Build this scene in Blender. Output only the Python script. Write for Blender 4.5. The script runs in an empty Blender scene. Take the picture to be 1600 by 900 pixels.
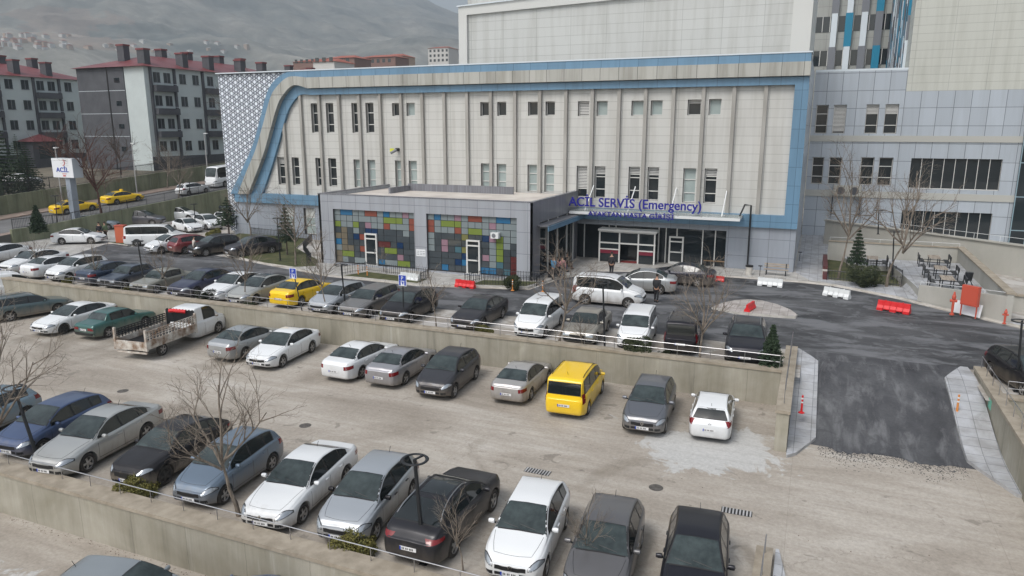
import bpy, bmesh, math, random
import numpy as np
from mathutils import Vector, Matrix, noise
from mathutils.bvhtree import BVHTree
R = math.radians
scene = bpy.context.scene
COL = scene.collection

# ---------------------------------------------------------------- camera
F = 1130.0; PITCH = math.atan(250/F); YAW = math.atan(485/(F/math.cos(PITCH))); CH = 11.2
cd = bpy.data.cameras.new('camera'); cam = bpy.data.objects.new('camera', cd); COL.objects.link(cam)
cam.location = (0, 0, CH)
cam.rotation_euler = (math.pi/2-PITCH, 0, YAW)
cd.sensor_width = 36; cd.lens = F/1600*36; cd.clip_start = .5; cd.clip_end = 30000
scene.camera = cam

# ---------------------------------------------------------------- light
SUN_EL, SUN_AZ = 52, 200       # azimuth clockwise from +Y
w = bpy.data.worlds.new('World'); scene.world = w; w.use_nodes = True
nt = w.node_tree; nt.nodes.clear()
sky = nt.nodes.new('ShaderNodeTexSky'); sky.sky_type = 'NISHITA'; sky.sun_disc = False
sky.sun_elevation = R(SUN_EL); sky.sun_rotation = R(SUN_AZ); sky.dust_density = 3; sky.air_density = 1.2
hs = nt.nodes.new('ShaderNodeHueSaturation'); hs.inputs['Saturation'].default_value = .42
bg = nt.nodes.new('ShaderNodeBackground'); bg.inputs[1].default_value = .12
wo = nt.nodes.new('ShaderNodeOutputWorld')
nt.links.new(sky.outputs[0], hs.inputs['Color']); nt.links.new(hs.outputs[0], bg.inputs[0]); nt.links.new(bg.outputs[0], wo.inputs[0])
sd = bpy.data.lights.new('sun', 'SUN'); sd.energy = .9; sd.angle = R(22); sd.color = (1, .97, .93)
so = bpy.data.objects.new('sun', sd); COL.objects.link(so)
a = R(SUN_AZ); e = R(SUN_EL)
sv = Vector((math.sin(a)*math.cos(e), math.cos(a)*math.cos(e), math.sin(e)))
so.rotation_euler = sv.to_track_quat('Z', 'Y').to_euler()
vs = scene.view_settings; vs.view_transform = 'Standard'; vs.look = 'None'; vs.gamma = 1; vs.exposure = 0.6
vs.use_curve_mapping = False

# ---------------------------------------------------------------- surveying: photo sight lines to points in the place
_fw = np.array([-math.sin(YAW)*math.cos(PITCH), math.cos(YAW)*math.cos(PITCH), -math.sin(PITCH)])
_rt = np.array([math.cos(YAW), math.sin(YAW), 0]); _up = np.cross(_rt, _fw)
def sight(x, y): return _fw+_rt*(x-800)/F-_up*(y-450)/F
def G(x, y, z=0):
    d = sight(x, y); p = np.array([0, 0, CH])+d*((z-CH)/d[2]); return Vector(p)
def atY(x, y, Y): d = sight(x, y); return Vector(np.array([0, 0, CH])+d*(Y/d[1]))
def atX(x, y, X): d = sight(x, y); return Vector(np.array([0, 0, CH])+d*(X/d[0]))

# ---------------------------------------------------------------- materials
def newmat(name):
    m = bpy.data.materials.new(name); m.use_nodes = True
    n = m.node_tree; b = n.nodes['Principled BSDF']; return m, n, b
def mat(name, col, rough=.6, metal=0, coat=0, spec=None, emit=None):
    m, n, b = newmat(name)
    b.inputs['Base Color'].default_value = (*col, 1); b.inputs['Roughness'].default_value = rough
    b.inputs['Metallic'].default_value = metal; b.inputs['Coat Weight'].default_value = coat
    if spec is not None: b.inputs['Specular IOR Level'].default_value = spec
    return m
def nd(n, t, **kw):
    x = n.nodes.new(t)
    for k, v in kw.items():
        if k in x.inputs.keys(): x.inputs[k].default_value = v
        else: setattr(x, k, v)
    return x
def coords(n, src, scale=(1, 1, 1), rot=(0, 0, 0), loc=(0, 0, 0)):
    if src == 'world': g = n.nodes.new('ShaderNodeNewGeometry').outputs['Position']
    else: g = n.nodes.new('ShaderNodeTexCoord').outputs['Object']
    mp = nd(n, 'ShaderNodeMapping'); mp.inputs['Scale'].default_value = scale; mp.inputs['Rotation'].default_value = rot; mp.inputs['Location'].default_value = loc
    n.links.new(g, mp.inputs[0]); return mp.outputs[0]
def ramp(n, fac, stops):
    r = n.nodes.new('ShaderNodeValToRGB'); cr = r.color_ramp
    while len(cr.elements) < len(stops): cr.elements.new(.5)
    for el, (p, c) in zip(cr.elements, stops):
        el.position = p; el.color = (*c, 1) if len(c) == 3 else c
    n.links.new(fac, r.inputs[0]); return r.outputs[0]
def noi(n, vec, scale, detail=5, rough=.55, dist=0):
    x = nd(n, 'ShaderNodeTexNoise', Scale=scale, Detail=detail, Roughness=rough, Distortion=dist)
    n.links.new(vec, x.inputs['Vector']); return x.outputs['Fac']
def mix(n, fac, a, b, mode='MIX'):
    x = n.nodes.new('ShaderNodeMix'); x.data_type = 'RGBA'; x.blend_type = mode
    for i, v in ((0, fac), (6, a), (7, b)):
        if hasattr(v, 'default_value') or hasattr(v, 'is_linked'): n.links.new(v, x.inputs[i])
        else: x.inputs[i].default_value = v if i == 0 else (*v, 1)
    return x.outputs[2]
def math_(n, op, a, b=None, c=None):
    x = nd(n, 'ShaderNodeMath', operation=op)
    for i, v in enumerate((a, b, c)):
        if v is None: continue
        if isinstance(v, (int, float)): x.inputs[i].default_value = v
        else: n.links.new(v, x.inputs[i])
    return x.outputs[0]
def bump(n, b, fac, s=.2, d=.02):
    x = nd(n, 'ShaderNodeBump', Strength=s, Distance=d); n.links.new(fac, x.inputs['Height']); n.links.new(x.outputs[0], b.inputs['Normal'])

def ground_mat(name, c1, c2, c3, sc=(1, 1, 1), scale=.35, fine=6, rough=.85, streak=None, patch=None):
    m, n, b = newmat(name)
    v = coords(n, 'world', sc)
    f = noi(n, v, scale, 7, .62, .6)
    c = ramp(n, f, [(.34, c1), (.5, c2), (.66, c3)])
    v2 = coords(n, 'world')
    g = noi(n, v2, fine, 6, .7)
    c = mix(n, .55, c, ramp(n, g, [(.3, (.55,)*3), (.7, (1.15,)*3)]), 'MULTIPLY')
    if streak:
        vs_ = coords(n, 'world', streak[0]); s = noi(n, vs_, streak[1], 5, .65, .3)
        c = mix(n, ramp(n, s, [(streak[2], (0,)*3), (streak[3], (streak[5],)*3)]), c, streak[4])
    if patch:
        s = noi(n, v2, patch[0], 6, .6, .8)
        c = mix(n, ramp(n, s, [(patch[1], (0,)*3), (patch[2], (patch[4],)*3)]), c, patch[3])
    n.links.new(c, b.inputs['Base Color']); b.inputs['Roughness'].default_value = rough
    bump(n, b, g, .25, .02)
    return m
def lot_mat(name, pale):
    m, n, b = newmat(name)
    v = coords(n, 'world', (.45, 1, 1)); v2 = coords(n, 'world')
    f = noi(n, v, .32, 8, .62, .8)
    c = ramp(n, f, [(.3, (.27, .237, .198)), (.46, (.375, .338, .29)), (.62, (.46, .425, .375)), (.74, (.52, .49, .45))])
    tr = noi(n, coords(n, 'world', (.16, 2.2, 1)), .9, 6, .7, .5)       # wheel tracks run along the aisle
    c = mix(n, ramp(n, tr, [(.42, (0,)*3), (.62, (.32,)*3)]), c, (.27, .235, .195))
    wet = noi(n, v2, .16, 6, .6, 1.0)
    c = mix(n, ramp(n, wet, [(.56, (0,)*3), (.66, (.55,)*3)]), c, (.185, .155, .115))
    wh = noi(n, v2, .45, 9, .68, .5)
    sp = n.nodes.new('ShaderNodeSeparateXYZ'); n.links.new(v2, sp.inputs[0])
    # bare pale concrete swept clean near x0,y0
    cx, cy, rx, ry = pale
    dx = math_(n, 'DIVIDE', math_(n, 'SUBTRACT', sp.outputs[0], cx), rx); dy = math_(n, 'DIVIDE', math_(n, 'SUBTRACT', sp.outputs[1], cy), ry)
    d2 = math_(n, 'SQRT', math_(n, 'ADD', math_(n, 'MULTIPLY', dx, dx), math_(n, 'MULTIPLY', dy, dy)))
    k = math_(n, 'ADD', math_(n, 'MULTIPLY', math_(n, 'SUBTRACT', 1.0, d2), .34), wh)
    c = mix(n, ramp(n, k, [(.615, (0,)*3), (.66, (.8,)*3)]), c, (.52, .525, .515))
    g = noi(n, v2, 9, 6, .7)
    c = mix(n, .6, c, ramp(n, g, [(.3, (.62,)*3), (.7, (1.12,)*3)]), 'MULTIPLY')
    sp2 = noi(n, v2, 1.7, 3, .5, 1.5)
    c = mix(n, ramp(n, sp2, [(.735, (0,)*3), (.76, (.5,)*3)]), c, (.10, .09, .075))
    vo = nd(n, 'ShaderNodeTexVoronoi', Scale=.16); vo.feature = 'DISTANCE_TO_EDGE'
    wv = n.nodes.new('ShaderNodeVectorMath'); wv.operation = 'ADD'; nz = nd(n, 'ShaderNodeTexNoise', Scale=1.3, Detail=6, Roughness=.7); n.links.new(v2, nz.inputs['Vector'])
    n.links.new(v2, wv.inputs[0]); n.links.new(nz.outputs['Color'], wv.inputs[1]); n.links.new(wv.outputs[0], vo.inputs['Vector'])
    ck = math_(n, 'MULTIPLY', math_(n, 'LESS_THAN', vo.outputs['Distance'], .0035), math_(n, 'GREATER_THAN', noi(n, v2, .35, 3), .56))
    c = mix(n, math_(n, 'MULTIPLY', ck, .30), c, (.14, .12, .10))
    oil = noi(n, v2, .95, 4, .55, .6)
    c = mix(n, ramp(n, oil, [(.655, (0,)*3), (.70, (.5,)*3)]), c, (.13, .115, .095))
    tyr = nd(n, 'ShaderNodeTexWave', Scale=.42, Distortion=7.0, Detail=3.0); tyr.inputs['Detail Scale'].default_value = .35; tyr.bands_direction = 'Y'; n.links.new(coords(n, 'world', (.35, 1, 1)), tyr.inputs['Vector'])
    c = mix(n, ramp(n, tyr.outputs['Fac'], [(.86, (0,)*3), (.97, (.09,)*3)]), c, (.20, .175, .145))
    # saw-cut joints of the slab, every 6 m
    br = nd(n, 'ShaderNodeTexBrick', Scale=1.0); br.offset = 0; br.inputs['Mortar Size'].default_value = .012; br.inputs['Brick Width'].default_value = 6.2; br.inputs['Row Height'].default_value = 6.1
    n.links.new(v2, br.inputs['Vector'])
    c = mix(n, math_(n, 'MULTIPLY', br.outputs['Fac'], .25), c, (.16, .14, .12))
    n.links.new(c, b.inputs['Base Color'])
    n.links.new(ramp(n, wet, [(.52, (.9,)*3), (.7, (.55,)*3)]), b.inputs['Roughness'])
    bump(n, b, g, .25, .02)
    return m
def concrete_wall(name, c1, c2):
    m, n, b = newmat(name)
    v = coords(n, 'world', (1, 1, .10)); s = noi(n, v, 1.1, 7, .65, .25)
    c = ramp(n, s, [(.27, tuple(x*.66 for x in c1)), (.42, c1), (.6, c2), (.76, tuple(x*1.28 for x in c2))])
    g = noi(n, coords(n, 'world'), .5, 5, .6, .5)
    c = mix(n, .7, c, ramp(n, g, [(.3, (.67, .66, .57)), (.7, (1.12,)*3)]), 'MULTIPLY')
    sp = n.nodes.new('ShaderNodeSeparateXYZ'); n.links.new(coords(n, 'world'), sp.inputs[0])
    wob = math_(n, 'MULTIPLY', noi(n, coords(n, 'world'), 2.5, 3), .10)
    u = math_(n, 'FRACT', math_(n, 'ADD', math_(n, 'DIVIDE', math_(n, 'ADD', math_(n, 'ADD', sp.outputs[0], sp.outputs[1]), wob), 2.44), 100))
    c = mix(n, math_(n, 'MULTIPLY', math_(n, 'LESS_THAN', u, .010), .45), c, (.09, .085, .065))
    run = noi(n, coords(n, 'world', (1, 1, .05)), 2.6, 6, .7, .2)      # pale lime runs and dark damp streaks
    c = mix(n, ramp(n, run, [(.60, (0,)*3), (.70, (.35,)*3)]), c, (.46, .45, .41))
    c = mix(n, ramp(n, run, [(.28, (.4,)*3), (.38, (0,)*3)]), c, (.13, .12, .08))
    n.links.new(c, b.inputs['Base Color']); b.inputs['Roughness'].default_value = .85
    bump(n, b, noi(n, coords(n, 'world'), 8, 4), .15, .01)
    return m
def cladding(name, col, w_, h_, vary=.06, gap=(.35,)*3, mort=.018, axis='xz', rough=.45, dirt=.25, off=0, shift=(0, 0)):
    m, n, b = newmat(name)
    g = n.nodes.new('ShaderNodeNewGeometry'); sp = n.nodes.new('ShaderNodeSeparateXYZ'); n.links.new(g.outputs['Position'], sp.inputs[0])
    cb = n.nodes.new('ShaderNodeCombineXYZ')
    i = {'x': 0, 'y': 1, 'z': 2}
    if axis == 'auto':      # pick x or y by the face normal
        sn = n.nodes.new('ShaderNodeSeparateXYZ'); n.links.new(g.outputs['True Normal'], sn.inputs[0])
        ax = math_(n, 'GREATER_THAN', math_(n, 'ABSOLUTE', sn.outputs[0]), .7)
        u = math_(n, 'ADD', math_(n, 'MULTIPLY', sp.outputs[1], ax), math_(n, 'MULTIPLY', sp.outputs[0], math_(n, 'SUBTRACT', 1.0, ax)))
    else: u = sp.outputs[i[axis[0]]]
    n.links.new(math_(n, 'ADD', u, 200+shift[0]), cb.inputs[0]); n.links.new(math_(n, 'ADD', sp.outputs[2], 40+shift[1]), cb.inputs[1])
    br = nd(n, 'ShaderNodeTexBrick', Scale=1.0); br.offset = off
    br.inputs['Brick Width'].default_value = w_; br.inputs['Row Height'].default_value = h_; br.inputs['Mortar Size'].default_value = mort; br.inputs['Mortar Smooth'].default_value = .3
    br.inputs['Color1'].default_value = (*col, 1); br.inputs['Color2'].default_value = (*[x*(1-vary*2) for x in col], 1)
    br.inputs['Mortar'].default_value = (*[x*gap[0] for x in col], 1)
    n.links.new(cb.outputs[0], br.inputs['Vector'])
    v = coords(n, 'world', (1, 1, .07)); s = noi(n, v, 1.6, 5, .6)
    c = mix(n, dirt, br.outputs['Color'], ramp(n, s, [(.35, (.62, .60, .56)), (.55, (1.02,)*3)]), 'MULTIPLY')
    n.links.new(c, b.inputs['Base Color']); b.inputs['Roughness'].default_value = rough
    return m
def noisy(name, c1, c2, scale=3, rough=.7, src='object', sc=(1, 1, 1), metal=0):
    m, n, b = newmat(name); f = noi(n, coords(n, src, sc), scale, 5, .6)
    n.links.new(ramp(n, f, [(.35, c1), (.65, c2)]), b.inputs['Base Color']); b.inputs['Roughness'].default_value = rough; b.inputs['Metallic'].default_value = metal
    return m
def pavers(name, c, w_, h_, vary=.1):
    m, n, b = newmat(name); v = coords(n, 'world')
    br = nd(n, 'ShaderNodeTexBrick', Scale=1.0); br.offset = 0
    br.inputs['Brick Width'].default_value = w_; br.inputs['Row Height'].default_value = h_; br.inputs['Mortar Size'].default_value = .014
    br.inputs['Color1'].default_value = (*c, 1); br.inputs['Color2'].default_value = (*[x*(1-vary*2) for x in c], 1); br.inputs['Mortar'].default_value = (*[x*.5 for x in c], 1)
    n.links.new(v, br.inputs['Vector'])
    f = noi(n, v, 1.2, 7, .65, .4)
    cc = mix(n, .8, br.outputs['Color'], ramp(n, f, [(.35, (.66, .64, .6)), (.62, (1.05,)*3)]), 'MULTIPLY')
    n.links.new(cc, b.inputs['Base Color']); b.inputs['Roughness'].default_value = .75
    return m
_paint = {}
def paint(col, metal=0.0, dirt=.5):
    k = (col, metal, dirt)
    if k in _paint: return _paint[k]
    m, n, b = newmat('car_paint')
    v = coords(n, 'object'); sp = n.nodes.new('ShaderNodeSeparateXYZ'); n.links.new(v, sp.inputs[0])
    f = noi(n, coords(n, 'object', (1, 1, .5)), 3.2, 6, .65)
    h = math_(n, 'SUBTRACT', 1.0, math_(n, 'DIVIDE', sp.outputs[2], .95))          # road spray on the lower body
    d = math_(n, 'MULTIPLY', math_(n, 'ADD', math_(n, 'MULTIPLY', h, 1.25), math_(n, 'SUBTRACT', f, .72)), dirt*1.6)
    d.node.use_clamp = True
    dust = math_(n, 'MULTIPLY', noi(n, v, 1.4, 7, .7), .035+.10*dirt if max(col) > .1 else .02+.05*dirt)
    d = math_(n, 'ADD', d, dust)
    d.node.use_clamp = True
    c = mix(n, d, col, (.24, .205, .165))
    n.links.new(c, b.inputs['Base Color']); b.inputs['Metallic'].default_value = metal
    r = math_(n, 'ADD', math_(n, 'MULTIPLY', d, .5), .27); n.links.new(r, b.inputs['Roughness'])
    b.inputs['Coat Weight'].default_value = .6; b.inputs['Coat Roughness'].default_value = .07
    dk_ = max(col) < .06
    b.inputs['Coat Weight'].default_value = .22 if dk_ else .5; b.inputs['Specular IOR Level'].default_value = .25 if dk_ else .5
    _paint[k] = m; return m

M = {}
M['glass'] = mat('car_glass', (.012, .016, .017), .06, 0, .3)
M['shield'] = noisy('windscreen_glass', (.018, .026, .027), (.055, .072, .072), 1.6, .05)
M['black'] = mat('black_plastic', (.012, .012, .013), .5)
M['tyre'] = noisy('tyre_rubber', (.018, .017, .016), (.06, .052, .044), 6, .9)
M['rim'] = noisy('alloy_rim', (.22, .21, .2), (.42, .41, .40), 8, .4, metal=.5)
M['rimdark'] = mat('dark_alloy', (.05, .05, .052), .35, .5)
M['chrome'] = mat('chrome', (.7, .7, .7), .15, 1)
M['lamp'] = mat('headlamp_glass', (.33, .36, .39), .12, .5, 1)
M['tail'] = mat('tail_lamp', (.17, .006, .009), .2, 0, .3)
M['plate'] = mat('plate_white', (.7, .7, .7), .4)
M['ink'] = mat('plate_ink', (.02, .02, .02), .5)
M['plateblue'] = mat('plate_blue', (.01, .05, .4), .4)
M['steel'] = mat('stainless_steel', (.42, .42, .43), .3, .9)
M['darkmetal'] = mat('dark_painted_metal', (.018, .02, .023), .45, .2)
M['beige'] = cladding('beige_cladding', (.53, .53, .505), 2.28, .685, .025, (.6,), .016, 'xz', .5, .32, shift=(.0, .1))
M['beigeup'] = cladding('upper_beige_cladding', (.50, .515, .50), 3.25, .80, .025, (.62,), .018, 'auto', .5, .35)
M['fin'] = noisy('fin_beige', (.28, .27, .245), (.37, .36, .335), 1.4, .6, 'world', (1, 1, .15))
M['blue'] = cladding('blue_panel', (.135, .255, .375), 1.55, 1.42, .05, (.5,), .022, 'auto', .35, .3)
M['cream'] = cladding('cream_band', (.42, .42, .385), 1.55, 3.2, .07, (.35,), .03, 'auto', .5, .75)
M['grey'] = cladding('grey_composite_panel', (.30, .33, .375), 1.55, 1.42, .05, (.45,), .018, 'auto', .32, .25)
M['annexgrey'] = cladding('annex_panel', (.345, .365, .40), 1.36, 1.62, .03, (.45,), .018, 'auto', .32, .25, shift=(.2, 0.05))
M['ribgrey'] = cladding('ribbed_grey_sheet', (.22, .225, .25), .16, 30, .12, (.5,), .02, 'auto', .35, .3)
M['wing'] = cladding('wing_panel', (.41, .455, .505), 1.42, 1.72, .06, (.35,), .03, 'auto', .3, .2, shift=(.1, .2))
M['wingstrip'] = mat('wing_strip', (.40, .40, .37), .6)
M['winglass'] = mat('window_glass', (.018, .024, .028), .04, 0, .3)
M['winpale'] = noisy('window_blind_behind_glass', (.30, .36, .355), (.36, .42, .41), .8, .25, 'world')
M['frame'] = mat('white_window_frame', (.62, .62, .60), .4)
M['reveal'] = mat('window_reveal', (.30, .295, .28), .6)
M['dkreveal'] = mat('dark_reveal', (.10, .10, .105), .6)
M['roofw'] = noisy('roof_membrane', (.46, .42, .38), (.60, .56, .51), .5, .8, 'world')
M['roofgrey'] = noisy('roof_grey', (.2, .2, .2), (.3, .3, .3), .5, .8, 'world')
M['conc'] = concrete_wall('retaining_wall_concrete', (.285, .268, .222), (.345, .325, .275))
M['cap'] = noisy('wall_cap_stone', (.25, .215, .165), (.36, .315, .25), 2, .8, 'world')
M['greenwall'] = concrete_wall('green_grey_render', (.16, .175, .115), (.225, .24, .165))
M['podium'] = noisy('podium_render', (.35, .345, .31), (.42, .41, .375), .5, .8, 'world', (1, 1, .4))
M['lot'] = lot_mat('lot_surface', (-3.4, 28.0, 4.6, 3.2))
M['lotlow'] = lot_mat('lower_lot_surface', (-27, 12, 7, 2.2))
M['lotup'] = ground_mat('upper_bay_surface', (.24, .21, .18), (.36, .33, .29), (.46, .44, .41), (.6, 1, 1), .4, 7, .85, patch=(.5, .5, .56, (.50, .49, .47), .7))
M['asphalt'] = ground_mat('street_asphalt', (.028, .029, .032), (.060, .062, .066), (.105, .107, .112), (.5, 1, 1), .35, 5, .8, streak=((.38, 1.0, 1), .55, .5, .60, (.165, .17, .18), .7), patch=(.9, .56, .62, (.14, .143, .15), .6))
M['ramp'] = ground_mat('ramp_asphalt', (.034, .035, .040), (.064, .066, .072), (.105, .108, .114), (1, .5, 1), .5, 11, .8, streak=((1.0, .16, 1), 1.5, .50, .66, (.17, .173, .18), .65), patch=(1.3, .55, .62, (.045, .047, .05), .5))
M['road'] = ground_mat('road_asphalt', (.09, .09, .09), (.14, .14, .14), (.19, .19, .19), (1, .3, 1), .3, 5)
M['earth'] = ground_mat('dry_earth', (.10, .09, .065), (.17, .15, .11), (.24, .21, .17), (1, 1, 1), .2, 3)
M['grass'] = ground_mat('lawn_grass', (.035, .045, .013), (.062, .070, .022), (.10, .095, .04), (1, 1, 1), 1.2, 14, .95)
M['pave'] = pavers('pale_pavers', (.44, .455, .48), .62, .62)
M['pavewarm'] = pavers('warm_pavers', (.45, .42, .40), .5, .5)
M['pavered'] = pavers('pinkish_footpath', (.32, .25, .21), .5, .5)
M['patio'] = pavers('patio_pavers', (.47, .46, .44), .8, .8)
M['kerb'] = noisy('kerb_stone', (.40, .38, .34), (.55, .53, .49), 2, .8, 'world')
M['kerbgrey'] = noisy('grey_kerb', (.30, .30, .30), (.42, .42, .42), 2, .8, 'world')
M['redroof'] = noisy('red_metal_roof', (.13, .028, .032), (.20, .060, .062), .5, .45, 'world')
M['aptwhite'] = noisy('pale_render', (.45, .50, .50), (.50, .555, .55), .4, .8, 'world')
M['aptdark'] = noisy('dark_render', (.060, .063, .072), (.085, .088, .098), .5, .8, 'world')
M['bark'] = noisy('bark', (.10, .082, .065), (.25, .21, .17), 9, .9, sc=(1, 1, .3))
M['barkdark'] = noisy('dark_bark', (.045, .035, .03), (.11, .085, .07), 9, .9)
M['barkred'] = noisy('reddish_twigs', (.06, .03, .025), (.12, .06, .045), 9, .9)
M['needle'] = noisy('conifer_needles', (.012, .026, .012), (.035, .062, .028), 4, .8)
M['shrub'] = noisy('shrub_leaves', (.05, .055, .012), (.19, .17, .04), 5, .8)
M['shrubdark'] = noisy('dark_shrub_leaves', (.014, .024, .008), (.045, .055, .018), 5, .8)
M['red'] = mat('red_plastic', (.62, .018, .022), .4)
M['redpaint'] = mat('red_enamel', (.50, .085, .05), .45)
M['white'] = mat('white_plastic', (.66, .68, .68), .45)
M['orange'] = mat('orange_plastic', (.62, .24, .06), .5)
M['yellow'] = mat('yellow_plate', (.6, .62, .06), .5)
M['signblue'] = mat('sign_letter_blue', (.012, .010, .24), .4)
M['signred'] = mat('sign_red', (.55, .03, .03), .4)
M['signwhite'] = mat('sign_white', (.72, .74, .76), .4)
M['parkblue'] = mat('parking_sign_blue', (.015, .05, .38), .4)
M['wood'] = noisy('bench_wood', (.20, .12, .06), (.36, .24, .13), 6, .7, sc=(.2, 1, 1))
M['palewood'] = noisy('weathered_wood', (.24, .2, .16), (.40, .35, .29), 6, .8, sc=(.2, 1, 1))
M['skin'] = mat('skin', (.45, .26, .18), .6)
M['hair'] = mat('hair', (.02, .014, .01), .7)
M['teal'] = mat('teal_panel', (.01, .20, .33), .35)
M['fgrey'] = mat('grey_fin', (.17, .18, .20), .4)
M['fwhite'] = mat('white_fin', (.60, .66, .70), .4)
M['brick'] = noisy('maroon_tile', (.06, .015, .015), (.11, .03, .03), 3, .6)

# ---------------------------------------------------------------- mesh building
class MB:
    def __init__(s): s.v = []; s.f = []; s.m = []; s.cur = 0
    def add(s, vs_, fs): 
        o = len(s.v); s.v += [tuple(p) for p in vs_]; s.f += [tuple(i+o for i in f) for f in fs]; s.m += [s.cur]*len(fs)
    def box(s, x0, x1, y0, y1, z0, z1, mi=None):
        if mi is not None: s.cur = mi
        s.add([(x, y, z) for x in (x0, x1) for y in (y0, y1) for z in (z0, z1)],
              [(0, 1, 3, 2), (4, 6, 7, 5), (0, 4, 5, 1), (2, 3, 7, 6), (0, 2, 6, 4), (1, 5, 7, 3)])
    def quad(s, *p): s.add(p, [tuple(range(len(p)))])
    def beam(s, a, b, w_, h_, up=(0, 0, 1)):
        a = Vector(a); b = Vector(b); d = (b-a).normalized(); u = Vector(up)
        if abs(d.dot(u)) > .98: u = Vector((1, 0, 0))
        r = d.cross(u).normalized()*w_/2; u = r.cross(d).normalized()*h_/2
        p = [a-r-u, a+r-u, a+r+u, a-r+u, b-r-u, b+r-u, b+r+u, b-r+u]
        s.add(p, [(3, 2, 1, 0), (4, 5, 6, 7), (0, 1, 5, 4), (1, 2, 6, 5), (2, 3, 7, 6), (3, 0, 4, 7)])
    def tube(s, path, rad, n=6, cap=True):
        path = [Vector(p) for p in path]
        if isinstance(rad, (int, float)): rad = [rad]*len(path)
        o = len(s.v); vs_ = []; fs = []
        for i, p in enumerate(path):
            d = (path[min(i+1, len(path)-1)]-path[max(i-1, 0)]).normalized()
            u = Vector((0, 0, 1)) if abs(d.z) < .95 else Vector((1, 0, 0))
            a = d.cross(u).normalized(); b_ = a.cross(d)
            for k in range(n):
                t = 2*math.pi*k/n; vs_.append(p+(a*math.cos(t)+b_*math.sin(t))*rad[i])
        for i in range(len(path)-1):
            for k in range(n):
                fs.append((i*n+k, i*n+(k+1) % n, (i+1)*n+(k+1) % n, (i+1)*n+k))
        if cap: fs += [tuple(range(n)), tuple(reversed(range((len(path)-1)*n, len(path)*n)))]
        s.add(vs_, fs)
    def lathe(s, prof, n=24, axis='z', c=(0, 0, 0)):
        vs_ = []; fs = []
        for r_, h in prof:
            for k in range(n):
                t = 2*math.pi*k/n; x, y = r_*math.cos(t), r_*math.sin(t)
                p = (x, y, h) if axis == 'z' else (x, h, y)
                vs_.append((p[0]+c[0], p[1]+c[1], p[2]+c[2]))
        for i in range(len(prof)-1):
            for k in range(n): fs.append((i*n+k, i*n+(k+1) % n, (i+1)*n+(k+1) % n, (i+1)*n+k))
        s.add(vs_, fs)
    def prism(s, poly, z0, z1):     # polygon in plan, extruded upward
        n = len(poly)
        s.add([(p[0], p[1], z0) for p in poly]+[(p[0], p[1], z1) for p in poly],
              [tuple(reversed(range(n))), tuple(range(n, 2*n))]+[(i, (i+1) % n, n+(i+1) % n, n+i) for i in range(n)])
    def prismY(s, poly, y0, y1):    # polygon in x,z extruded along y
        n = len(poly)
        s.add([(p[0], y0, p[1]) for p in poly]+[(p[0], y1, p[1]) for p in poly],
              [tuple(range(n)), tuple(reversed(range(n, 2*n)))]+[(i, n+i, n+(i+1) % n, (i+1) % n) for i in range(n)])
    def build(s, name, mats, parent=None, smooth=False, sharp=35, recalc=True, loc=None):
        me = bpy.data.meshes.new(name); me.from_pydata(s.v, [], s.f)
        if not isinstance(mats, (list, tuple)): mats = [mats]
        for m_ in mats: me.materials.append(m_)
        me.polygons.foreach_set('material_index', s.m)
        if recalc or smooth:
            b = bmesh.new(); b.from_mesh(me)
            if recalc: bmesh.ops.recalc_face_normals(b, faces=b.faces)
            if smooth:
                for f in b.faces: f.smooth = True
                for e_ in b.edges: e_.smooth = (len(e_.link_faces) == 2 and e_.calc_face_angle(0) < R(sharp))
            b.to_mesh(me); b.free()
        o = bpy.data.objects.new(name, me); COL.objects.link(o)
        if parent is not None: o.parent = parent
        if loc is not None: o.location = loc
        return o
def tag(o, label=None, cat=None, group=None, kind=None):
    if label: o['label'] = label
    if cat: o['category'] = cat
    if group: o['group'] = group
    if kind: o['kind'] = kind
    return o
def thing(name, label, cat, loc=(0, 0, 0), rz=0, group=None, sc=1):
    o = bpy.data.objects.new(name, None); COL.objects.link(o); o.empty_display_size = .3
    o.location = loc; o.rotation_euler = (0, 0, rz); o.scale = (sc,)*3 if isinstance(sc, (int, float)) else sc
    return tag(o, label, cat, group)
KIDS = {}
def kids(o):
    return [c for c in bpy.data.objects if c.parent == o]
def snapshot(o):   # tree of a prototype, computed once
    return (o, [snapshot(c) for c in kids(o)])
def copy_tree(t, parent=None):
    c = t[0].copy(); COL.objects.link(c); c.parent = parent
    for k in t[1]: copy_tree(k, c)
    return c
def structure(o): o['kind'] = 'structure'; return o
# ================================================================ GROUND
def sheet(name, poly, z, m, hole=None):
    b = MB(); b.quad(*[(p[0], p[1], z) for p in poly]); o = b.build(name, m, recalc=False)
    return structure(o)
# terraces: bottom car park -2.8, middle car park -1.4, hospital level 0
sheet('lower_car_park', [(-160, -60), (60, -60), (60, 15.3), (-160, 15.3)], -2.8, M['lotlow'])
sheet('car_park', [(-160, 15.3), (60, 15.3), (60, 34.2), (-160, 34.2)], -1.4, M['lot'])
b = MB()   # hospital level in one mesh with the ramp mouth left open
RY0, RY1 = 30.0, 37.6
def ground_main():
    xs = [-73.4, 0.0, 7.3, 60, 400]; ys = [34.2, RY1, 140]
    for i in range(4):
        for j in range(2):
            if i == 1 and j == 0: continue
            b.quad((xs[i], ys[j], 0), (xs[i+1], ys[j], 0), (xs[i+1], ys[j+1], 0), (xs[i], ys[j+1], 0))
ground_main(); structure(b.build('ground', M['lotup'], recalc=False))
def hroad(Y): return max(0.0, min(9, 1.2+.065*(Y-52))) if Y > 40 else max(0, .42*(Y-34)/6)
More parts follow.
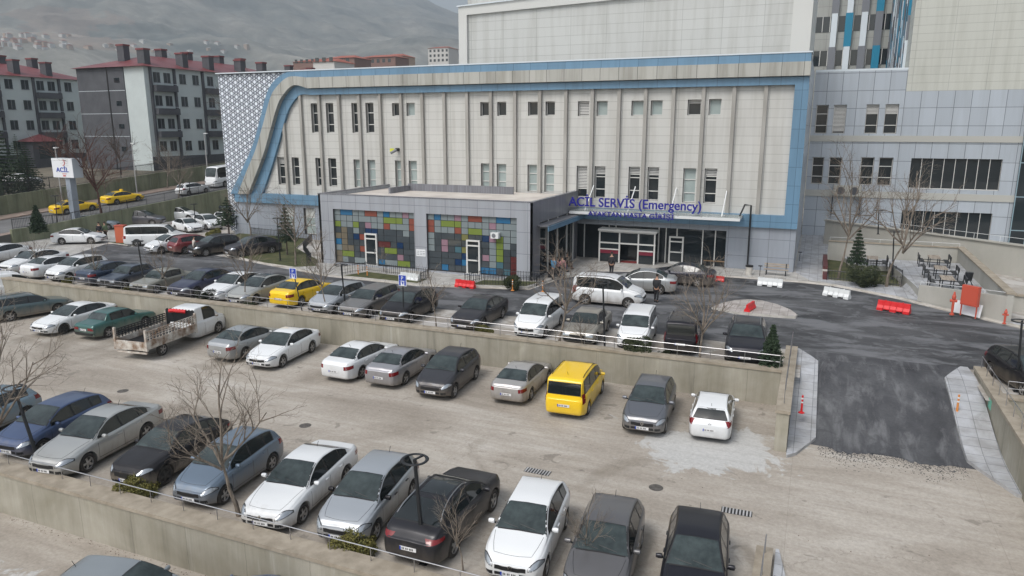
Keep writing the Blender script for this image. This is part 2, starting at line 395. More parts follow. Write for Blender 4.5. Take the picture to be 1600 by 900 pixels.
# plain beyond, rising gently to the hills
b = MB()
ys = [34.2, 40, 46, 52, 60, 70, 80, 95, 110, 140]
for a_, c_ in zip(ys, ys[1:]): b.quad((-74.6, a_, hroad(a_)), (-74.6, c_, hroad(c_)), (-86, c_, hroad(c_)), (-86, a_, hroad(a_)))
structure(b.build('street_road', M['road']))
b = MB()
for a_, c_ in zip(ys, ys[1:]): b.quad((-83.2, a_, hroad(a_)+.12), (-83.2, c_, hroad(c_)+.12), (-86, c_, hroad(c_)+.12), (-86, a_, hroad(a_)+.12)); b.quad((-83.2, a_, hroad(a_)), (-83.2, c_, hroad(c_)), (-83.2, c_, hroad(c_)+.12), (-83.2, a_, hroad(a_)+.12))
structure(b.build('street_pavement', M['pavered']))
b = MB()
for a_, c_ in zip(ys, ys[1:]): b.quad((-74.6, a_, hroad(a_)+.1), (-74.6, c_, hroad(c_)+.1), (-73.38, c_, hroad(c_)+.1), (-73.38, a_, hroad(a_)+.1))
structure(b.build('street_verge', M['pavered']))
b = MB()
for a_, c_ in zip(ys, ys[1:]): b.quad((-86, a_, hroad(a_)+1.3), (-86, c_, hroad(c_)+1.3), (-260, c_, hroad(c_)+2.2), (-260, a_, hroad(a_)+2.2))
structure(b.build('estate_ground', M['earth']))
b = MB(); N = 40
def plain(x, y):
    d = math.hypot(x, y); return .05*0 + min(40, max(0, (d-140)*.012)) - .3
xs = [-6000, -3000, -1500, -900, -500, -300, -200, -100, 0, 100, 200, 400, 900, 2500]; ysf = [139, 170, 210, 260, 330, 420, 560, 760, 1000, 1400, 2000, 3000, 6000]
vs_ = [(x, y, (8.8 if (x < -74 and y < 140) else plain(x, y) if y > 140 else 0)) for y in ysf for x in xs]
fs = [(j*len(xs)+i, j*len(xs)+i+1, (j+1)*len(xs)+i+1, (j+1)*len(xs)+i) for j in range(len(ysf)-1) for i in range(len(xs)-1)]
b.add(vs_, fs); structure(b.build('distant_plain', M['earth']))
# ramp between car park and hospital street
b = MB(); n_ = 10
for i in range(n_):
    t0, t1 = i/n_, (i+1)/n_
    f = lambda t: -1.396+1.4*(t*t*(3-2*t))
    b.quad((0, RY0+(RY1-RY0)*t0, f(t0)), (7.3, RY0+(RY1-RY0)*t0, f(t0)), (7.3, RY0+(RY1-RY0)*t1, f(t1)), (0, RY0+(RY1-RY0)*t1, f(t1)))
structure(b.build('ramp_road', M['ramp'], recalc=False))
def rampz(Y):
    t = min(1, max(0, (Y-RY0)/(RY1-RY0))); return -1.4+1.4*(t*t*(3-2*t))
# ragged end of the ramp asphalt on the lot
b = MB(); random.seed(3); pts = [(0.86, 30.2)]
for i in range(40): 
    x = .9+i*5.2/39; pts.append((x, 29.75+random.random()*.3+.25*math.sin(x*2.3)))
pts.append((6.1, 30.2)); b.quad(*[(p[0], p[1], -1.392) for p in pts]); structure(b.build('ramp_asphalt_edge', M['ramp'], recalc=False))
# raised pavements beside the ramp with kerbs
def ramp_pavement(name, poly):    # poly of (x,y), kerb height .13 following the ramp
    b = MB(); n = len(poly); 
    top = [(x, y, rampz(y)+.13) for x, y in poly]; bot = [(x, y, rampz(y)-.2) for x, y in poly]
    b.cur = 0; b.quad(*top); b.cur = 1
    for i in range(n): b.quad(bot[i], bot[(i+1) % n], top[(i+1) % n], top[i])
    return structure(b.build(name, [M['pave'], M['kerbgrey']]))
def dens(p, q, n=8): return [(p[0]+(q[0]-p[0])*i/n, p[1]+(q[1]-p[1])*i/n) for i in range(n)]
# build as strips so that it bends with the ramp
def strip_pave(name, yl):   # yl: list of (y, x0, x1)
    b = MB(); K = []
    for (y0, a0, a1), (y1, c0, c1) in zip(yl, yl[1:]):
        m = max(1, int((y1-y0)/.5))
        for i in range(m):
            K.append((y0+(y1-y0)*i/m, a0+(c0-a0)*i/m, a1+(c1-a1)*i/m))
    K.append(yl[-1])
    for (y0, a0, a1), (y1, c0, c1) in zip(K, K[1:]):
        z0, z1 = rampz(y0)+.13, rampz(y1)+.13
        b.cur = 0; b.quad((a0, y0, z0), (a1, y0, z0), (c1, y1, z1), (c0, y1, z1)); b.cur = 1
        b.quad((a0, y0, z0-.4), (a0, y0, z0), (c0, y1, z1), (c0, y1, z1-.4)); b.quad((a1, y0, z0-.4), (a1, y0, z0), (c1, y1, z1), (c1, y1, z1-.4))
    y0, a0, a1 = K[0]; z = rampz(y0)+.13; b.quad((a0, y0, z-.4), (a1, y0, z-.4), (a1, y0, z), (a0, y0, z))
    y0, a0, a1 = K[-1]; z = rampz(y0)+.13; b.quad((a0, y0, z-.4), (a1, y0, z-.4), (a1, y0, z), (a0, y0, z))
    return structure(b.build(name, [M['pave'], M['kerbgrey']]))
strip_pave('pavement', [(28.3, -.24, -.2), (28.65, -.24, .1), (30.5, -.24, .82), (36.9, -.24, .76), (38.6, -.24, -.15)])
strip_pave('pavement', [(28.1, 7.35, 7.48), (30.5, 6.2, 7.48), (36.6, 6.1, 7.4), (38.5, 7.0, 7.3)])
strip_pave('pavement', [(17.0, -.24, .35), (19.8, -.24, .12), (21.3, -.24, -.15)])

def flat(name, pts, z, m, hgt=None, side=None):
    b = MB(); P = [(p[0], p[1]) for p in pts]
    b.quad(*[(x, y, z) for x, y in P])
    if hgt:
        b.cur = 1
        for i in range(len(P)):
            q = P[(i+1) % len(P)]; b.quad((P[i][0], P[i][1], z-hgt), (q[0], q[1], z-hgt), (q[0], q[1], z), (P[i][0], P[i][1], z))
    return structure(b.build(name, [m, side or M['kerb']]))
# hospital street
street = [(-61.5, 43.0), (-45.4, 42.0), (-35, 40.6), (-23, 39.2), (-13, 39.4), (-8.2, 38.9), (-1.1, 38.6), (7.4, 38.6), (14, 38.8), (30, 39.5), (30, 42), (11.9, 47.4), (8.7, 50.4), (5.4, 53.6), (1.6, 56.2), (-.5, 56.6), (-5, 56.6), (-11, 56.5), (-15.5, 55.0), (-17.5, 50.6), (-18.2, 46.5), (-26.1, 44.6), (-34, 44.9), (-41.6, 46.8), (-48, 48.6), (-58, 50.2), (-63.5, 50.6), (-66, 47)]
flat('street_asphalt', street, .004, M['asphalt'])
b = MB(); b.quad((0.0, RY1, .006), (7.3, RY1, .006), (7.3, 38.7, .006), (0, 38.7, .006)); structure(b.build('street_apron', M['ramp'], recalc=False))
# pavements in front of the hospital
flat('hospital_pavement', [(-39, 46.4), (-34.4, 45.1), (-26.3, 44.8), (-18.4, 46.8), (-17.7, 50.8), (-15.7, 55.2), (-11, 56.7), (-.5, 56.8), (1.6, 56.4), (2.0, 60.2), (-1, 83), (2.0, 83), (2, 84), (-2, 84), (-58, 62), (-46, 61), (-38, 49.3)], .11, M['patio'], .2)
flat('pavement', [(.1, 57.2), (1.0, 56.9), (5.6, 53.9), (8.9, 50.7), (12.1, 47.7), (18, 45.2), (18, 46.4), (12.6, 48.8), (10.9, 48.9), (6.9, 52.6), (7.2, 54), (7.2, 62), (6.2, 57.3), (1.4, 57.9), (1.3, 66), (1.6, 84), (-1, 84), (-1, 60)], .125, M['pave'], .2)
flat('yellow_kerb_strip', [(8.3, 50.9), (12.2, 47.3), (18, 44.7), (18, 45.1), (12.4, 47.62), (8.9, 50.7)], .02, M['kerb'])
flat('lawn', [(-48.3, 49.2), (-42.5, 47.3), (-38.8, 46.7), (-37.5, 47.7), (-39, 50), (-45, 54.5), (-48, 59.8), (-57.5, 61.0), (-55, 55.5)], .12, M['grass'], .13)
flat('lawn', [(-33.0, 45.25), (-26.4, 45.0), (-26.4, 46.5), (-32.2, 47.2)], .135, M['grass'], .13)
flat('lawn', [(-22.6, 46.1), (-18.7, 47.1), (-18.2, 48.9), (-22.3, 47.9)], .135, M['grass'], .13)
flat('lawn', [(1.35, 58.0), (6.0, 57.3), (6.1, 59), (5.7, 64.6), (3.4, 62.8), (2.6, 66.5), (1.35, 67)], .16, M['grass'], .05)
flat('verge_lawn', [(-64.6, 50.2), (-60.5, 49.6), (-60.4, 51.2), (-63, 53.2)], .10, M['grass'], .12)
flat('yard_apron', [(-73.3, 43), (-61, 43), (-64.6, 50.2), (-63, 53.3), (-66, 57), (-73.3, 57)], .006, M['patio'])
# traffic island
isl = [G(x, y, .13) for x, y in [(1112, 480), (1130, 473), (1150, 469), (1172, 468), (1192, 470), (1215, 476), (1235, 484), (1246, 492), (1243, 495), (1210, 493), (1150, 488)]]
flat('traffic_island', isl, .15, M['pavewarm'], .15)

# ================================================================ RETAINING WALLS
def wall_thing(label, name='retaining_wall'):
    return thing(name, label, 'wall')
t = wall_thing('long low concrete wall across the photo between the upper and middle car parks')
b = MB(); b.box(-160, -.73, 33.95, 34.3, -1.45, .22); b.build('wall_face', M['conc'], t)
b = MB(); b.box(-160, -.74, 33.9, 34.42, .22, .34); b.build('coping', M['cap'], t)
t = wall_thing('short concrete wall end beside the left edge of the asphalt ramp')
b = MB(); b.prism([(-.73, 28.8), (-.26, 28.8), (-.26, 38.1), (-.73, 38.1)], -1.6, .22); b.build('wall_face', M['conc'], t)
b = MB(); b.box(-.78, -.22, 28.74, 38.15, .22, .35); b.build('coping', M['cap'], t)
t = wall_thing('concrete wall with a green sticker right of the asphalt ramp')
b = MB(); b.box(7.48, 7.86, 20, 38.0, -1.6, .22); b.build('wall_face', M['conc'], t)
b = MB(); b.box(7.44, 7.92, 20, 38.05, .22, .35); b.build('coping', M['cap'], t)
b = MB(); b.box(7.465, 7.482, 34.0, 34.5, -.35, .05); b.build('sticker', mat('green_sticker', (.12, .42, .30), .5), t)
t = wall_thing('concrete wall below the upper car park at the right edge of the photo')
b = MB(); b.box(7.87, 60, 33.95, 34.3, -1.45, .22); b.build('wall_face', M['conc'], t)
b = MB(); b.box(7.93, 60, 33.9, 34.42, .22, .34); b.build('coping', M['cap'], t)
t = wall_thing('streaked concrete wall in the foreground below the nearest row of cars')
b = MB(); b.box(-160, -.73, 15.25, 15.6, -2.85, -1.2); b.build('wall_face', M['conc'], t)
b = MB(); b.box(-160, -.70, 15.2, 15.95, -1.2, -1.07); b.build('coping', M['cap'], t)
t = wall_thing('stub of concrete wall at the bottom edge right of the black hatchback')
b = MB(); b.box(-.73, -.35, 15.3, 20.9, -1.5, -1.2); b.build('wall_face', M['conc'], t)
b = MB(); b.box(-.78, -.30, 15.3, 20.95, -1.2, -1.07); b.build('coping', M['cap'], t)
# stepped street wall on the left
t = wall_thing('olive concrete wall rising beside the left street above the parked cars', 'street_wall')
b = MB(); yy = [46.5, 50, 55, 60, 65, 70, 75, 80, 100, 140]
def wt(Y): return 1.50+.067*(max(Y, 51)-51) if Y > 53.5 else 1.38
for y0, y1 in zip(yy, yy[1:]):
    z0, z1 = wt(y0), wt(y1)
    b.add([(-73.55, y0, -.1), (-73.2, y0, -.1), (-73.2, y0, z0), (-73.55, y0, z0), (-73.55, y1, -.1), (-73.2, y1, -.1), (-73.2, y1, z1), (-73.55, y1, z1)], [(0, 1, 2, 3), (4, 7, 6, 5), (1, 5, 6, 2), (0, 3, 7, 4), (3, 2, 6, 7)])
b.build('wall_face', M['greenwall'], t)
t = wall_thing('olive boundary wall with dark fence on the far side of the left street', 'boundary_wall')
b = MB()
for y0, y1 in zip(ys, ys[1:]):
    if y0 < 40: continue
    m_ = 3
    z0, z1 = hroad(y0)+2.25, hroad(y1)+2.25
    b.add([(-86.3, y0, 0), (-86.0, y0, 0), (-86.0, y0, z0), (-86.3, y0, z0), (-86.3, y1, 0), (-86, y1, 0), (-86, y1, z1), (-86.3, y1, z1)], [(0, 1, 2, 3), (4, 7, 6, 5), (1, 5, 6, 2), (0, 3, 7, 4), (3, 2, 6, 7)])
b.build('wall_face', M['greenwall'], t)
b = MB()
for y in np.arange(42, 138, 4.2): b.box(-86.4, -85.88, y, y+.4, 0, hroad(y)+2.3)
b.build('pier', M['greenwall'], t)

def railing(label, pts, h, post_every, m, rails=(1.0, .55), name='railing', rr=.017, picket=None, group=None):
    t = thing(name, label, name.replace('_', ' '), pts[0], group=group)
    P = [Vector(p)-Vector(pts[0]) for p in pts]
    for k, rv in enumerate(rails):
        b = MB(); b.tube([p+Vector((0, 0, h*rv)) for p in P], rr if k == 0 else rr*.7, 6); b.build('rail', m, t, smooth=True)
    first = None
    for p, q in zip(P, P[1:]):
        L = (q-p).length; n = max(1, round(L/post_every))
        for i in range(n+1):
            if i == n and q is not P[-1]: continue
            s = p+(q-p)*i/n
            if first is None:
                b = MB(); b.tube([(0, 0, 0), (0, 0, h)], rr*.9, 6); first = b.build('post', m, t, smooth=True); first.location = s
            else:
                c = first.copy(); COL.objects.link(c); c.location = s; c.parent = t
        if picket:
            b = MB(); n2 = max(1, int(L/picket)); d = (q-p)/n2; hh = h*rails[0]; 
            for i in range(n2): 
                s = p+d*(i+.5); b.box(s.x-.012, s.x+.012, s.y-.012, s.y+.012, s.z+.04, s.z+hh*1.12)
            b.build('pickets', m, t)
    return t
railing('steel railing on top of the long middle wall in front of the upper cars', [(-49.5, 34.16, .34), (-.9, 34.16, .34)], .62, 1.55, M['steel'], (1, .5))
railing('steel handrail sloping along the wall end left of the ramp', [(-.5, 29.6, .35), (-.5, 37.9, .35)], .8, 1.6, M['steel'], (1, ))
railing('steel handrail on the wall right of the ramp', [(7.7, 24, .35), (7.7, 37.8, .35)], .55, 1.3, M['steel'], (1, ))
railing('steel railing on the wall below the dark car at the right edge', [(8.0, 34.16, .34), (30, 34.16, .34)], .62, 1.5, M['steel'], (1, .5))
railing('steel handrail along the foreground wall coping', [(-40, 15.75, -1.07), (-.9, 15.75, -1.07)], .42, 1.45, M['steel'], (1, ))
railing('steel handrail on the wall stub at the bottom edge', [(-.52, 15.9, -1.07), (-.52, 20.6, -1.07)], .6, 1.3, M['steel'], (1, ))
railing('black bar fence on top of the olive street wall at left', [(-73.38, y, wt(y)) for y in (46.7, 53, 60, 68, 76, 84)], 1.0, 2.4, M['darkmetal'], (.95, .1), 'fence', .03, .16)
railing('dark tall fence standing on the boundary wall behind the street', [(-86.15, y, hroad(y)+2.25) for y in (44, 52, 60, 70, 80, 95, 110)], 1.4, 2.4, M['darkmetal'], (.95, .1), 'fence', .035, .13)
BF = 'low dark picket fences round the lawns'
railing('low dark picket fence along the left lawn below the blue band', [(-58, 60.4, .12), (-46.3, 58.6, .12)], .85, 2, M['darkmetal'], (.8, .2), 'fence', .02, .22)
railing('low dark picket fence at the tip of the left lawn', [(-46.3, 58.6, .12), (-43.6, 53.8, .12), (-38.8, 48.8, .12), (-38.3, 47.6, .12)], .85, 2, M['darkmetal'], (.8, .2), 'fence', .02, .22)
railing('low dark picket fence round the small lawn between the annex doors', [(-33.3, 45.4, .12), (-32.4, 47.4, .12), (-26.4, 46.8, .12), (-26.2, 45.2, .12)], .85, 2, M['darkmetal'], (.8, .2), 'fence', .02, .2)
railing('low dark picket fence round the lawn with the round bush', [(-23.0, 46.0, .12), (-22.4, 48.1, .12), (-18.0, 49.05, .12), (-17.9, 47.2, .12), (-22.6, 45.95, .12)], .85, 2, M['darkmetal'], (.8, .2), 'fence', .02, .2)
railing('low black fence along the garden by the white barriers', [(1.25, 57.85, .13), (6.1, 57.1, .13), (6.35, 59.5, .13), (5.75, 62.8, .13)], .85, 2, M['darkmetal'], (.85, .2), 'fence', .03, .2)
railing('short black fence in front of the picnic table in the garden', [(2.7, 63.4, .2), (5.6, 63.6, .2)], .7, 1.5, M['darkmetal'], (.85, .2), 'fence', .03, .2)
# ================================================================ HOSPITAL
def holed(b, x0, x1, z0, z1, Y, holes, depth, mi_wall=0, mi_rev=1):
    """wall sheet facing -Y at Y with real window recesses"""
    xs = sorted({x0, x1, *[h[0] for h in holes], *[h[1] for h in holes]}); zs = sorted({z0, z1, *[h[2] for h in holes], *[h[3] for h in holes]})
    b.cur = mi_wall
    for a_, c_ in zip(xs, xs[1:]):
        for p, q in zip(zs, zs[1:]):
            if any(h[0] <= (a_+c_)/2 <= h[1] and h[2] <= (p+q)/2 <= h[3] for h in holes): continue
            b.quad((a_, Y, p), (c_, Y, p), (c_, Y, q), (a_, Y, q))
    b.cur = mi_rev
    for h in holes:
        a_, c_, p, q = h; D = Y+depth
        b.quad((a_, Y, p), (a_, D, p), (a_, D, q), (a_, Y, q)); b.quad((c_, Y, p), (c_, Y, q), (c_, D, q), (c_, D, p))
        b.quad((a_, Y, q), (a_, D, q), (c_, D, q), (c_, Y, q)); b.quad((a_, Y, p), (c_, Y, p), (c_, D, p), (a_, D, p))
_wcache = {}
def window(parent, x0, x1, z0, z1, Y, style, bars=(), blinds=0, fw=.05):
    """frame mesh with a glass child. style 0 dark, 1 pale blind behind the glass"""
    k = (round(x1-x0, 2), round(z1-z0, 2), tuple(bars), style, blinds)
    if k not in _wcache:
        W_, H_ = k[0], k[1]
        f = MB(); f.box(0, fw, -.06, .02, 0, H_); f.box(W_-fw, W_, -.06, .02, 0, H_); f.box(fw, W_-fw, -.06, .02, 0, fw); f.box(fw, W_-fw, -.06, .02, H_-fw, H_)
        for z in bars: f.box(fw, W_-fw, -.07, .02, z-.035, z+.035)
        g = MB(); g.box(0, W_, 0.0, .04, 0, H_)
        fo = f.build('window', M['frame']); go = g.build('glass', M['winpale'] if style == 1 else M['winglass'], fo)
        bl = None
        if blinds:
            v = MB(); zt = H_-fw; zb = H_*(1-blinds)
            n = int((zt-zb)/.13)
            for i in range(n): v.box(fw, W_-fw, -.03, -.012, zt-i*.13-.085, zt-i*.13)
            bl = v.build('blind', M['frame'], fo)
        fo.parent = parent; fo.location = (x0, Y, z0); _wcache[k] = (fo, go, bl); return fo
    fo, go, bl = _wcache[k]
    c = fo.copy(); COL.objects.link(c); c.location = (x0, Y, z0); c.parent = parent
    for o in (go, bl):
        if o: d = o.copy(); COL.objects.link(d); d.parent = c
    return c
FY = 60.2
H = thing('hospital_building', 'long beige hospital block with blue frame band and vertical fins above the emergency entrance', 'building')
# window openings: paired either side of every second fin (upper row square, or tall at the left)
pairs = [-48.8+.4, -43.33, -38.62+2.3]
fins = [-50.1, -47.89, -45.65, -43.33, -41.0, -38.68, -36.38, -34.12, -31.84, -29.53, -27.2, -24.88, -22.55, -20.2, -17.88, -15.6, -13.4, -11.15, -8.82, -6.5, -4.18]
top = [(-46.79, -45.9, 10.75, 13.58, 0), (-45.0, -44.1, 10.75, 13.58, 0), (-42.0, -41.15, 10.75, 13.55, 0), (-40.4, -39.5, 10.75, 13.55, 0),
       (-37.45, -36.6, 12.3, 13.48, 0), (-35.9, -35.0, 12.3, 13.48, 1), (-28.3, -27.42, 12.25, 13.45, 0), (-26.65, -25.78, 12.25, 13.45, 0),
       (-23.72, -22.82, 12.25, 13.42, 0), (-22.1, -21.25, 12.25, 13.42, 0), (-19.2, -18.2, 12.2, 13.4, 2), (-17.55, -16.62, 12.2, 13.4, 1),
       (-14.6, -13.6, 12.2, 13.38, 1), (-13.0, -12.05, 12.2, 13.38, 1), (-10.05, -9.0, 12.2, 13.4, 3), (-8.4, -7.45, 12.2, 13.42, 1)]
bot = [(-51.4, -50.45, 5.5, 8.3, 3), (-49.55, -48.65, 5.5, 8.3, 0), (-46.6, -45.72, 5.5, 8.28, 0), (-45.05, -44.1, 5.5, 8.28, 0), (-42.05, -41.15, 5.5, 8.2, 1), (-40.45, -39.55, 5.5, 8.2, 1),
       (-37.35, -36.45, 5.6, 8.18, 1), (-35.85, -34.95, 5.6, 8.18, 1), (-28.3, -27.35, 5.85, 8.08, 1), (-26.72, -25.8, 5.85, 8.06, 1),
       (-23.75, -22.85, 5.7, 8.05, 1), (-22.15, -21.25, 5.7, 8.05, 1), (-19.2, -18.25, 5.35, 8.03, 2), (-17.6, -16.65, 5.35, 8.03, 3),
       (-14.65, -13.7, 5.3, 8.05, 3), (-13.05, -12.1, 5.3, 8.05, 3), (-10.12, -9.1, 5.25, 8.02, 1), (-8.43, -7.45, 5.25, 8.03, 3)]
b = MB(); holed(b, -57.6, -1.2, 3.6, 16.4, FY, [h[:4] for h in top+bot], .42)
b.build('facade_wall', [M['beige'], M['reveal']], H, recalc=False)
for h in top+bot:
    hh = h[3]-h[2]; s = h[4]
    bars = () if hh < 1.6 else (hh*.27, hh*.66)
    window(H, h[0]+.02, h[1]-.02, h[2]+.02, h[3]-.02, FY+.36, 1 if s == 1 else 0, bars, {2: .95 if hh < 1.6 else .75, 3: .3, 0: 0, 1: 0}[s])
for i, x in enumerate(fins):
    zt = 14.45
    if x < -49: zt = 12.8
    b = MB(); b.box(x-.14, x+.14, FY-.28, FY+.0, 4.3, zt); b.build('fin', M['fin'], H)
# body of the block behind the facade
b = MB(); b.prism([(-57.6, FY+1.2), (-1.24, FY+1.2), (-1.24, 83), (-57.6, 83)], 0, 16.35); b.build('block_core', [M['roofgrey']], H)
b = MB(); b.box(-1.3, -1.18, FY, 82.5, 0, 16.6); b.build('side_wall', M['wing'], H)
b = MB(); b.box(-58.0, -57.7, FY, 83, 0, 16.7); b.build('side_wall', M['beige'], H)
# flowing frame: outer blue, cream, inner blue following an S curve at the left
def catm(pts, n=8):
    out = []
    for i in range(len(pts)-1):
        p = [Vector(pts[max(0, min(len(pts)-1, j))]) for j in (i-1, i, i+1, i+2)]
        for k in range(n):
            t = k/n; out.append(.5*((2*p[1])+(-p[0]+p[2])*t+(2*p[0]-5*p[1]+4*p[2]-p[3])*t*t+(-p[0]+3*p[1]-3*p[2]+p[3])*t**3))
    out.append(Vector(pts[-1])); return out
def onF(x, y, Y=FY): p = atY(x, y, Y); return (p.x, p.z)
# curves in photo survey: outer edge, blue/cream, cream inner, inner blue inner edge
c0 = [onF(*p) for p in [(366, 302), (385, 262), (400, 228), (411, 190), (422, 148), (434, 127), (455, 113)]]+[(-46.5, 16.62)]
c1 = [onF(*p) for p in [(380, 302), (393, 268), (407, 235), (419, 195), (430, 155), (440, 137), (459, 121)]]+[(-46.5, 15.98)]
c2 = [onF(*p) for p in [(396, 302), (408, 272), (420, 240), (430, 205), (440, 170), (449, 151), (466, 134)]]+[(-46.5, 14.98)]
c3 = [onF(*p) for p in [(413, 302), (422, 276), (431, 248), (440, 217), (448, 188), (456, 167), (471, 149)]]+[(-46.5, 14.36)]
C0, C1, C2, C3 = [catm(c) for c in (c0, c1, c2, c3)]
def band(A, B_, yf, yb, m, name):
    b = MB(); n = len(A)
    for i in range(n-1):
        a0, a1, b0, b1 = A[i], A[i+1], B_[i], B_[i+1]
        b.quad((a0[0], yf, a0[1]), (b0[0], yf, b0[1]), (b1[0], yf, b1[1]), (a1[0], yf, a1[1]))
        b.quad((a0[0], yf, a0[1]), (a1[0], yf, a1[1]), (a1[0], yb, a1[1]), (a0[0], yb, a0[1]))
        b.quad((b0[0], yf, b0[1]), (b0[0], yb, b0[1]), (b1[0], yb, b1[1]), (b1[0], yf, b1[1]))
    return b.build(name, m, H, recalc=False)
band(C0, C1, FY-.55, FY+.4, M['blue'], 'outer_blue_band'); band(C1, C2, FY-.80, FY+.4, M['cream'], 'cream_band'); band(C2, C3, FY-.30, FY+.1, M['blue'], 'inner_blue_band')
b = MB(); b.box(-46.5, -1.18, FY-.55, FY+1.2, 15.98, 16.62); b.build('outer_blue_band', M['blue'], H)
b = MB(); b.box(-46.5, -1.15, FY-.80, FY+.6, 14.98, 15.98); b.build('cream_band', M['cream'], H)
b = MB(); b.box(-46.5, -1.18, FY-.45, FY-.002, 14.36, 14.93); b.box(-46.5, -1.3, FY-.2, FY-.003, 14.93, 14.98); b.build('inner_blue_band', M['blue'], H)
b = MB(); b.box(-2.15, -1.16, FY-.47, FY-.004, 3.7, 14.36); b.build('blue_band', M['blue'], H)
b = MB(); b.box(-57.0, -2.15, FY-.46, FY-.003, 3.55, 4.55); b.build('blue_band', M['blue'], H)
b = MB(); b.box(-2.15, -1.16, FY-.47, FY-.003, 3.55, 3.70); b.build('blue_band', M['blue'], H)
# parapet coping line
b = MB(); b.box(-58.1, -1.1, FY-.6, FY+1.3, 16.62, 16.72); b.build('parapet', M['fwhite'], H)
# lattice screen at the left end
m, n, bs = newmat('star_lattice_screen')
g = n.nodes.new('ShaderNodeNewGeometry'); sp = n.nodes.new('ShaderNodeSeparateXYZ'); n.links.new(g.outputs['Position'], sp.inputs[0])
tot = None
for k in range(3):
    an = math.pi*k/3
    u = math_(n, 'ADD', math_(n, 'MULTIPLY', sp.outputs[0], math.cos(an)/.62), math_(n, 'MULTIPLY', sp.outputs[2], math.sin(an)/.62))
    for off in (.17, -.17):
        fr = math_(n, 'ABSOLUTE', math_(n, 'SUBTRACT', math_(n, 'FRACT', math_(n, 'ADD', u, 500+off)), .5))
        l = math_(n, 'LESS_THAN', fr, .060)
        tot = l if tot is None else math_(n, 'MAXIMUM', tot, l)
n.links.new(mix(n, tot, (.72, .77, .82), (.07, .085, .12)), bs.inputs['Base Color']); bs.inputs['Roughness'].default_value = .5
LM = m
b = MB()
poly = [(-58.05, 4.0)]+[(-58.05, 16.7)]+[(p[0], p[1]) for p in reversed(C0[:-6])]
poly = [(-58.05, .4), (-58.05, 16.55), (C0[-4][0], 16.55)]+[(p[0]+.15, p[1]) for p in reversed(C0[:-6])]+[(-57.05, 3.5), (-57.3, .4)]
b.prismY(poly, FY-.30, FY-.15); b.build('lattice_screen', LM, H)
# grey ground storey
gh = [(-50.89, -49.5, .5, 3.2), (-48.3, -46.9, .5, 3.2), (-19.1, -6.42, .0, 3.1)]
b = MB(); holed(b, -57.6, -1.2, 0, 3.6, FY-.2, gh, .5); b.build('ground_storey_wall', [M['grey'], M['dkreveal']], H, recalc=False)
window(H, -50.8, -49.6, .55, 3.15, FY+.1, 1, (.9,), .4); window(H, -48.2, -47.0, .55, 3.15, FY+.1, 1, (.9,), .4)
# glazed emergency entrance
b = MB(); b.box(-19.1, -6.42, FY+.15, FY+.2, 0, 3.1); b.build('entrance_glazing', M['winglass'], H)
b = MB()
for x in (-18.4, -16.2, -15.6, -11.9, -11.3, -10.4, -8.3, -7.3): b.box(x-.04, x+.04, FY+.05, FY+.14, 0, 3.1)
b.box(-19.1, -6.42, FY+.04, FY+.13, 0, .1); b.build('mullions', M['frame'], H)
E_ = thing('entrance_vestibule', 'projecting sliding door frame of the emergency entrance with maroon stripes', 'door')
vx0, vx1, vy = -16.62, -11.87, FY-1.3
b = MB()
for x in (vx0, -14.9, -13.3, -12.0+.05): b.box(x-.06, x+.06, vy-.05, vy+.05, .11, 2.75)
for z in (1.75, 2.7): b.box(vx0, vx1, vy-.045, vy+.045, z-.06, z+.06)
b.box(vx0-.1, vx1+.1, vy-.25, FY-.22, 2.76, 2.92); b.build('door_frame', M['frame'], E_)
for x0, x1 in ((vx0+.06, -14.96), (-13.24, -12.05)):
    b = MB(); b.box(x0, x1, vy-.01, vy+.01, .15, 2.66); b.build('door_leaf', M['winglass'], E_)
    b = MB(); b.box(x0, x1, vy-.03, vy-.015, .85, 1.15); b.build('stripe', mat('maroon_stripe', (.16, .012, .03), .4), E_)
    b = MB(); b.box(x0, x1, vy-.03, vy-.012, 1.16, 1.26); b.build('stripe', M['frame'], E_)
b = MB(); b.box(-14.9, -13.3, vy-.01, vy+.01, 1.84, 2.66); b.build('transom_glass', M['winglass'], E_)
b = MB(); b.box(vx0, vx0+.05, vy+.06, FY-.2, .11, 2.7); b.build('side_glass', M['winglass'], E_); b = MB(); b.box(vx1-.1, vx1-.05, vy+.06, FY-.2, .11, 2.7); b.build('side_glass', M['winglass'], E_)
b = MB(); b.box(-14.9, -13.3, vy+.1, FY-.25, .115, .125); b.build('door_mat', mat('red_mat', (.22, .03, .03), .9), E_)
D = thing('glass_door', 'white framed glass door right of the emergency sliding doors', 'door', (-11.0, FY-.02, .11))
def door(parent, w_=1.2, h_=2.3):
    f = MB(); f.box(0, .12, -.08, .06, 0, h_); f.box(w_-.12, w_, -.08, .06, 0, h_); f.box(.12, w_-.12, -.08, .06, h_-.12, h_); f.box(.12, w_-.12, -.08, .06, 0, .18); f.box(.12, w_-.12, -.08, .06, h_*.43-.05, h_*.43+.05); f.box(.12, w_-.12, -.08, .06, h_-.48, h_-.38)
    f.build('door_frame', M['frame'], parent); g = MB(); g.box(.1, w_-.1, -.02, .02, .1, h_-.1); g.build('glass', M['winglass'], parent)
    g = MB(); g.box(w_-.22, w_-.19, -.12, -.08, h_*.4, h_*.55); g.build('handle', M['steel'], parent)
door(D)
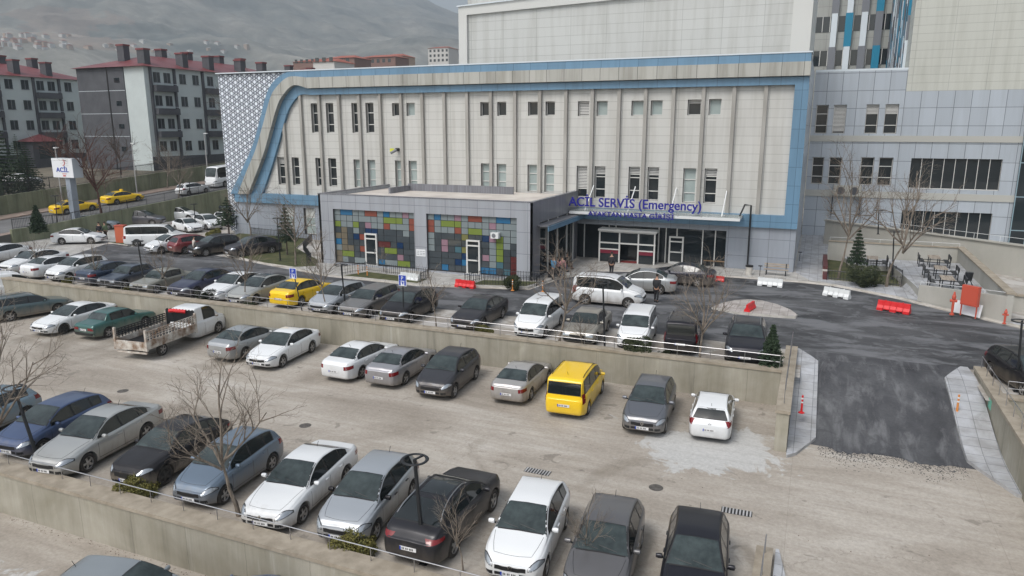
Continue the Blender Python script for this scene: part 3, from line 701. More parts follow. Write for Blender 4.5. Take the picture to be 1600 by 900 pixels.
# canopy with lettering
cy0, cy1, cz = 57.2, 60.0, 4.42
K = thing('entrance_canopy', 'glass and steel canopy over the emergency entrance', 'canopy')
cx0, cx1 = -18.85, -5.2
b = MB(); b.box(cx0, cx1, cy0, cy0+.16, cz-.16, cz+.06); b.box(cx0, cx1, cy1-.1, cy1, cz-.12, cz+.04)
b.box(cx0, cx1, cy0+1.3, cy0+1.4, cz-.14, cz-.02)
b.build('edge_beam', M['white'], K)
b = MB()
for i in range(11): x = cx0+.05+(cx1-cx0-.1)*i/10; b.beam((x, cy0+.16, cz-.05), (x, cy1-.1, cz-.05), .06, .12)
b.build('rafter', M['white'], K)
b = MB(); b.box(cx0+.02, cx1-.02, cy0+.05, cy1-.05, cz+.065, cz+.085)
gm, n, bs = newmat('canopy_glass'); bs.inputs['Base Color'].default_value = (.42, .47, .46, 1); bs.inputs['Roughness'].default_value = .15; bs.inputs['Alpha'].default_value = .55
b.build('glass_roof', gm, K)
for x in (-17.6, -14, -10.6, -6.6):
    b = MB(); b.beam((x, cy0+.4, cz+.1), (x, cy1+.1, cz+2.0), .07, .07); b.build('tie_rod', M['white'], K)
b = MB(); b.tube([(-5.25, cy0+.3, cz+.25), (-5.1, cy1-.6, cz+.9), (-4.65, cy1-.35, cz+.85), (-4.6, cy1-.35, .11)], .07, 8); b.build('downpipe', M['darkmetal'], K)
def text(s, size, m, parent, loc, rot=(math.pi/2, 0, 0), ext=.03, wx=1, name='lettering', align='LEFT', bold=0):
    cu = bpy.data.curves.new(name, 'FONT'); cu.body = s; cu.size = size; cu.extrude = ext; cu.align_x = align; cu.offset = bold
    o = bpy.data.objects.new('t', cu); COL.objects.link(o); bpy.context.view_layer.update()
    dg = bpy.context.evaluated_depsgraph_get(); me = bpy.data.meshes.new_from_object(o.evaluated_get(dg)); bpy.data.objects.remove(o)
    me.materials.clear(); me.materials.append(m)
    if isinstance(wx, tuple):      # fit to a width
        xs = [v.co.x for v in me.vertices]; k = wx[0]/(max(xs)-min(xs))
    else: k = wx
    o = bpy.data.objects.new(name, me); COL.objects.link(o); o.parent = parent; o.location = loc; o.rotation_euler = rot; o.scale = (k, 1, 1); return o
S = thing('emergency_sign', 'large blue letters ACİL SERVİS (Emergency) with red crescent on the entrance canopy', 'sign')
A = atY(889, 322, cy0-.05); B = atY(1096, 331, cy0-.05)
text('ACİL SERVİS (Emergency)', 1.02, M['signblue'], S, (A.x, cy0-.06, A.z+.06), wx=(B.x-A.x,), ext=.05, bold=.016)
b = MB(); b.box(A.x, B.x, cy0-.03, cy0+.0, A.z-.06, A.z-.0); b.build('support_rail', M['steel'], S)
for i in range(7): 
    x = A.x+(B.x-A.x)*i/6; b = MB(); b.box(x-.02, x+.02, cy0-.02, cy0+.01, cz+.0, A.z); b.build('bracket', M['steel'], S)
# crescent emblem: open to the right, a bar on the left
cr = MB(); c_ = atY(880, 313, cy0-.05); pts = []
for i in range(17): t = R(115-230*i/16+0); pts.append((.36*math.cos(t), .44*math.sin(t)))
for i in range(17): t = R(-105+210*i/16); pts.append((.24*math.cos(t)-.03, .34*math.sin(t)))
pts = [(c_.x+p[0]-.05, c_.z+p[1]) for p in pts]; 
for i in range(16): cr.prismY([pts[i], pts[i+1], pts[32-i], pts[33-i]], cy0-.1, cy0-.05)
cr.build('crescent', M['signred'], S)
S2 = thing('entrance_sign', 'smaller blue letters AYAKTAN HASTA GİRİŞİ hanging below the canopy edge', 'sign')
A = atY(919, 336, cy0-.08); B = atY(1053, 342, cy0-.08)
text('AYAKTAN HASTA GİRİŞİ', .54, M['signblue'], S2, (A.x, cy0-.1, A.z-.05), wx=(B.x-A.x,), ext=.03, bold=.008)
b = MB(); b.box(A.x, B.x, cy0-.05, cy0-.02, A.z+.12, A.z+.15); b.build('support_rail', M['steel'], S2)
# upper storey set back on the roof
U = thing('upper_block', 'plain pale panelled upper storey standing on the roof above the blue band', 'building')
b = MB(); b.box(-31.35, -2.9, 64.15, 82, 16.4, 22.9); b.build('panel_wall', M['beigeup'], U)
b = MB(); b.prismY([(-32.2, 16.4), (-31.35, 16.4), (-31.35, 21.45), (-2.9, 21.45+.9), (-2.9, 16.4), (-1.45, 16.4), (-1.45, 23.4), (-32.2, 22.2)], 63.9, 82.2)
b.build('frame_wall', mat('plain_pale_panel', (.55, .56, .54), .5), U)
b = MB(); b.beam((-32.3, 63.8, 22.24), (-1.4, 63.8, 23.45), .1, .1); b.beam((-29, 66, 22.65), (-12, 66, 23.3), .05, .05); b.beam((-29, 66, 22.9), (-12, 66, 23.55), .04, .04); b.build('roof_edge', M['fwhite'], U)
# ---------------------------------------------------------------- annex
X = thing('annex', 'single storey grey annex with two multicoloured glass fronts', 'building')
ax0, ax1, ay, az = -37.95, -18.93, 49.1, 5.9
fr = [(-36.55, -28.9, .25, 4.72), (-27.8, -20.2, .25, 4.72)]
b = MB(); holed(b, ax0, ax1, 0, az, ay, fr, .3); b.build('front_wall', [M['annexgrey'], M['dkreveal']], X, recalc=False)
b = MB(); b.box(ax0, ax0+.2, ay, FY-.3, 0, az); b.build('left_wall', M['annexgrey'], X)
b = MB(); b.box(ax1-.2, ax1, ay, FY-.3, 4.3, az); b.box(ax1-.2, ax1, ay, ay+1.5, 0, 4.3); b.box(ax1-.2, ax1, 59, FY-.3, 0, 4.3); b.build('right_wall', M['ribgrey'], X)
b = MB(); b.box(ax1-.18, ax1-.1, ay+1.5, 59, 0, 4.3); b.build('side_glazing', M['winglass'], X)
b = MB()
for y in (ay+1.55, 52.6, 54.8, 57.2, 58.9): b.box(ax1-.1, ax1-.02, y-.04, y+.04, 0, 4.3)
b.box(ax1-.1, ax1-.02, ay+1.5, 59, 0, .12); b.build('side_mullions', M['frame'], X)
b = MB(); b.box(ax0+.2, ax1-.2, ay+.35, FY-.3, az-.45, az-.3); b.build('roof_deck', M['roofw'], X)
b = MB(); b.box(ax0-.03, ax1+.03, ay-.03, ay+.3, az, az+.06); b.box(ax0-.03, ax0+.28, ay+.3, FY-.5, az, az+.06); b.box(ax1-.28, ax1+.03, ay+.3, FY-.5, az, az+.06); b.build('parapet_coping', M['ribgrey'], X)
b = MB(); b.box(ax0+3.4, ax1-5.2, 57.8, 58.0, az-.3, az+.34); b.box(ax0+3.4, ax0+3.6, 54.5, 57.8, az-.3, az+.2); b.build('roof_upstand', M['ribgrey'], X)
b = MB(); b.box(-36.55, -28.9, ay+.34, ay+.4, 0, .3); b.box(-27.8, -20.2, ay+.34, ay+.4, 0, .3); b.build('plinth', M['frame'], X)
# mosaic glazing: merged panes on an irregular grid
cols = {'g': mat('mosaic_grey_glass', (.19, .225, .235), .18), 'd': mat('mosaic_dark_glass', (.055, .066, .074), .06), 'b': mat('mosaic_blue', (.025, .13, .26), .2), 'n': mat('mosaic_navy', (.012, .035, .09), .15), 'r': mat('mosaic_red', (.22, .065, .045), .15), 'l': mat('mosaic_lime', (.16, .215, .045), .15), 'p': mat('mosaic_mauve', (.26, .16, .20), .3), 'm': mat('mosaic_maroon', (.09, .02, .02), .3), 'y': mat('mosaic_olive', (.16, .16, .06), .2), 't': mat('mosaic_teal', (.06, .13, .16), .2), 'o': mat('mosaic_tan', (.15, .13, .095), .2)}
g1 = ["ghbBgg rRgbggpg", ""]
ART1 = ["gbbgGrrgbgGpg", "gggGgggglllgR", "lggldpggrggGR", "dodgDnnddddgd", "oodnrrddddddd", "bodddgdmmdndd", "goodrod dllddd".replace(' ', ''), "ollddpd dddpdd".replace(' ', ''), "ogdggdg bgglld".replace(' ', '')]
ART2 = ["gbgGpgrrgGbbg", "rglllggGgpgGg", "rgggrgllgGggg", "gddddyddnplgg", "gdpdddnddglgd", "gdpdtydddgldd", "dddddnddpgldm", "ddddnbdddgtdm", "ddbddddbbbdtm"]
def mosaic(x0, x1, art, door_c):
    W_ = (x1-x0)/13; Hh = (4.72-.3)/9; rng = random.Random(5)
    by = {}
    for r_, row in enumerate(art):
        row = (row+'d'*13)[:13]; c = 0
        while c < 13:
            ch = row[c].lower(); w2 = 1
            if c < 12 and row[c+1].lower() == ch and ch in 'blrm': w2 = 2
            elif c < 12 and ch in 'gd' and row[c+1].lower() == ch and rng.random() < .25: w2 = 2
            z1 = 4.72-r_*Hh; by.setdefault(ch, []).append((x0+c*W_, x0+(c+w2)*W_, z1-Hh, z1)); c += w2
    b = MB(); keys = list(by)
    for i, ch in enumerate(keys):
        b.cur = i
        for p in by[ch]: b.box(p[0]+.02, p[1]-.02, ay+.20, ay+.25, p[2]+.02, p[3]-.02)
    o = b.build('mosaic_glazing', [cols[c_] for c_ in keys], X)
    b = MB(); b.box(x0, x1, ay+.26, ay+.3, .25, 4.72); b.build('glazing_frame', M['black'], X)
    D = thing('glass_door', 'white framed glass door in the %s coloured front of the annex' % ('left' if x0 < -30 else 'right'), 'door', (x0+door_c*W_, ay+.12, .11)); door(D, 1.15, 2.75)
mosaic(-36.55, -28.9, ART1, 5.0); mosaic(-27.8, -20.2, ART2, 5.8)
t = thing('awning', 'small tilted blue awning on the right side of the annex by the entrance', 'canopy')
b = MB(); b.beam((-18.6, 50.0, 4.1), (-18.6, 58.8, 4.1), 1.0, .10); b.build('awning_roof', M['ribgrey'], t)
b = MB(); b.beam((-18.05, 50.0, 3.9), (-18.05, 58.8, 3.9), .08, .35); b.build('fascia', M['blue'], t)
t = thing('wall_notice', 'small white notice on the pier between the coloured glass fronts', 'sign', (-28.35, ay-.02, 1.6))
b = MB(); b.box(-.42, .42, -.01, .01, -.28, .28); b.build('board', M['signwhite'], t)
b = MB(); [b.box(x, x+.2, -.016, -.012, z, z+.035) for x in (-.34, -.08, .16) for z in (-.16, -.04, .1)]; b.build('print', M['fgrey'], t)
t = thing('air_conditioner', 'small white outdoor unit fixed on the right coloured glass front', 'air conditioner', (-21.9, ay+.05, 3.35))
b = MB(); b.box(-.32, .32, -.3, .1, -.22, .22); b.build('casing', M['white'], t); b = MB(); b.lathe([(.16, -.31), (.16, -.30), (0, -.305)], 16, 'y', (-.06, 0, 0)); b.build('fan_grille', M['fgrey'], t)
for i, (x, z) in enumerate(((-16.0, 0), )): pass
# security camera and yellow plate on the facade
t = thing('security_camera', 'dark security camera on the beige facade above the annex', 'camera', (-36.9, FY-.1, 9.0))
b = MB(); b.box(-.12, .12, -.3, .1, .05, .35); b.build('mount', M['black'], t); b = MB(); b.tube([(-.5, -.5, -.12), (.05, -.3, .2)], .13, 8); b.build('camera_body', M['fgrey'], t)
t = thing('yellow_plate', 'small yellow plate beside the facade camera', 'sign', (-37.6, FY-.03, 9.15)); b = MB(); b.box(-.22, .22, -.01, .02, -.16, .16); b.build('plate', M['yellow'], t)
# ---------------------------------------------------------------- right wing
WY = 82.5
Wg = thing('right_wing', 'blue grey panelled hospital wing with dark ribbon glazing at the right', 'building')
wh = [(-.72, .42, 10.65, 13.5, 0), (.92, 2.1, 10.65, 13.5, 2), (3.9, 5.05, 10.65, 13.5, 3), (5.6, 6.8, 10.65, 13.5, 3),
      (-.66, .45, 5.5, 8.25, 0), (.95, 2.15, 5.5, 8.25, 0), (3.9, 5.12, 5.5, 8.3, 0), (5.55, 6.82, 5.5, 8.3, 0),
      (8.4, 16.1, 5.3, 8.28, 9), (8.1, 15.9, .3, 3.1, 9)]
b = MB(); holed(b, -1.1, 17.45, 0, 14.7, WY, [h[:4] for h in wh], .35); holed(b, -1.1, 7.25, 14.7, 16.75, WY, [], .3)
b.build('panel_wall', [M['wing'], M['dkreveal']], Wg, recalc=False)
for h in wh:
    hh = h[3]-h[2]
    if h[4] < 9: window(Wg, h[0]+.02, h[1]-.02, h[2]+.02, h[3]-.02, WY+.3, 0, (hh*.28, hh*.68), {0: 0, 2: .95, 3: .32}[h[4]])
    else:
        b = MB(); b.box(h[0], h[1], WY+.25, WY+.32, h[2], h[3]); b.build('ribbon_glass', M['winglass'], Wg)
        b = MB(); nn = 8
        for i in range(nn+1): x = h[0]+(h[1]-h[0])*i/nn; b.box(x-.024, x+.024, WY+.16, WY+.24, h[2], h[3])
        b.box(h[0], h[1], WY+.15, WY+.24, h[2], h[2]+.07); b.build('mullions', M['frame'], Wg)
b = MB(); b.box(-1.1, 17.45, WY-.1, WY-.003, 9.85, 10.45); b.box(-1.1, 17.45, WY-.1, WY-.003, 4.25, 4.9); b.build('string_course', M['wingstrip'], Wg)
b = MB(); b.box(-1.1, 7.25, WY, WY+6, 16.75, 16.95); b.build('parapet', M['fwhite'], Wg)
b = MB(); b.box(-1.1, 60, WY+.5, 108, 0, 14.5); b.build('block_core', M['roofgrey'], Wg)
b = MB(); b.box(-1.1, 7.25, WY+.36, 108, 14.5, 16.7); b.build('block_core', M['wing'], Wg)
b = MB(); b.box(7.25, 60, WY+.02, 108, 14.7, 34); b.build('upper_wall', cladding('wing_upper_cladding', (.49, .50, .455), 3.1, .76, .02, (.6,), .018, 'auto', .5, .3), Wg)
b = MB(); b.box(17.45, 60, WY-.25, WY+.2, 0, 14.7); b.build('curtain_wall', cladding('dark_curtain_glass', (.02, .028, .032), 1.25, 3.2, .1, (12,), .05, 'xz', .06, 0), Wg)
T = thing('hospital_tower', 'distant hospital tower with white grey and teal vertical fins', 'building')
TY = 112
b = MB(); b.box(-6, 9, TY, TY+20, 0, 42); b.build('tower_wall', cladding('tower_wall', (.34, .35, .33), 3.5, 1.4, .05, (.6,), .03, 'auto', .5, .3), T)
for z in (19.5, 23.9, 28.4, 32.8):
    b = MB(); b.box(-4, 7.2, TY-.05, TY+.1, z, z+2.0); b.build('ribbon_window', M['winglass'], T)
    b = MB(); 
    for x in np.arange(-4, 7.2, .95): b.box(x-.04, x+.04, TY-.12, TY-.05, z, z+2.0)
    b.build('mullions', M['frame'], T)
for k, (x, seq) in enumerate([(.35, 'gwgw'), (2.15, 'wtwg'), (4.0, 'gwgw'), (5.75, 'tgtg')]):
    for j, ch in enumerate(seq):
        z = [21.9+4.3, 21.9, 17.6, 13.3][j]
        wd = .42 if ch == 'w' else .5
        b = MB(); b.box(x-wd, x+wd-.1, TY-.6, TY-.12, z+.0, z+4.3 if j else 42); b.build('fin', {'g': M['fgrey'], 'w': M['fwhite'], 't': M['teal']}[ch], T)
b = MB(); rng = random.Random(2)
mm = [M['fwhite'], M['fgrey'], M['teal'], M['aptdark']]
for i in range(34):
    y = 86.5+i*.72; z = 16; 
    while z < 40:
        hz = rng.uniform(1.5, 4); b.cur = rng.randrange(4); b.box(7.0+rng.random()*.04, 7.24, y, y+.34, z, z+hz-.01); z += hz
b.build('side_fins', mm, T)
# podium, garden walls and terrace
t = thing('podium_wall', 'tall beige podium wall with white handrail in front of the right wing', 'wall')
pa = G(1290, 343, 2.5); pb_ = G(1600, 383, 2.5); pc = pa+(pb_-pa)*1.8
b = MB(); b.prism([(pa.x, pa.y), (pc.x, pc.y), (pc.x, pc.y+.4), (pa.x, pa.y+.4)], -.2, 2.4); b.build('wall_face', M['podium'], t)
b = MB(); b.prism([(pa.x, pa.y+.4), (pc.x, pc.y+.4), (pc.x, WY), (pa.x, WY)], -.1, .25); b.build('deck', M['patio'], t)
b = MB(); b.beam((pa.x, pa.y+.15, 2.45), (pc.x, pc.y+.15, 2.45), .55, .1); b.build('coping', M['podium'], t)
railing('white handrail on the podium wall below the ribbon windows', [(pa.x+.1, pa.y+.1, 2.5), (pc.x, pc.y+.1, 2.5)], .45, 2, M['white'], (1, ))
TZ = .75
flat('picnic_terrace', [(5.8, 63.2), (10.9, 65.6), (11.2, 54.2), (10.6, 49.4), (6.9, 52.8), (6.6, 56)], TZ, M['pave'], .7, M['podium'])
flat('garden_terrace', [(2.6, 66.5), (3.4, 62.8), (5.82, 63.2), (11.2, 66.9), (2.6, 66.9)], TZ*.7, M['pave'], .5, M['podium'])
b = MB(); b.quad((6.2, 57.2, .14), (6.9, 52.9, .14), (7.35, 53.2, TZ+.005), (6.75, 57.6, TZ+.005)); structure(b.build('terrace_ramp', M['pave'], recalc=False))
t = thing('terrace_wall', 'beige parapet wall round the picnic terrace with sloping right side', 'wall')
b = MB(); b.prism([(1.3, 66.95), (10.9, 66.95), (10.9, 67.3), (1.3, 67.3)], 0, 1.75)
b.add([(10.9, 67.3, 0), (11.25, 67.3, 0), (11.25, 67.3, 1.75), (10.9, 67.3, 1.75), (10.75, 49.0, 0), (11.1, 49.0, 0), (11.1, 49.0, 1.75), (10.75, 49.0, 1.75)], [(0, 1, 2, 3), (4, 7, 6, 5), (0, 3, 7, 4), (1, 5, 6, 2), (3, 2, 6, 7)])
b.build('wall_face', M['podium'], t)
b = MB(); b.beam((10.95, 48.95, 1.80), (11.1, 67.35, 1.80), .5, .1); b.beam((1.3, 67.1, 1.78), (11.3, 67.1, 1.78), .45, .08); b.build('coping', M['cap'], t)
t = thing('terrace_front_wall', 'beige front wall of the picnic terrace behind the red cabinet and hydrant', 'wall')
b = MB(); b.add([(6.7, 53.0, 0), (10.75, 49.0, 0), (10.75, 49.0, 1.6), (6.7, 53.0, 1.15), (6.95, 53.2, 0), (11.0, 49.2, 0), (11.0, 49.2, 1.6), (6.95, 53.2, 1.15)], [(0, 1, 2, 3), (4, 7, 6, 5), (3, 2, 6, 7), (0, 3, 7, 4), (1, 5, 6, 2)]); b.build('wall_face', M['podium'], t)
railing('white handrail along the terrace front wall', [(6.8, 53.1, 1.15), (10.85, 49.1, 1.6)], .22, 1.4, M['white'], (1, ))
railing('white handrail on the garden wall behind the picnic tables', [(1.4, 67.1, 1.8), (11.0, 67.1, 1.8)], .3, 2, M['white'], (1, ))
t = thing('low_wall', 'low beige wall at the far right behind the small red hydrant', 'wall'); b = MB(); b.box(11.4, 30, 52.5, 52.8, 0, 1.0); b.build('wall_face', M['podium'], t); b = MB(); b.box(11.4, 30, 52.4, 52.9, 1.0, 1.1); b.build('coping', M['cap'], t)
t = thing('brick_pier', 'maroon tiled step strip left of the garden lawn', 'pier'); b = MB(); b.box(.95, 1.28, 57.9, 59.6, .1, .45); b.box(.95, 1.28, 60.2, 66, .1, .75); b.build('tiles', M['brick'], t); b = MB(); b.box(.92, 1.31, 59.6, 60.2, .1, .5); b.build('cap', M['kerb'], t)
# ================================================================ APARTMENT BLOCKS
def apt(label, x1, y0, y1, depth, zb, ze, storeys, dark_end=True):
    A = thing('apartment_building', label, 'building'); x0 = x1-depth
    g = MB(); g.cur = 0; sh = (ze-zb)/storeys
    win = []; holes = []
    # side facade facing +X, bays repeat along Y
    yb = y0+5.5; bay = 0; dark = MB(); 
    b = MB(); b.box(x0, x1, y0, y1, zb-6, ze); b.build('wall', M['aptwhite'], A)
    if dark_end:
        b = MB(); b.box(x0-.05, x1-4.2, y0-.12, y0, zb-6, ze-.02); b.build('dark_gable', M['aptdark'], A)
        b = MB()
        for s in range(1, storeys): b.box(x0-.05, x1-4.2, y0-.14, y0-.12, zb+s*sh-.03, zb+s*sh+.03)
        b.build('gable_line', M['fwhite'], A); b = MB(); b.box((x0+x1-4)/2+1.4, (x0+x1-4)/2+1.6, y0-.2, y0-.12, zb-5, ze); b.build('downpipe', M['black'], A)
        for s in range(storeys):
            b = MB(); b.box(x1-6.3, x1-5.2, y0-.17, y0-.12, zb+s*sh+1.2, zb+s*sh+1.9); b.build('window', M['winglass'], A)
    b = MB(); b.box(x1, x1+.06, y0, y1, zb-6, zb+.4); b.build('dark_plinth', M['aptdark'], A)
    wproto = None
    y = y0+1.2; k = 0
    while y < y1-6:
        # balcony bay 3.4 m, then two-window bay 5.6 m
        bw = 4.2 if k % 2 == 0 else 6.2
        b = MB()
        b.box(x1, x1+.35, y-.35, y, zb-4, ze-.1); b.box(x1, x1+.35, y+bw, y+bw+.35, zb-4, ze-.1)
        b.build('dark_pilaster', M['aptdark'], A)
        for s in range(1, storeys):
            b = MB(); b.box(x1, x1+1.0, y, y+bw, zb+s*sh-.15, zb+s*sh+.8); b.build('balcony', M['aptdark'], A)
            b = MB(); b.box(x1+.9, x1+.96, y, y+bw, zb+s*sh+1.0, zb+s*sh+1.05); b.build('balcony_rail', M['fwhite'], A)
        ws = [y+bw*.25-.6, y+bw*.72-.6, y+bw+1.3, y+bw+4.0]
        for s in range(storeys):
            for wy in ws:
                if wy > y1-1.5: continue
                if wproto is None:
                    b = MB(); b.box(-.02, .05, 0, 1.25, 0, 1.5); wproto = b.build('window', M['winglass'], A); o = wproto
                    b = MB(); b.box(.05, .09, -.08, 1.33, -.1, 0); b.box(.05, .08, .58, .66, 0, 1.5); b.build('frame', M['fgrey'], wproto)
                    wt_ = snapshot(wproto)
                else: copy_tree(wt_, A); o = [c for c in bpy.data.objects if c.parent == A][-1]; o = LASTC[0] if LASTC else o
                o.location = (x1+.01, wy, zb+s*sh+1.25)
        y += bw+6.2; k += 1
    r = MB(); ov = .7; zr = ze+2.4; xm = (x0+x1)/2
    P = [(x0-ov, y0-ov, ze), (x1+ov, y0-ov, ze), (x1+ov, y1+ov, ze), (x0-ov, y1+ov, ze), (xm, y0+depth/2, zr), (xm, y1-depth/2, zr)]
    r.add(P, [(0, 1, 4), (1, 2, 5, 4), (2, 3, 5), (3, 0, 4, 5), (3, 2, 1, 0)]); r.build('roof', M['redroof'], A)
    roofp = [c for c in bpy.data.objects if c.name.startswith('roof') and c.parent == A][-1]
    cp = None; yy_ = y0+1.5; j = 0
    while yy_ < y1-2:
        for xx, zz in ((x1-1.4, ze-.1), (xm-1.2, ze+1.0)):
            if cp is None:
                b = MB(); b.cur = 0; b.box(-.75, .75, -.55, .55, 0, 2.6); b.cur = 1; b.box(-.85, .85, -.65, .65, 2.6, 2.85); cp = b.build('chimney', [M['aptdark'], M['redroof']], roofp); cp.location = (xx, yy_, zz)
            else: c = cp.copy(); COL.objects.link(c); c.parent = roofp; c.location = (xx, yy_+(2.4 if zz > ze else 0), zz)
        yy_ += 5.6 if j % 2 else 7.4; j += 1
    return A
LASTC = []
_oc = copy_tree
def copy_tree(t, parent=None, top=True):
    c = t[0].copy(); COL.objects.link(c); c.parent = parent
    for k in t[1]: copy_tree(k, c, False)
    if top: LASTC[:] = [c]
    return c
apt('grey and white apartment block with dark gable end and red roof behind the street', -96, 84, 118, 14.5, 6.4, 20.4, 4)
apt('far apartment block with red roof continuing behind the lattice screen', -100, 128, 168, 13, 7.5, 20.6, 4, False)
apt('third apartment block with red roof farther behind the lattice screen', -104, 178, 225, 13, 8, 21.2, 4, False)
apt('white apartment block with red roof at the left edge of the photo', -124, 62, 96, 14, 6.4, 19.6, 4, False)
t = thing('entrance_porch', 'small red roofed porch in front of the leftmost apartment block', 'porch', (-121.5, 84, 6.2))
b = MB(); b.box(-1.5, 1.5, -2.4, 2.4, -2, 2.8); b.build('porch_wall', M['aptdark'], t)
b = MB(); b.add([(-2, -3, 2.8), (2, -3, 2.8), (2, 3, 2.8), (-2, 3, 2.8), (0, 0, 4.0)], [(0, 1, 4), (1, 2, 4), (2, 3, 4), (3, 0, 4), (3, 2, 1, 0)]); b.build('porch_roof', M['redroof'], t)
b = MB(); b.box(1.5, 1.54, -1.4, 1.4, 0, 2.1); b.build('doorway', M['winglass'], t)
# distant town at the foot of the hills
rng = random.Random(11)
def house(x, y, z, sx, sy, h, wallm, roofm, label, group=None, rows=0, hip=1.5):
    t = thing('house', label, 'building', (x, y, z), 0, group)
    b = MB(); b.box(-sx/2, sx/2, -sy/2, sy/2, -8, h); b.build('wall', wallm, t)
    b = MB(); o_ = .5; b.add([(-sx/2-o_, -sy/2-o_, h), (sx/2+o_, -sy/2-o_, h), (sx/2+o_, sy/2+o_, h), (-sx/2-o_, sy/2+o_, h), (-sx/4, 0, h+hip), (sx/4, 0, h+hip)], [(0, 1, 5, 4), (1, 2, 5), (2, 3, 4, 5), (3, 0, 4), (3, 2, 1, 0)]); b.build('roof', roofm, t)
    if rows:
        b = MB()
        for r_ in range(rows):
            for x_ in np.arange(-sx/2+1, sx/2-1.5, 3): b.box(x_, x_+1.5, -sy/2-.08, -sy/2, 1+r_*3, 2.6+r_*3)
        b.build('window_rows', M['winglass'], t)
        for o in kids(t):
            if o.name.startswith('window_rows'): o['kind'] = 'stuff'
    return t
pw = mat('distant_white_render', (.55, .54, .52), .8); pr = mat('distant_red_roof', (.32, .10, .07), .8); pb = mat('distant_brown_wall', (.20, .12, .10), .8); pt = mat('distant_tan_wall', (.42, .32, .25), .8)
def dist_at(x, y, d): v = sight(x, y); p = np.array([0, 0, CH])+v*d; return p
p = dist_at(693, 100, 480); house(p[0], p[1], p[2], 15, 14, 9.5, pw, pr, 'pale high rise block with reddish top left of the upper block', rows=3)
for i, (px, py, d, wd, h_, wm) in enumerate([(505, 103, 330, 24, 1.6, pb), (545, 103, 300, 14, 2.6, pb), (600, 103, 340, 20, 3.4, pb), (622, 101, 350, 12, 3.4, pt), (572, 102, 420, 16, 3.0, pt), (522, 104, 260, 9, 1.2, pw)]):
    p = dist_at(px, py, d); house(p[0], p[1], p[2], wd, 12, h_, wm, pr, ['low brown house behind the roof edge, leftmost of the roofs beyond the hospital', 'dark brown house with red roof beyond the hospital roof', 'wide brown house with red roof beyond the hospital roof', 'tan house with orange roof at the right of the brown one', 'tan house behind the brown roofs beyond the hospital', 'small white topped house just above the blue band'][i], 'roofs beyond the hospital', 1)
def ridge(px):   # skyline height above the horizon by direction
    return np.interp(px, [-400, 0, 200, 400, 520, 600, 650, 700, 760, 900, 1700], [345, 340, 308, 272, 232, 208, 197, 181, 168, 140, 115])
def hill(px, tt):
    v = sight(px, 200); v = np.array([v[0], v[1]]); v = v/np.linalg.norm(v); d = 1100+3600*tt
    H_ = ridge(px)/1157*4700*math.cos(math.atan((px-800)/1157))
    q = Vector((v[0]*d/900, v[1]*d/900, 0))
    f = noise.fractal(q*1.3, 1.0, 2.1, 6)*95*min(1, tt*2.5)+abs(noise.fractal(q*3.1+Vector((5, 3, 0)), .9, 2.2, 5))*-60*min(1, tt*3)
    hump = 70*math.exp(-((tt-.14)/.08)**2)*np.interp(px, [-100, 60, 260, 420], [1, 1, .4, 0])
    return (v[0]*d, v[1]*d, tt**1.15*H_+f*(1-.6*tt)+hump-4)
for i in range(64):
    px = rng.uniform(-10, 125) if i < 48 else rng.uniform(120, 420); yt = rng.uniform(64, 86) if i < 48 else rng.uniform(72, 92)
    for tt in np.arange(0, .6, .004):
        p = hill(px, tt); dax = float(np.dot(np.array([p[0], p[1]]), _fw[:2]/np.linalg.norm(_fw[:2])))
        if 200-1157*(p[2]-CH)/dax < yt: break
    wm_, rm_ = rng.choice([(pw, 'white'), (pw, 'white'), (pt, 'tan')]), rng.choice([(pr, 'red'), (pr, 'red'), (pw, 'pale')])
    house(p[0], p[1], p[2], rng.uniform(5, 13), 9, rng.uniform(3, 6.5), wm_[0], rm_[0], 'tiny %s house with %s roof %s' % (wm_[1], rm_[1], 'in the dense far town at the left' if i < 48 else 'scattered above the apartment roofs'), 'far town buildings' if i < 48 else 'scattered hillside houses')
# ================================================================ HILLS
b = MB(); NX, NY = 260, 110; vs_ = []
def ridge(px):   # skyline height in degrees-like pixels above the horizon, by azimuth
    return np.interp(px, [-400, 0, 200, 400, 520, 600, 650, 700, 760, 900, 1700], [345, 340, 308, 272, 232, 208, 197, 181, 168, 140, 115])
for j in range(NY+1):
    for i in range(NX+1):
        px = -500+2300*i/NX; tt = j/NY; p = hill(px, tt); vs_.append(p); continue
        H_ = ridge(px)/1157*4800*math.cos(math.atan((px-800)/1157))
        q = Vector((v[0]*d/900, v[1]*d/900, 0))
        prof = tt**1.25*H_
        f = noise.fractal(q*1.3, 1.0, 2.1, 6)*95*min(1, tt*2.5)+abs(noise.fractal(q*3.1+Vector((5, 3, 0)), .9, 2.2, 5))*-60*min(1, tt*3)
        hump = 60*math.exp(-((tt-.18)/.10)**2)*np.interp(px, [-100, 60, 260, 420], [1, 1, .35, 0])
        z = prof+f*(1-.6*tt)+hump-4
        vs_.append((v[0]*d, v[1]*d, z))
b.add(vs_, [(j*(NX+1)+i, j*(NX+1)+i+1, (j+1)*(NX+1)+i+1, (j+1)*(NX+1)+i) for j in range(NY) for i in range(NX)])
m, n, bs = newmat('hill_scrub'); v = coords(n, 'world')
f1 = noi(n, v, .004, 9, .68, .6); c = ramp(n, f1, [(.36, (.09, .105, .10)), (.46, (.19, .195, .175)), (.56, (.27, .26, .225)), (.70, (.42, .395, .345))])
f2 = noi(n, v, .02, 8, .75); c = mix(n, .8, c, ramp(n, f2, [(.3, (.45,)*3), (.68, (1.3,)*3)]), 'MULTIPLY')
sp = n.nodes.new('ShaderNodeSeparateXYZ'); n.links.new(v, sp.inputs[0])
f3 = noi(n, v, .0035, 5, .6)
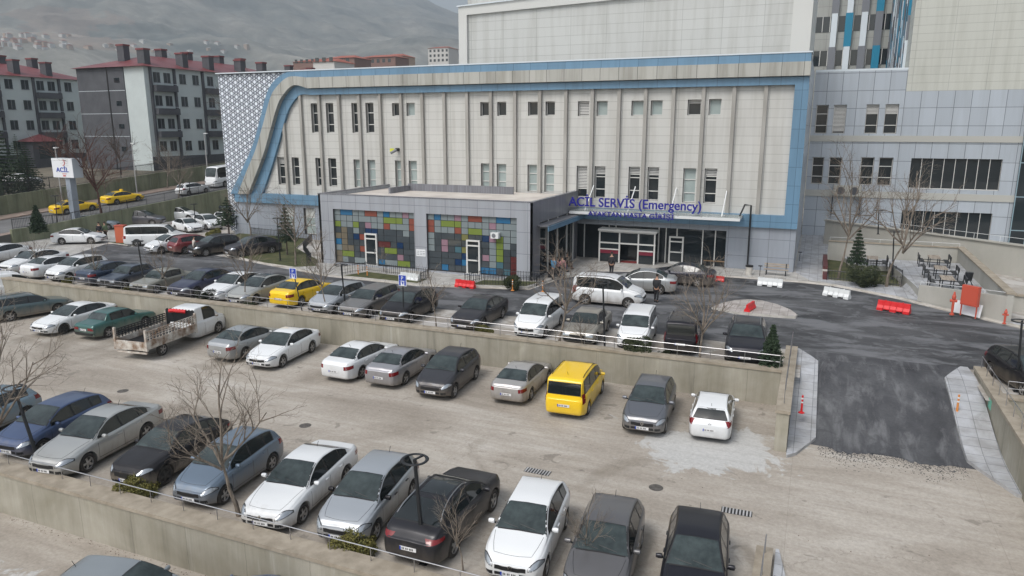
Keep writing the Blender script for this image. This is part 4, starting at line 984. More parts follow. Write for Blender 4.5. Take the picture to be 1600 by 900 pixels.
low = math_(n, 'MULTIPLY', math_(n, 'LESS_THAN', sp.outputs[2], 330), math_(n, 'MULTIPLY', math_(n, 'GREATER_THAN', sp.outputs[2], 150), math_(n, 'MULTIPLY', math_(n, 'LESS_THAN', math_(n, 'ADD', sp.outputs[0], math_(n, 'MULTIPLY', sp.outputs[1], 1.15)), 0), math_(n, 'GREATER_THAN', f3, .52))))
c = mix(n, math_(n, 'MULTIPLY', math_(n, 'MULTIPLY', low, f2), .55), c, (.34, .20, .14))
n.links.new(c, bs.inputs['Base Color']); bs.inputs['Roughness'].default_value = 1
o = b.build('hills', m, smooth=True, sharp=180); structure(o)
# air
b = MB(); b.box(-6500, 3500, -60, 7000, -70, 1500); hz = b.build('haze', mat('x', (1, 1, 1)))
m = bpy.data.materials.new('haze'); m.use_nodes = True; n = m.node_tree; n.nodes.clear(); pv = n.nodes.new('ShaderNodeVolumePrincipled'); ou = n.nodes.new('ShaderNodeOutputMaterial'); n.links.new(pv.outputs[0], ou.inputs['Volume'])
pv.inputs['Density'].default_value = .00026; pv.inputs['Color'].default_value = (.80, .91, 1, 1); pv.inputs['Anisotropy'].default_value = .0
hz.data.materials.clear(); hz.data.materials.append(m); hz['kind'] = 'stuff'
# ================================================================ VEHICLES
def pchip(pts, x):
    xs = np.array([p[0] for p in pts], float); ys_ = np.array([p[1] for p in pts], float)
    o = np.argsort(xs); xs, ys_ = xs[o], ys_[o]; h = np.diff(xs); d = np.diff(ys_)/h; m_ = np.zeros(len(xs))
    for i in range(1, len(xs)-1): m_[i] = 0 if d[i-1]*d[i] <= 0 else 2*d[i-1]*d[i]/(d[i-1]+d[i])
    m_[0], m_[-1] = d[0], d[-1]
    x = min(max(x, xs[0]), xs[-1]); i = min(len(h)-1, int(np.searchsorted(xs, x, 'right')-1)); t = (x-xs[i])/h[i]
    return float(ys_[i]*(1+2*t)*(1-t)**2+m_[i]*h[i]*t*(1-t)**2+ys_[i+1]*t*t*(3-2*t)+m_[i+1]*h[i]*t*t*(t-1))
# every profile: x from the nose (+) to the tail (-)
STY = {
 'sedan': dict(L=4.60, W=1.78, wb=2.68, r=.325, wc=.08, rw=.66,
   T=[(2.30, .66), (2.20, .74), (1.95, .82), (1.55, .92), (1.02, 1.01), (.6, 1.22), (.12, 1.41), (-.35, 1.465), (-.9, 1.43), (-1.3, 1.32), (-1.72, 1.11), (-1.95, 1.085), (-2.2, 1.06), (-2.3, .96)],
   B=[(2.30, .60), (2.2, .68), (1.95, .75), (1.5, .84), (1.0, .92), (0, .94), (-1.2, .99), (-2.0, 1.01), (-2.3, .90)], ws=(1.0, .14), rs=(-1.05, -1.70), sw=[(.80, -.18), (-.26, -1.04)], qw=(-1.10, -1.45)),
 'oldsedan': dict(L=4.25, W=1.66, wb=2.5, r=.30, wc=.0, rw=.74, box=1,
   T=[(2.12, .68), (2.05, .78), (1.5, .86), (1.02, .93), (.55, 1.25), (.35, 1.36), (-.2, 1.40), (-.8, 1.37), (-1.0, 1.32), (-1.38, .99), (-1.7, .95), (-2.05, .92), (-2.12, .84)],
   B=[(2.12, .62), (2.05, .72), (1.5, .80), (1.0, .87), (-1.3, .91), (-2.05, .87), (-2.12, .80)], ws=(.96, .42), rs=(-.99, -1.34), sw=[(.78, -.08), (-.16, -.88)], qw=None),
 'hatch': dict(L=4.05, W=1.74, wb=2.55, r=.315, wc=.12, rw=.68,
   T=[(2.02, .66), (1.93, .77), (1.65, .90), (1.30, 1.00), (1.05, 1.07), (.65, 1.28), (.2, 1.46), (-.3, 1.51), (-1.0, 1.48), (-1.5, 1.40), (-1.72, 1.22), (-1.9, 1.02), (-2.02, .88)],
   B=[(2.02, .60), (1.93, .70), (1.5, .86), (1.0, .94), (0, .97), (-1.2, 1.03), (-1.8, 1.02), (-2.02, .84)], ws=(1.03, .22), rs=None, rz=(1.06, 1.36), sw=[(.82, -.10), (-.18, -.92)], qw=(-1.0, -1.40)),
 'suv': dict(L=4.45, W=1.85, wb=2.68, r=.355, wc=.12, rw=.70, clad=1,
   T=[(2.22, .78), (2.12, .92), (1.85, 1.00), (1.45, 1.08), (1.12, 1.15), (.75, 1.36), (.3, 1.57), (-.3, 1.63), (-1.1, 1.60), (-1.6, 1.52), (-1.9, 1.28), (-2.1, 1.10), (-2.22, .92)],
   B=[(2.22, .72), (2.12, .84), (1.6, .96), (1.0, 1.03), (0, 1.06), (-1.2, 1.12), (-1.9, 1.10), (-2.22, .88)], ws=(1.08, .32), rs=None, rz=(1.14, 1.46), sw=[(.86, -.10), (-.20, -1.0)], qw=(-1.08, -1.55), rails=1),
 'fastback': dict(L=4.60, W=1.86, wb=2.74, r=.36, wc=.1, rw=.66, clad=1,
   T=[(2.30, .78), (2.2, .90), (1.9, .98), (1.45, 1.06), (1.10, 1.12), (.7, 1.34), (.25, 1.54), (-.3, 1.60), (-.9, 1.56), (-1.4, 1.44), (-1.95, 1.20), (-2.15, 1.10), (-2.30, .92)],
   B=[(2.30, .72), (2.2, .82), (1.6, .94), (1.0, 1.01), (0, 1.04), (-1.2, 1.10), (-2.0, 1.06), (-2.30, .88)], ws=(1.06, .28), rs=(-1.1, -1.9), rz=None, sw=[(.86, -.12), (-.22, -1.0)], qw=(-1.08, -1.50), rails=1),
 'wagon': dict(L=4.65, W=1.74, wb=2.65, r=.32, wc=.05, rw=.72,
   T=[(2.32, .66), (2.22, .76), (1.9, .84), (1.5, .92), (1.05, .99), (.62, 1.24), (.25, 1.40), (-.3, 1.45), (-1.2, 1.45), (-1.8, 1.41), (-2.02, 1.22), (-2.22, .98), (-2.32, .88)],
   B=[(2.32, .60), (2.22, .68), (1.5, .84), (1.0, .91), (0, .93), (-1.3, .97), (-2.1, .97), (-2.32, .84)], ws=(1.0, .28), rs=None, rz=(1.02, 1.34), sw=[(.80, -.12), (-.20, -1.0)], qw=(-1.10, -1.85), rails=1),
 'van': dict(L=4.40, W=1.80, wb=2.74, r=.33, wc=.12, rw=.84,
   T=[(2.20, .76), (2.10, .92), (1.85, 1.06), (1.55, 1.15), (1.35, 1.22), (.95, 1.52), (.62, 1.72), (.1, 1.82), (-1.0, 1.83), (-1.9, 1.80), (-2.08, 1.70), (-2.16, 1.2), (-2.20, .95)],
   B=[(2.20, .68), (2.10, .82), (1.7, .96), (1.3, 1.04), (0, 1.06), (-1.8, 1.08), (-2.14, 1.06), (-2.20, .90)], ws=(1.32, .66), rs=None, rz=(1.14, 1.62), sw=[(1.02, .16), (.06, -.86)], qw=(-.98, -1.86), rails=1),
 'minibus': dict(L=5.2, W=1.97, wb=3.0, r=.34, wc=.1, rw=.86,
   T=[(2.6, .80), (2.5, 1.0), (2.25, 1.13), (1.95, 1.25), (1.75, 1.34), (1.35, 1.75), (1.1, 1.93), (.7, 2.0), (-1.5, 2.02), (-2.3, 1.99), (-2.5, 1.88), (-2.57, 1.3), (-2.60, 1.0)],
   B=[(2.6, .72), (2.5, .90), (2.0, 1.06), (1.7, 1.14), (0, 1.16), (-2.3, 1.18), (-2.55, 1.15), (-2.60, .95)], ws=(1.72, 1.12), rs=None, rz=(1.22, 1.74), sw=[(1.40, .52), (.40, -.9)], qw=(-1.02, -2.3)),
 'bus': dict(L=7.2, W=2.2, wb=4.0, r=.42, wc=.0, rw=.93,
   T=[(3.6, .9), (3.55, 1.2), (3.4, 1.5), (3.2, 2.2), (3.0, 2.7), (2.6, 2.85), (-3.2, 2.85), (-3.5, 2.7), (-3.58, 1.6), (-3.6, 1.0)],
   B=[(3.6, .8), (3.55, 1.1), (3.4, 1.3), (-3.4, 1.35), (-3.58, 1.3), (-3.6, .95)], ws=(3.36, 3.02), rs=None, rz=(1.5, 2.4), sw=[(3.0, .9), (.8, -1.2)], qw=(-1.3, -3.2)),
 'cab': dict(L=3.1, W=1.98, wb=9, r=.36, wc=1.0, rw=.80, front_axle=.55,
   T=[(1.55, .80), (1.45, 1.0), (1.2, 1.14), (.9, 1.25), (.70, 1.33), (.3, 1.72), (.02, 1.96), (-.3, 2.03), (-.9, 2.03), (-1.25, 1.99), (-1.42, 1.6), (-1.55, 1.2)],
   B=[(1.55, .72), (1.45, .90), (1.0, 1.06), (.65, 1.14), (-1.3, 1.16), (-1.55, 1.1)], ws=(.67, .04), rs=None, rz=(1.35, 1.75), sw=[(.36, -.62)], qw=None),
}
def section(st, x):
    L, W = st['L'], st['W']/2
    nose = x > 0; k = (abs(x)-(L/2-.62))/.62 if st.get('box') is None else (abs(x)-(L/2-.22))/.22
    k = max(0, k)
    Wx = W*(1-(.20 if nose else .13)*k**2.2) if not st.get('box') else W*(1-.04*k**2)
    T = pchip(st['T'], x); B = pchip(st['B'], x); H_ = max(p[1] for p in st['T'])
    g = min(1, max(0, (T-B-.10)/(H_-1.06 if H_-1.06 > .3 else .3))) if -L/2+.2 < x+0 else 0
    g = min(1, max(0, (T-B-.10)/(H_-B-.10)))
    wr = W*st['rw']; ye = Wx*.90*(1-g)+wr*g if g > 0 else Wx*.88
    ye = min(ye, Wx*.9)
    ze = B+(T-B)*(.55+.36*min(1, g*3))
    zb = .155 if not st.get('clad') else .20
    if abs(x) > L/2-.5: zb += .10*((abs(x)-(L/2-.5))/.5)**2
    return dict(W=Wx, T=T, B=B, ye=ye, ze=ze, zb=zb, g=g)
def ringpts(st, x, sub=3):
    s = section(st, x); W, B, T = s['W'], s['B'], s['T']; zb = s['zb']
    c = [(0, zb), (W*.82, zb), (W*.95, zb+.05), (W*.985, zb+.18), (W, .50*(B-zb)+zb), (W*.995, B-.13), (W*.955, B-.02), (W*.915, B+.012 if s['g'] > .02 else B+(T-B)*.15), (s['ye']+.0, s['ze']), (s['ye']*.90, T-(T-s['ze'])*.38), (s['ye']*.55, T-.012), (0, T)]
    out = []
    P = [Vector((p[0], p[1], 0)) for p in c]
    for i in range(len(P)-1):
        q = [P[max(0, min(len(P)-1, j))] for j in (i-1, i, i+1, i+2)]
        if i == 0: out.append(P[0]); continue
        n_ = sub if 1 < i < 10 else 2
        for k in range(n_):
            t = k/n_
            a_ = (q[2]-q[0])*.5; b_ = (q[3]-q[1])*.5; sc_ = (q[2]-q[1]).length
            if a_.length > sc_: a_ *= sc_/a_.length
            if b_.length > sc_: b_ *= sc_/b_.length
            out.append(q[1]*(1+2*t)*(1-t)**2+a_*t*(1-t)**2+q[2]*t*t*(3-2*t)+b_*t*t*(t-1))
    out.append(P[-1]); return [(v.x, v.y) for v in out]
def car_mesh(st):
    L = st['L']; N_ = 46
    xs = [L/2*math.sin(math.pi/2*(-1+2*i/N_))*.999 for i in range(N_+1)]
    xs = sorted(set([round(x, 4) for x in xs]+[round(-L/2+L*i/40, 4) for i in range(1, 40)]))
    rings = []
    for x in xs:
        h = ringpts(st, x); rings.append([(x, p[0], p[1]) for p in h]+[(x, -p[0], p[1]) for p in reversed(h[1:-1])])
    def closing(r, s, dx):
        cz = sum(p[2] for p in r)/len(r); return [(p[0]+dx, p[1]*s, cz+(p[2]-cz)*(s-.02)) for p in r]
    e_ = .5 if st.get('box') else 1
    R0, R1 = rings[0], rings[-1]
    rings = [closing(R0, .80, -.075*e_), closing(R0, .93, -.05*e_)]+rings+[closing(R1, .93, .05*e_), closing(R1, .80, .075*e_)]
    b = MB(); n = len(rings[0]); V = [p for r in rings for p in r]
    fs = [(j*n+i, j*n+(i+1) % n, (j+1)*n+(i+1) % n, (j+1)*n+i) for j in range(len(rings)-1) for i in range(n)]
    fs += [tuple(reversed(range(n))), tuple(range((len(rings)-1)*n, len(rings)*n))]
    b.add(V, fs); return b
def make_wheel(parent, r, kind, loc, side):
    w_ = .20
    t = MB(); s = side
    t.lathe([(r*.66, -w_/2), (r*.93, -w_/2), (r, -w_/2+.03), (r, w_/2-.03), (r*.93, w_/2), (r*.66, w_/2), (r*.64, w_/2-.05)], 28, 'y')
    wo_ = t.build('wheel', M['tyre'], parent, smooth=True, sharp=50); wo_.location = loc
    q = MB(); oy = s*(w_/2-.02)
    q.cur = 0; q.lathe([(r*.67, oy+s*.012), (r*.63, oy+s*.015), (r*.60, oy-s*.02)], 28, 'y')
    ns = 5 if kind != 2 else 8
    for i in range(ns):
        a_ = 2*math.pi*i/ns; d = Vector((math.cos(a_), 0, math.sin(a_))); p = Vector((-math.sin(a_), 0, math.cos(a_)))
        i0 = d*r*.10+p*r*.12; i1 = d*r*.10-p*r*.12; o0 = d*r*.62+p*r*.13; o1 = d*r*.62-p*r*.13; y = Vector((0, oy-s*.002, 0))
        q.quad(i0+y, i1+y, o1+y+Vector((0, s*.008, 0)), o0+y+Vector((0, s*.008, 0)))
    q.lathe([(.001, oy+s*.012), (r*.15, oy+s*.012), (r*.17, oy-s*.002)], 14, 'y')
    q.cur = 1; q.lathe([(.001, oy-s*.03), (r*.64, oy-s*.03)], 28, 'y')
    q.build('rim', [M['rim'] if kind != 1 else M['rimdark'], M['black']], wo_)
def car_proto(style, opt=()):
    st = STY[style]; L, W = st['L'], st['W']/2; r = st['r']
    root = thing('parked_car', '', 'car')
    body = car_mesh(st).build('body', [paint((.5, .5, .5)), M['black']], root, smooth=True, sharp=40)
    # exact wheel arches
    ax = [st['wb']/2+st['wc']*.0+.06, -st['wb']/2+.06] if style != 'cab' else [st['front_axle']]
    cut = MB()
    for x in ax:
        for s in (1, -1):
            cut.lathe([(.0001, s*(W-.26)), (r+.065, s*(W-.26)), (r+.065, s*(W+.1)), (.0001, s*(W+.1))], 28, 'y', (x, 0, r))
    co = cut.build('cutter', M['black']); bm_ = bmesh.new(); bm_.from_mesh(co.data); bmesh.ops.remove_doubles(bm_, verts=bm_.verts, dist=.001); bmesh.ops.recalc_face_normals(bm_, faces=bm_.faces); bm_.to_mesh(co.data); bm_.free()
    md = body.modifiers.new('b', 'BOOLEAN'); md.operation = 'DIFFERENCE'; md.object = co; md.solver = 'EXACT'
    bpy.context.view_layer.update(); me = bpy.data.meshes.new_from_object(body.evaluated_get(bpy.context.evaluated_depsgraph_get()))
    body.modifiers.clear(); body.data = me; bpy.data.objects.remove(co)
    b2 = bmesh.new(); b2.from_mesh(me)
    for f in b2.faces:
        c = f.calc_center_median(); f.smooth = True; f.material_index = 0
        if any((c.x-x)**2+(c.z-r)**2 < (r+.06)**2 and W-.3 < abs(c.y) < W-.012 for x in ax) and (abs(f.normal.y) < .35 or abs(c.y) < W-.2): f.material_index = 1
        if c.z < .26 and f.normal.z < -.5: f.material_index = 1
    for e_ in b2.edges: e_.smooth = (len(e_.link_faces) == 2 and e_.calc_face_angle(0) < R(32))
    b2.to_mesh(me); 
    bvh = BVHTree.FromBMesh(b2); 
    def patch(name, grid, dirs, m, off=.008, parent=root):
        """grid of ray origins (rows of Vectors) dropped along dirs on to the body"""
        D = Vector(dirs).normalized(); b = MB(); n = len(grid[0]); ok = {}; 
        for j, row in enumerate(grid):
            for i, p in enumerate(row):
                h = bvh.ray_cast(Vector(p)-D*3, D)
                if h[0] is not None: ok[(j, i)] = len(b.v); b.v.append(tuple(h[0]-D*off))
        for j in range(len(grid)-1):
            for i in range(n-1):
                k_ = [(j, i), (j, i+1), (j+1, i+1), (j+1, i)]
                if all(q in ok for q in k_): b.f.append(tuple(ok[q] for q in k_)); b.m.append(0)
        if not b.f: return None
        o = b.build(name, m, parent, recalc=False)
        if name != 'panel_lines':
            for p in o.data.polygons: p.use_smooth = True
        return o
    def lerp(a_, c_, t): return a_+(c_-a_)*t
    sec = lambda x: section(st, x)
    # windscreen
    def screen(name, xa, xb, m, grow, off, sgn):
        g = []
        for j in range(9):
            x = lerp(xa+sgn*grow, xb-sgn*grow, j/8); s = sec(x); yy_ = max(.05, s['ye']-.055+grow*1.2) if True else 0
            if j == 0: yy_ = sec(xa)['ye']-.03+grow
            g.append([Vector((x, lerp(-yy_, yy_, i/10), 0)) for i in range(11)])
        return patch(name, g, (0, 0, -1), m, off)
    xa, xb = st['ws']; screen('windscreen_trim', xa, xb, M['black'], .035, .007, 1); screen('windscreen', xa, xb, M['shield'], 0, .012, 1)
    if st.get('rs'):
        xa, xb = st['rs']; screen('rear_window_trim', xa, xb, M['black'], .03, .004, 1) if style != 'oldsedan' else None; screen('rear_window', xa, xb, M['shield'] if style != 'fastback' else M['glass'], 0, .009, 1)
    elif st.get('rz'):
        z0, z1 = st['rz']; xr = -L/2+.25
        def rearg(gw):
            g = []
            for j in range(7):
                z = lerp(z0-gw, z1+gw, j/6); f_ = (z-z0)/(z1-z0)
                y_ = lerp(W*.80, W*(st['rw']*.93), min(1, max(0, f_)))+gw-.03; g.append([Vector((0, lerp(-y_, y_, i/10), z)) for i in range(11)])
            return g
        patch('rear_window_trim', rearg(.03), (1, 0, 0), M['black'], .007); patch('rear_window', rearg(0), (1, 0, 0), M['glass'], .012)
    # side windows
    for s_ in (1, -1):
        rngs = list(st['sw'])+([st['qw']] if st.get('qw') else [])
        if 'cargo' in opt: rngs = rngs[:1]
        def sideg(x0, x1, gw, nn=12):
            g = [[], [], [], []]
            for i in range(nn+1):
                x = lerp(x0, x1, i/nn); s = sec(x); zt = s['ze']-.03+gw; zl = s['B']+.045-gw
                if zt < zl+.02: zt = zl+.015
                for j in range(4): g[j].append(Vector((x, 0, lerp(zl, zt, j/3))))
            return g
        xA, xB = rngs[0][0], rngs[-1][1]
        if 'cargo' not in opt: patch('window_trim', sideg(xA+.05, xB-.05, .018, 30), (0, -s_, 0), M['black'], .004)
        for (x0, x1) in rngs: patch('side_window', sideg(x0, x1, 0), (0, -s_, 0), M['glass'], .009)
    # shut lines
    for s_ in (1, -1):
        lines = [st['sw'][0][0]+.12, st['sw'][0][1]-.04]+([st['sw'][1][1]-.04] if len(st['sw']) > 1 else [])
        v_ = MB(); 
        for x in lines:
            g = []
            for z in np.linspace(.32, sec(x)['B']-.01, 7): g.append([Vector((x-.007, 0, z)), Vector((x+.007, 0, z))])
            o = patch('panel_lines', g, (0, -s_, 0), M['black'], .003)
            if o: v_.add([tuple(v.co) for v in o.data.vertices], [tuple(p.vertices) for p in o.data.polygons]); bpy.data.objects.remove(o)
        g = [[Vector((x, 0, .31)), Vector((x, 0, .325))] for x in np.linspace(lines[0], lines[-1], 9)]
        o = patch('panel_lines', g, (0, -s_, 0), M['black'], .003)
        if o: v_.add([tuple(v.co) for v in o.data.vertices], [tuple(p.vertices) for p in o.data.polygons]); bpy.data.objects.remove(o)
        v_.build('shut_lines', M['black'], root, recalc=False)
        for k, sw in enumerate(st['sw']):
            x = sw[1]+.14; s = sec(x); b = MB(); y = s['W']; b.box(x-.085, x+.085, s_*(y-.01), s_*(y+.022), s['B']-.155, s['B']-.125); b.build('door_handle', paint((.5, .5, .5)) if 1 else None, root)
    # bonnet shut line, rounded in plan
    v_ = MB()
    xb0, xb1 = st['ws'][0]+.10, L/2-.20
    pth = [(xb0, s_q*sec(xb0)['W']*.80) for s_q in (-1,)]+[(lerp(xb0, xb1, i/10), -sec(lerp(xb0, xb1, i/10))['W']*lerp(.80, .66, i/10)) for i in range(11)]
    pth = pth+[(xb1+.05*math.cos(R(90*k/5)), k/5*sec(xb1)['W']*.62) for k in (-4, -2, 0, 2, 4)]+[(p[0], -p[1]) for p in reversed(pth)]
    hh = []
    for p in pth:
        h = bvh.ray_cast(Vector((p[0], p[1], 4)), Vector((0, 0, -1)))
        if h[0] is not None: hh.append(h[0]+Vector((0, 0, .0)))
    v_.tube(hh, .006, 4, cap=False); v_.build('bonnet_line', M['black'], root)
    # lights, grille, plates
    hz_ = st['B'][0][1]; fz = hz_+.03
    big = style in ('suv', 'fastback', 'van', 'minibus', 'bus', 'cab')
    for s_ in (1, -1):
        if style == 'oldsedan':
            g = [[Vector((0, s_*lerp(W*.52, W*.93, i/4), z)) for i in range(5)] for z in (.56, .62, .68)]; patch('headlight', g, (-1, 0, 0), M['lamp'], .012)
            g = [[Vector((0, s_*lerp(W*.45, W*.96, i/4), z)) for i in range(5)] for z in (.60, .67, .75)]; patch('tail_light', g, (1, 0, 0), M['tail'], .012)
            continue
        D = Vector((-1, -s_*.75, -.25)).normalized()
        u = Vector((-.6, s_*.8, 0)); z0 = fz-.10+(.02 if big else 0); c = Vector((L/2-.06, s_*W*.52, 0))
        g = []
        for j in range(4):
            g.append([c+u*lerp(-.02, .50, i/8)+Vector((0, 0, z0+lerp(0, .14, i/8)+lerp(-.01, .145, j/3)*math.sin(math.pi*(.12+.80*i/8)))) for i in range(9)])
        g2 = [[p+Vector((0, 0, (-.02, -.007, .007, .02)[j]))-u*(.03 if i == 0 else 0)+u*(.03 if i == 8 else 0) for i, p in enumerate(row)] for j, row in enumerate(g)]
        patch('headlight_trim', g2, D, M['black'], .008); patch('headlight', g, D, M['lamp'], .014)
        g3 = [[Vector((0, s_*lerp(W*.56, W*.80, i/4), z)) for i in range(5)] for z in (.33, .38, .43)]; patch('fog_lamp_recess', g3, (-1, 0, 0), M['black'], .007)
        D = Vector((1, -s_*.75, 0)).normalized(); c = Vector((-L/2+.05, s_*W*.58, 0)); u = Vector((.6, s_*.8, 0))
        if style in ('van', 'minibus', 'bus', 'cab'):
            tz0, tz1 = .78, 1.18; a0, a1 = .20, .42
        elif style in ('sedan',): tz0, tz1 = .74, .90; a0, a1 = -.02, .46
        elif style == 'fastback': tz0, tz1 = .90, 1.0; a0, a1 = -.05, .5
        else: tz0, tz1 = .80, 1.02; a0, a1 = .12, .46
        if style != 'cab':
            g = [[c+u*lerp(a0, a1, i/6)+Vector((0, 0, lerp(tz0, tz1, j/3)-(0.03*(1-i/6) if j == 0 else -0.0))) for i in range(7)] for j in range(4)]
            patch('tail_light', g, D, M['tail'], .010)
    gz = fz-.10
    g = [[Vector((0, lerp(-W*.50, W*.50, i/8), z+(.02 if abs(i-4) > 2 else 0)*1)) for i in range(9)] for z in ((gz-.05, gz+.01, gz+.07) if not big else (gz-.10, gz-.03, gz+.05))]
    patch('grille', g, (-1, 0, 0), M['black'], .008)
    g = [[Vector((0, lerp(-W*.50, W*.50, i/8), z)) for i in range(9)] for z in (.27, .35, .43)]; patch('lower_grille', g, (-1, 0, 0), M['black'], .006)
    if style == 'oldsedan' or style == 'suv' or style == 'fastback' or 'blackbumper' in opt:
        for D_, nm in (((-1, 0, 0), 'front_bumper'), ((1, 0, 0), 'rear_bumper')):
            g = [[Vector((0, lerp(-W*.93, W*.93, i/14), z)) for i in range(15)] for z in (.27, .33, .40) ] if style != 'oldsedan' else [[Vector((0, lerp(-W*.97, W*.97, i/14), z)) for i in range(15)] for z in (.33, .40, .47)]
            patch(nm, g, D_, M['black'], .014 if style != 'oldsedan' else .05)
    def plate(sx, z, off):
        D_ = (-1, 0, 0) if sx > 0 else (1, 0, 0)
        h = bvh.ray_cast(Vector((sx*5, 0, z)), Vector(D_))
        if h[0] is None: return
        x = h[0].x+sx*off; b = MB(); b.box(min(x, x+sx*.012), max(x, x+sx*.012), -.26, .26, z-.055, z+.055); p = b.build('licence_plate', M['plate'], root)
        q = MB(); xx = x+sx*.014; rg = random.Random(int(L*100)+sx)
        q.cur = 1; q.box(min(xx, xx+sx*.001), max(xx, xx+sx*.001), *sorted((-sx*.26, -sx*.215)), z-.055, z+.055)
        q.cur = 0; y = -.19
        for ch in (1, 1, 0, 1, 1, 0, 1, 1, 1):
            if ch: q.box(min(xx, xx+sx*.001), max(xx, xx+sx*.001), *sorted((-sx*y*-1, -sx*(y+.028)*-1)), z-.03, z+.03)
            y += .045 if ch else .028
        q.build('plate_characters', [M['ink'], M['plateblue']], p)
    plate(1, .40 if not big else .46, .014); plate(-1, {'sedan': .60, 'hatch': .62, 'oldsedan': .62, 'van': .66, 'minibus': .75, 'suv': .66, 'fastback': .66, 'wagon': .66, 'bus': .7, 'cab': .6}[style], .014) if style != 'cab' else None
    # mirrors
    for s_ in (1, -1):
        x = st['sw'][0][0]-.12 if style not in ('van', 'minibus', 'bus', 'cab') else st['sw'][0][0]-.02; s = sec(x)
        b = MB(); b.lathe([(.001, -.09), (.055, -.085), (.075, -.02), (.07, .06), (.001, .085)], 10, 'y'); 
        o = b.build('wing_mirror', paint((.5, .5, .5)), root, smooth=True, sharp=60); o.location = (x, s_*(s['W']+.07), s['B']+.085); o.scale = (.85, 1.15, 1)
        a_ = MB(); a_.beam((0, -s_*.11, -.05), (0, 0, 0), .04, .04); a_.build('mirror_arm', M['black'], o)
    for x in ax:
        for s_ in (1, -1): make_wheel(root, r, 1 if 'darkrim' in opt else 0 if style not in ('suv',) else 2, (x, s_*(W-.115), r), s_)
    H_ = max(p[1] for p in st['T'])
    if st.get('rails') and 'norails' not in opt:
        for s_ in (1, -1):
            x0, x1 = st['ws'][1]-.15, -L/2+.55; pts_ = []
            for i in range(8):
                x = lerp(x0, x1, i/7); h = bvh.ray_cast(Vector((x, s_*sec(x)['ye']*.90, 4)), Vector((0, 0, -1))); pts_.append(h[0]+Vector((0, 0, .05 if 0 < i < 7 else .0)))
            b = MB(); b.tube(pts_, .017, 6); b.build('roof_rail', M['black'] if 'blackrails' in opt else M['steel'], root, smooth=True)
    if 'sunroof' in opt:
        g = [[Vector((x, lerp(-.44, .44, i/6), 0)) for i in range(7)] for x in np.linspace(st['ws'][1]-.15, st['ws'][1]-1.15, 6)]; patch('sunroof', g, (0, 0, -1), M['glass'], .006)
    if style in ('hatch', 'suv', 'wagon', 'van', 'sedan'):
        xx = -L/2+.65 if style not in ('sedan',) else -.95
        h = bvh.ray_cast(Vector((xx, 0, 4)), Vector((0, 0, -1))); b = MB(); b.tube([h[0], h[0]+Vector((-.10, 0, .16))], .008, 5); b.build('antenna', M['black'], root)
    # wipers
    b = MB(); xw = st['ws'][0]-.03
    for y0_, y1_ in ((.45, -.05), (-.08, -.55)):
        p_ = []
        for t_ in (0, .5, 1):
            y = lerp(y0_, y1_, t_)*W/.9; h = bvh.ray_cast(Vector((xw-.02-.10*t_, y, 4)), Vector((0, 0, -1))); p_.append(h[0]+Vector((0, 0, .018)))
        b.tube(p_, .009, 4)
    b.build('wipers', M['black'], root)
    # emblems as seen in the photo
    if 'diamond' in opt:
        h = bvh.ray_cast(Vector((5, 0, fz-.05)), Vector((-1, 0, 0))); x = h[0].x+.012; b = MB(); z = h[0].z
        o_ = [(0, .10), (.065, 0), (0, -.10), (-.065, 0)]; i_ = [(0, .055), (.035, 0), (0, -.055), (-.035, 0)]
        for k_ in range(4):
            a1, a2, c2, c1 = o_[k_], o_[(k_+1) % 4], i_[(k_+1) % 4], i_[k_]
            b.add([(x, a1[0], z+a1[1]), (x, a2[0], z+a2[1]), (x, c2[0], z+c2[1]), (x, c1[0], z+c1[1]), (x+.012, a1[0], z+a1[1]), (x+.012, a2[0], z+a2[1]), (x+.012, c2[0], z+c2[1]), (x+.012, c1[0], z+c1[1])], [(4, 5, 6, 7), (0, 1, 5, 4), (2, 3, 7, 6)])
        b.build('emblem', M['chrome'], root)
    for sx, key in ((1, 'roundf'), (-1, 'roundr')):
        if key in opt:
            z = fz-.06 if sx > 0 else .86; h = bvh.ray_cast(Vector((sx*5, 0, z)), Vector((-sx, 0, 0))); x = h[0].x+sx*.012; b = MB()
            n_ = 14
            for k_ in range(n_):
                t0, t1 = 2*math.pi*k_/n_, 2*math.pi*(k_+1)/n_
                b.quad(*[(x, rr_*math.cos(t), z+rr_*math.sin(t)) for rr_, t in ((.065, t0), (.065, t1), (.045, t1), (.045, t0))])
            b.box(min(x, x+sx*.004), max(x, x+sx*.004), -.05, .05, z-.009, z+.009)
            b.build('emblem', M['chrome'], root)
    if 'taxi' in opt:
        b = MB(); b.box(-.12, .12, -.2, .2, H_+.0, H_+.15); b.build('roof_sign', mat('taxi_sign_yellow', (.8, .55, .02), .4), root)
    if 'spoiler' in opt:
        b = MB(); s = sec(-L/2+.2); b.box(-L/2+.05, -L/2+.3, -W*.72, W*.72, s['T']+.05, s['T']+.08); b.box(-L/2+.12, -L/2+.2, -W*.6, -W*.56, s['T']-.02, s['T']+.05); b.box(-L/2+.12, -L/2+.2, W*.56, W*.6, s['T']-.02, s['T']+.05); b.build('spoiler', paint((.5, .5, .5)), root)
    b2.free()
    return root
_protos = {}
SC = 1.06
PAINTED = ('body', 'door_handle', 'wing_mirror', 'spoiler')
def base(n): return n.split('.')[0]
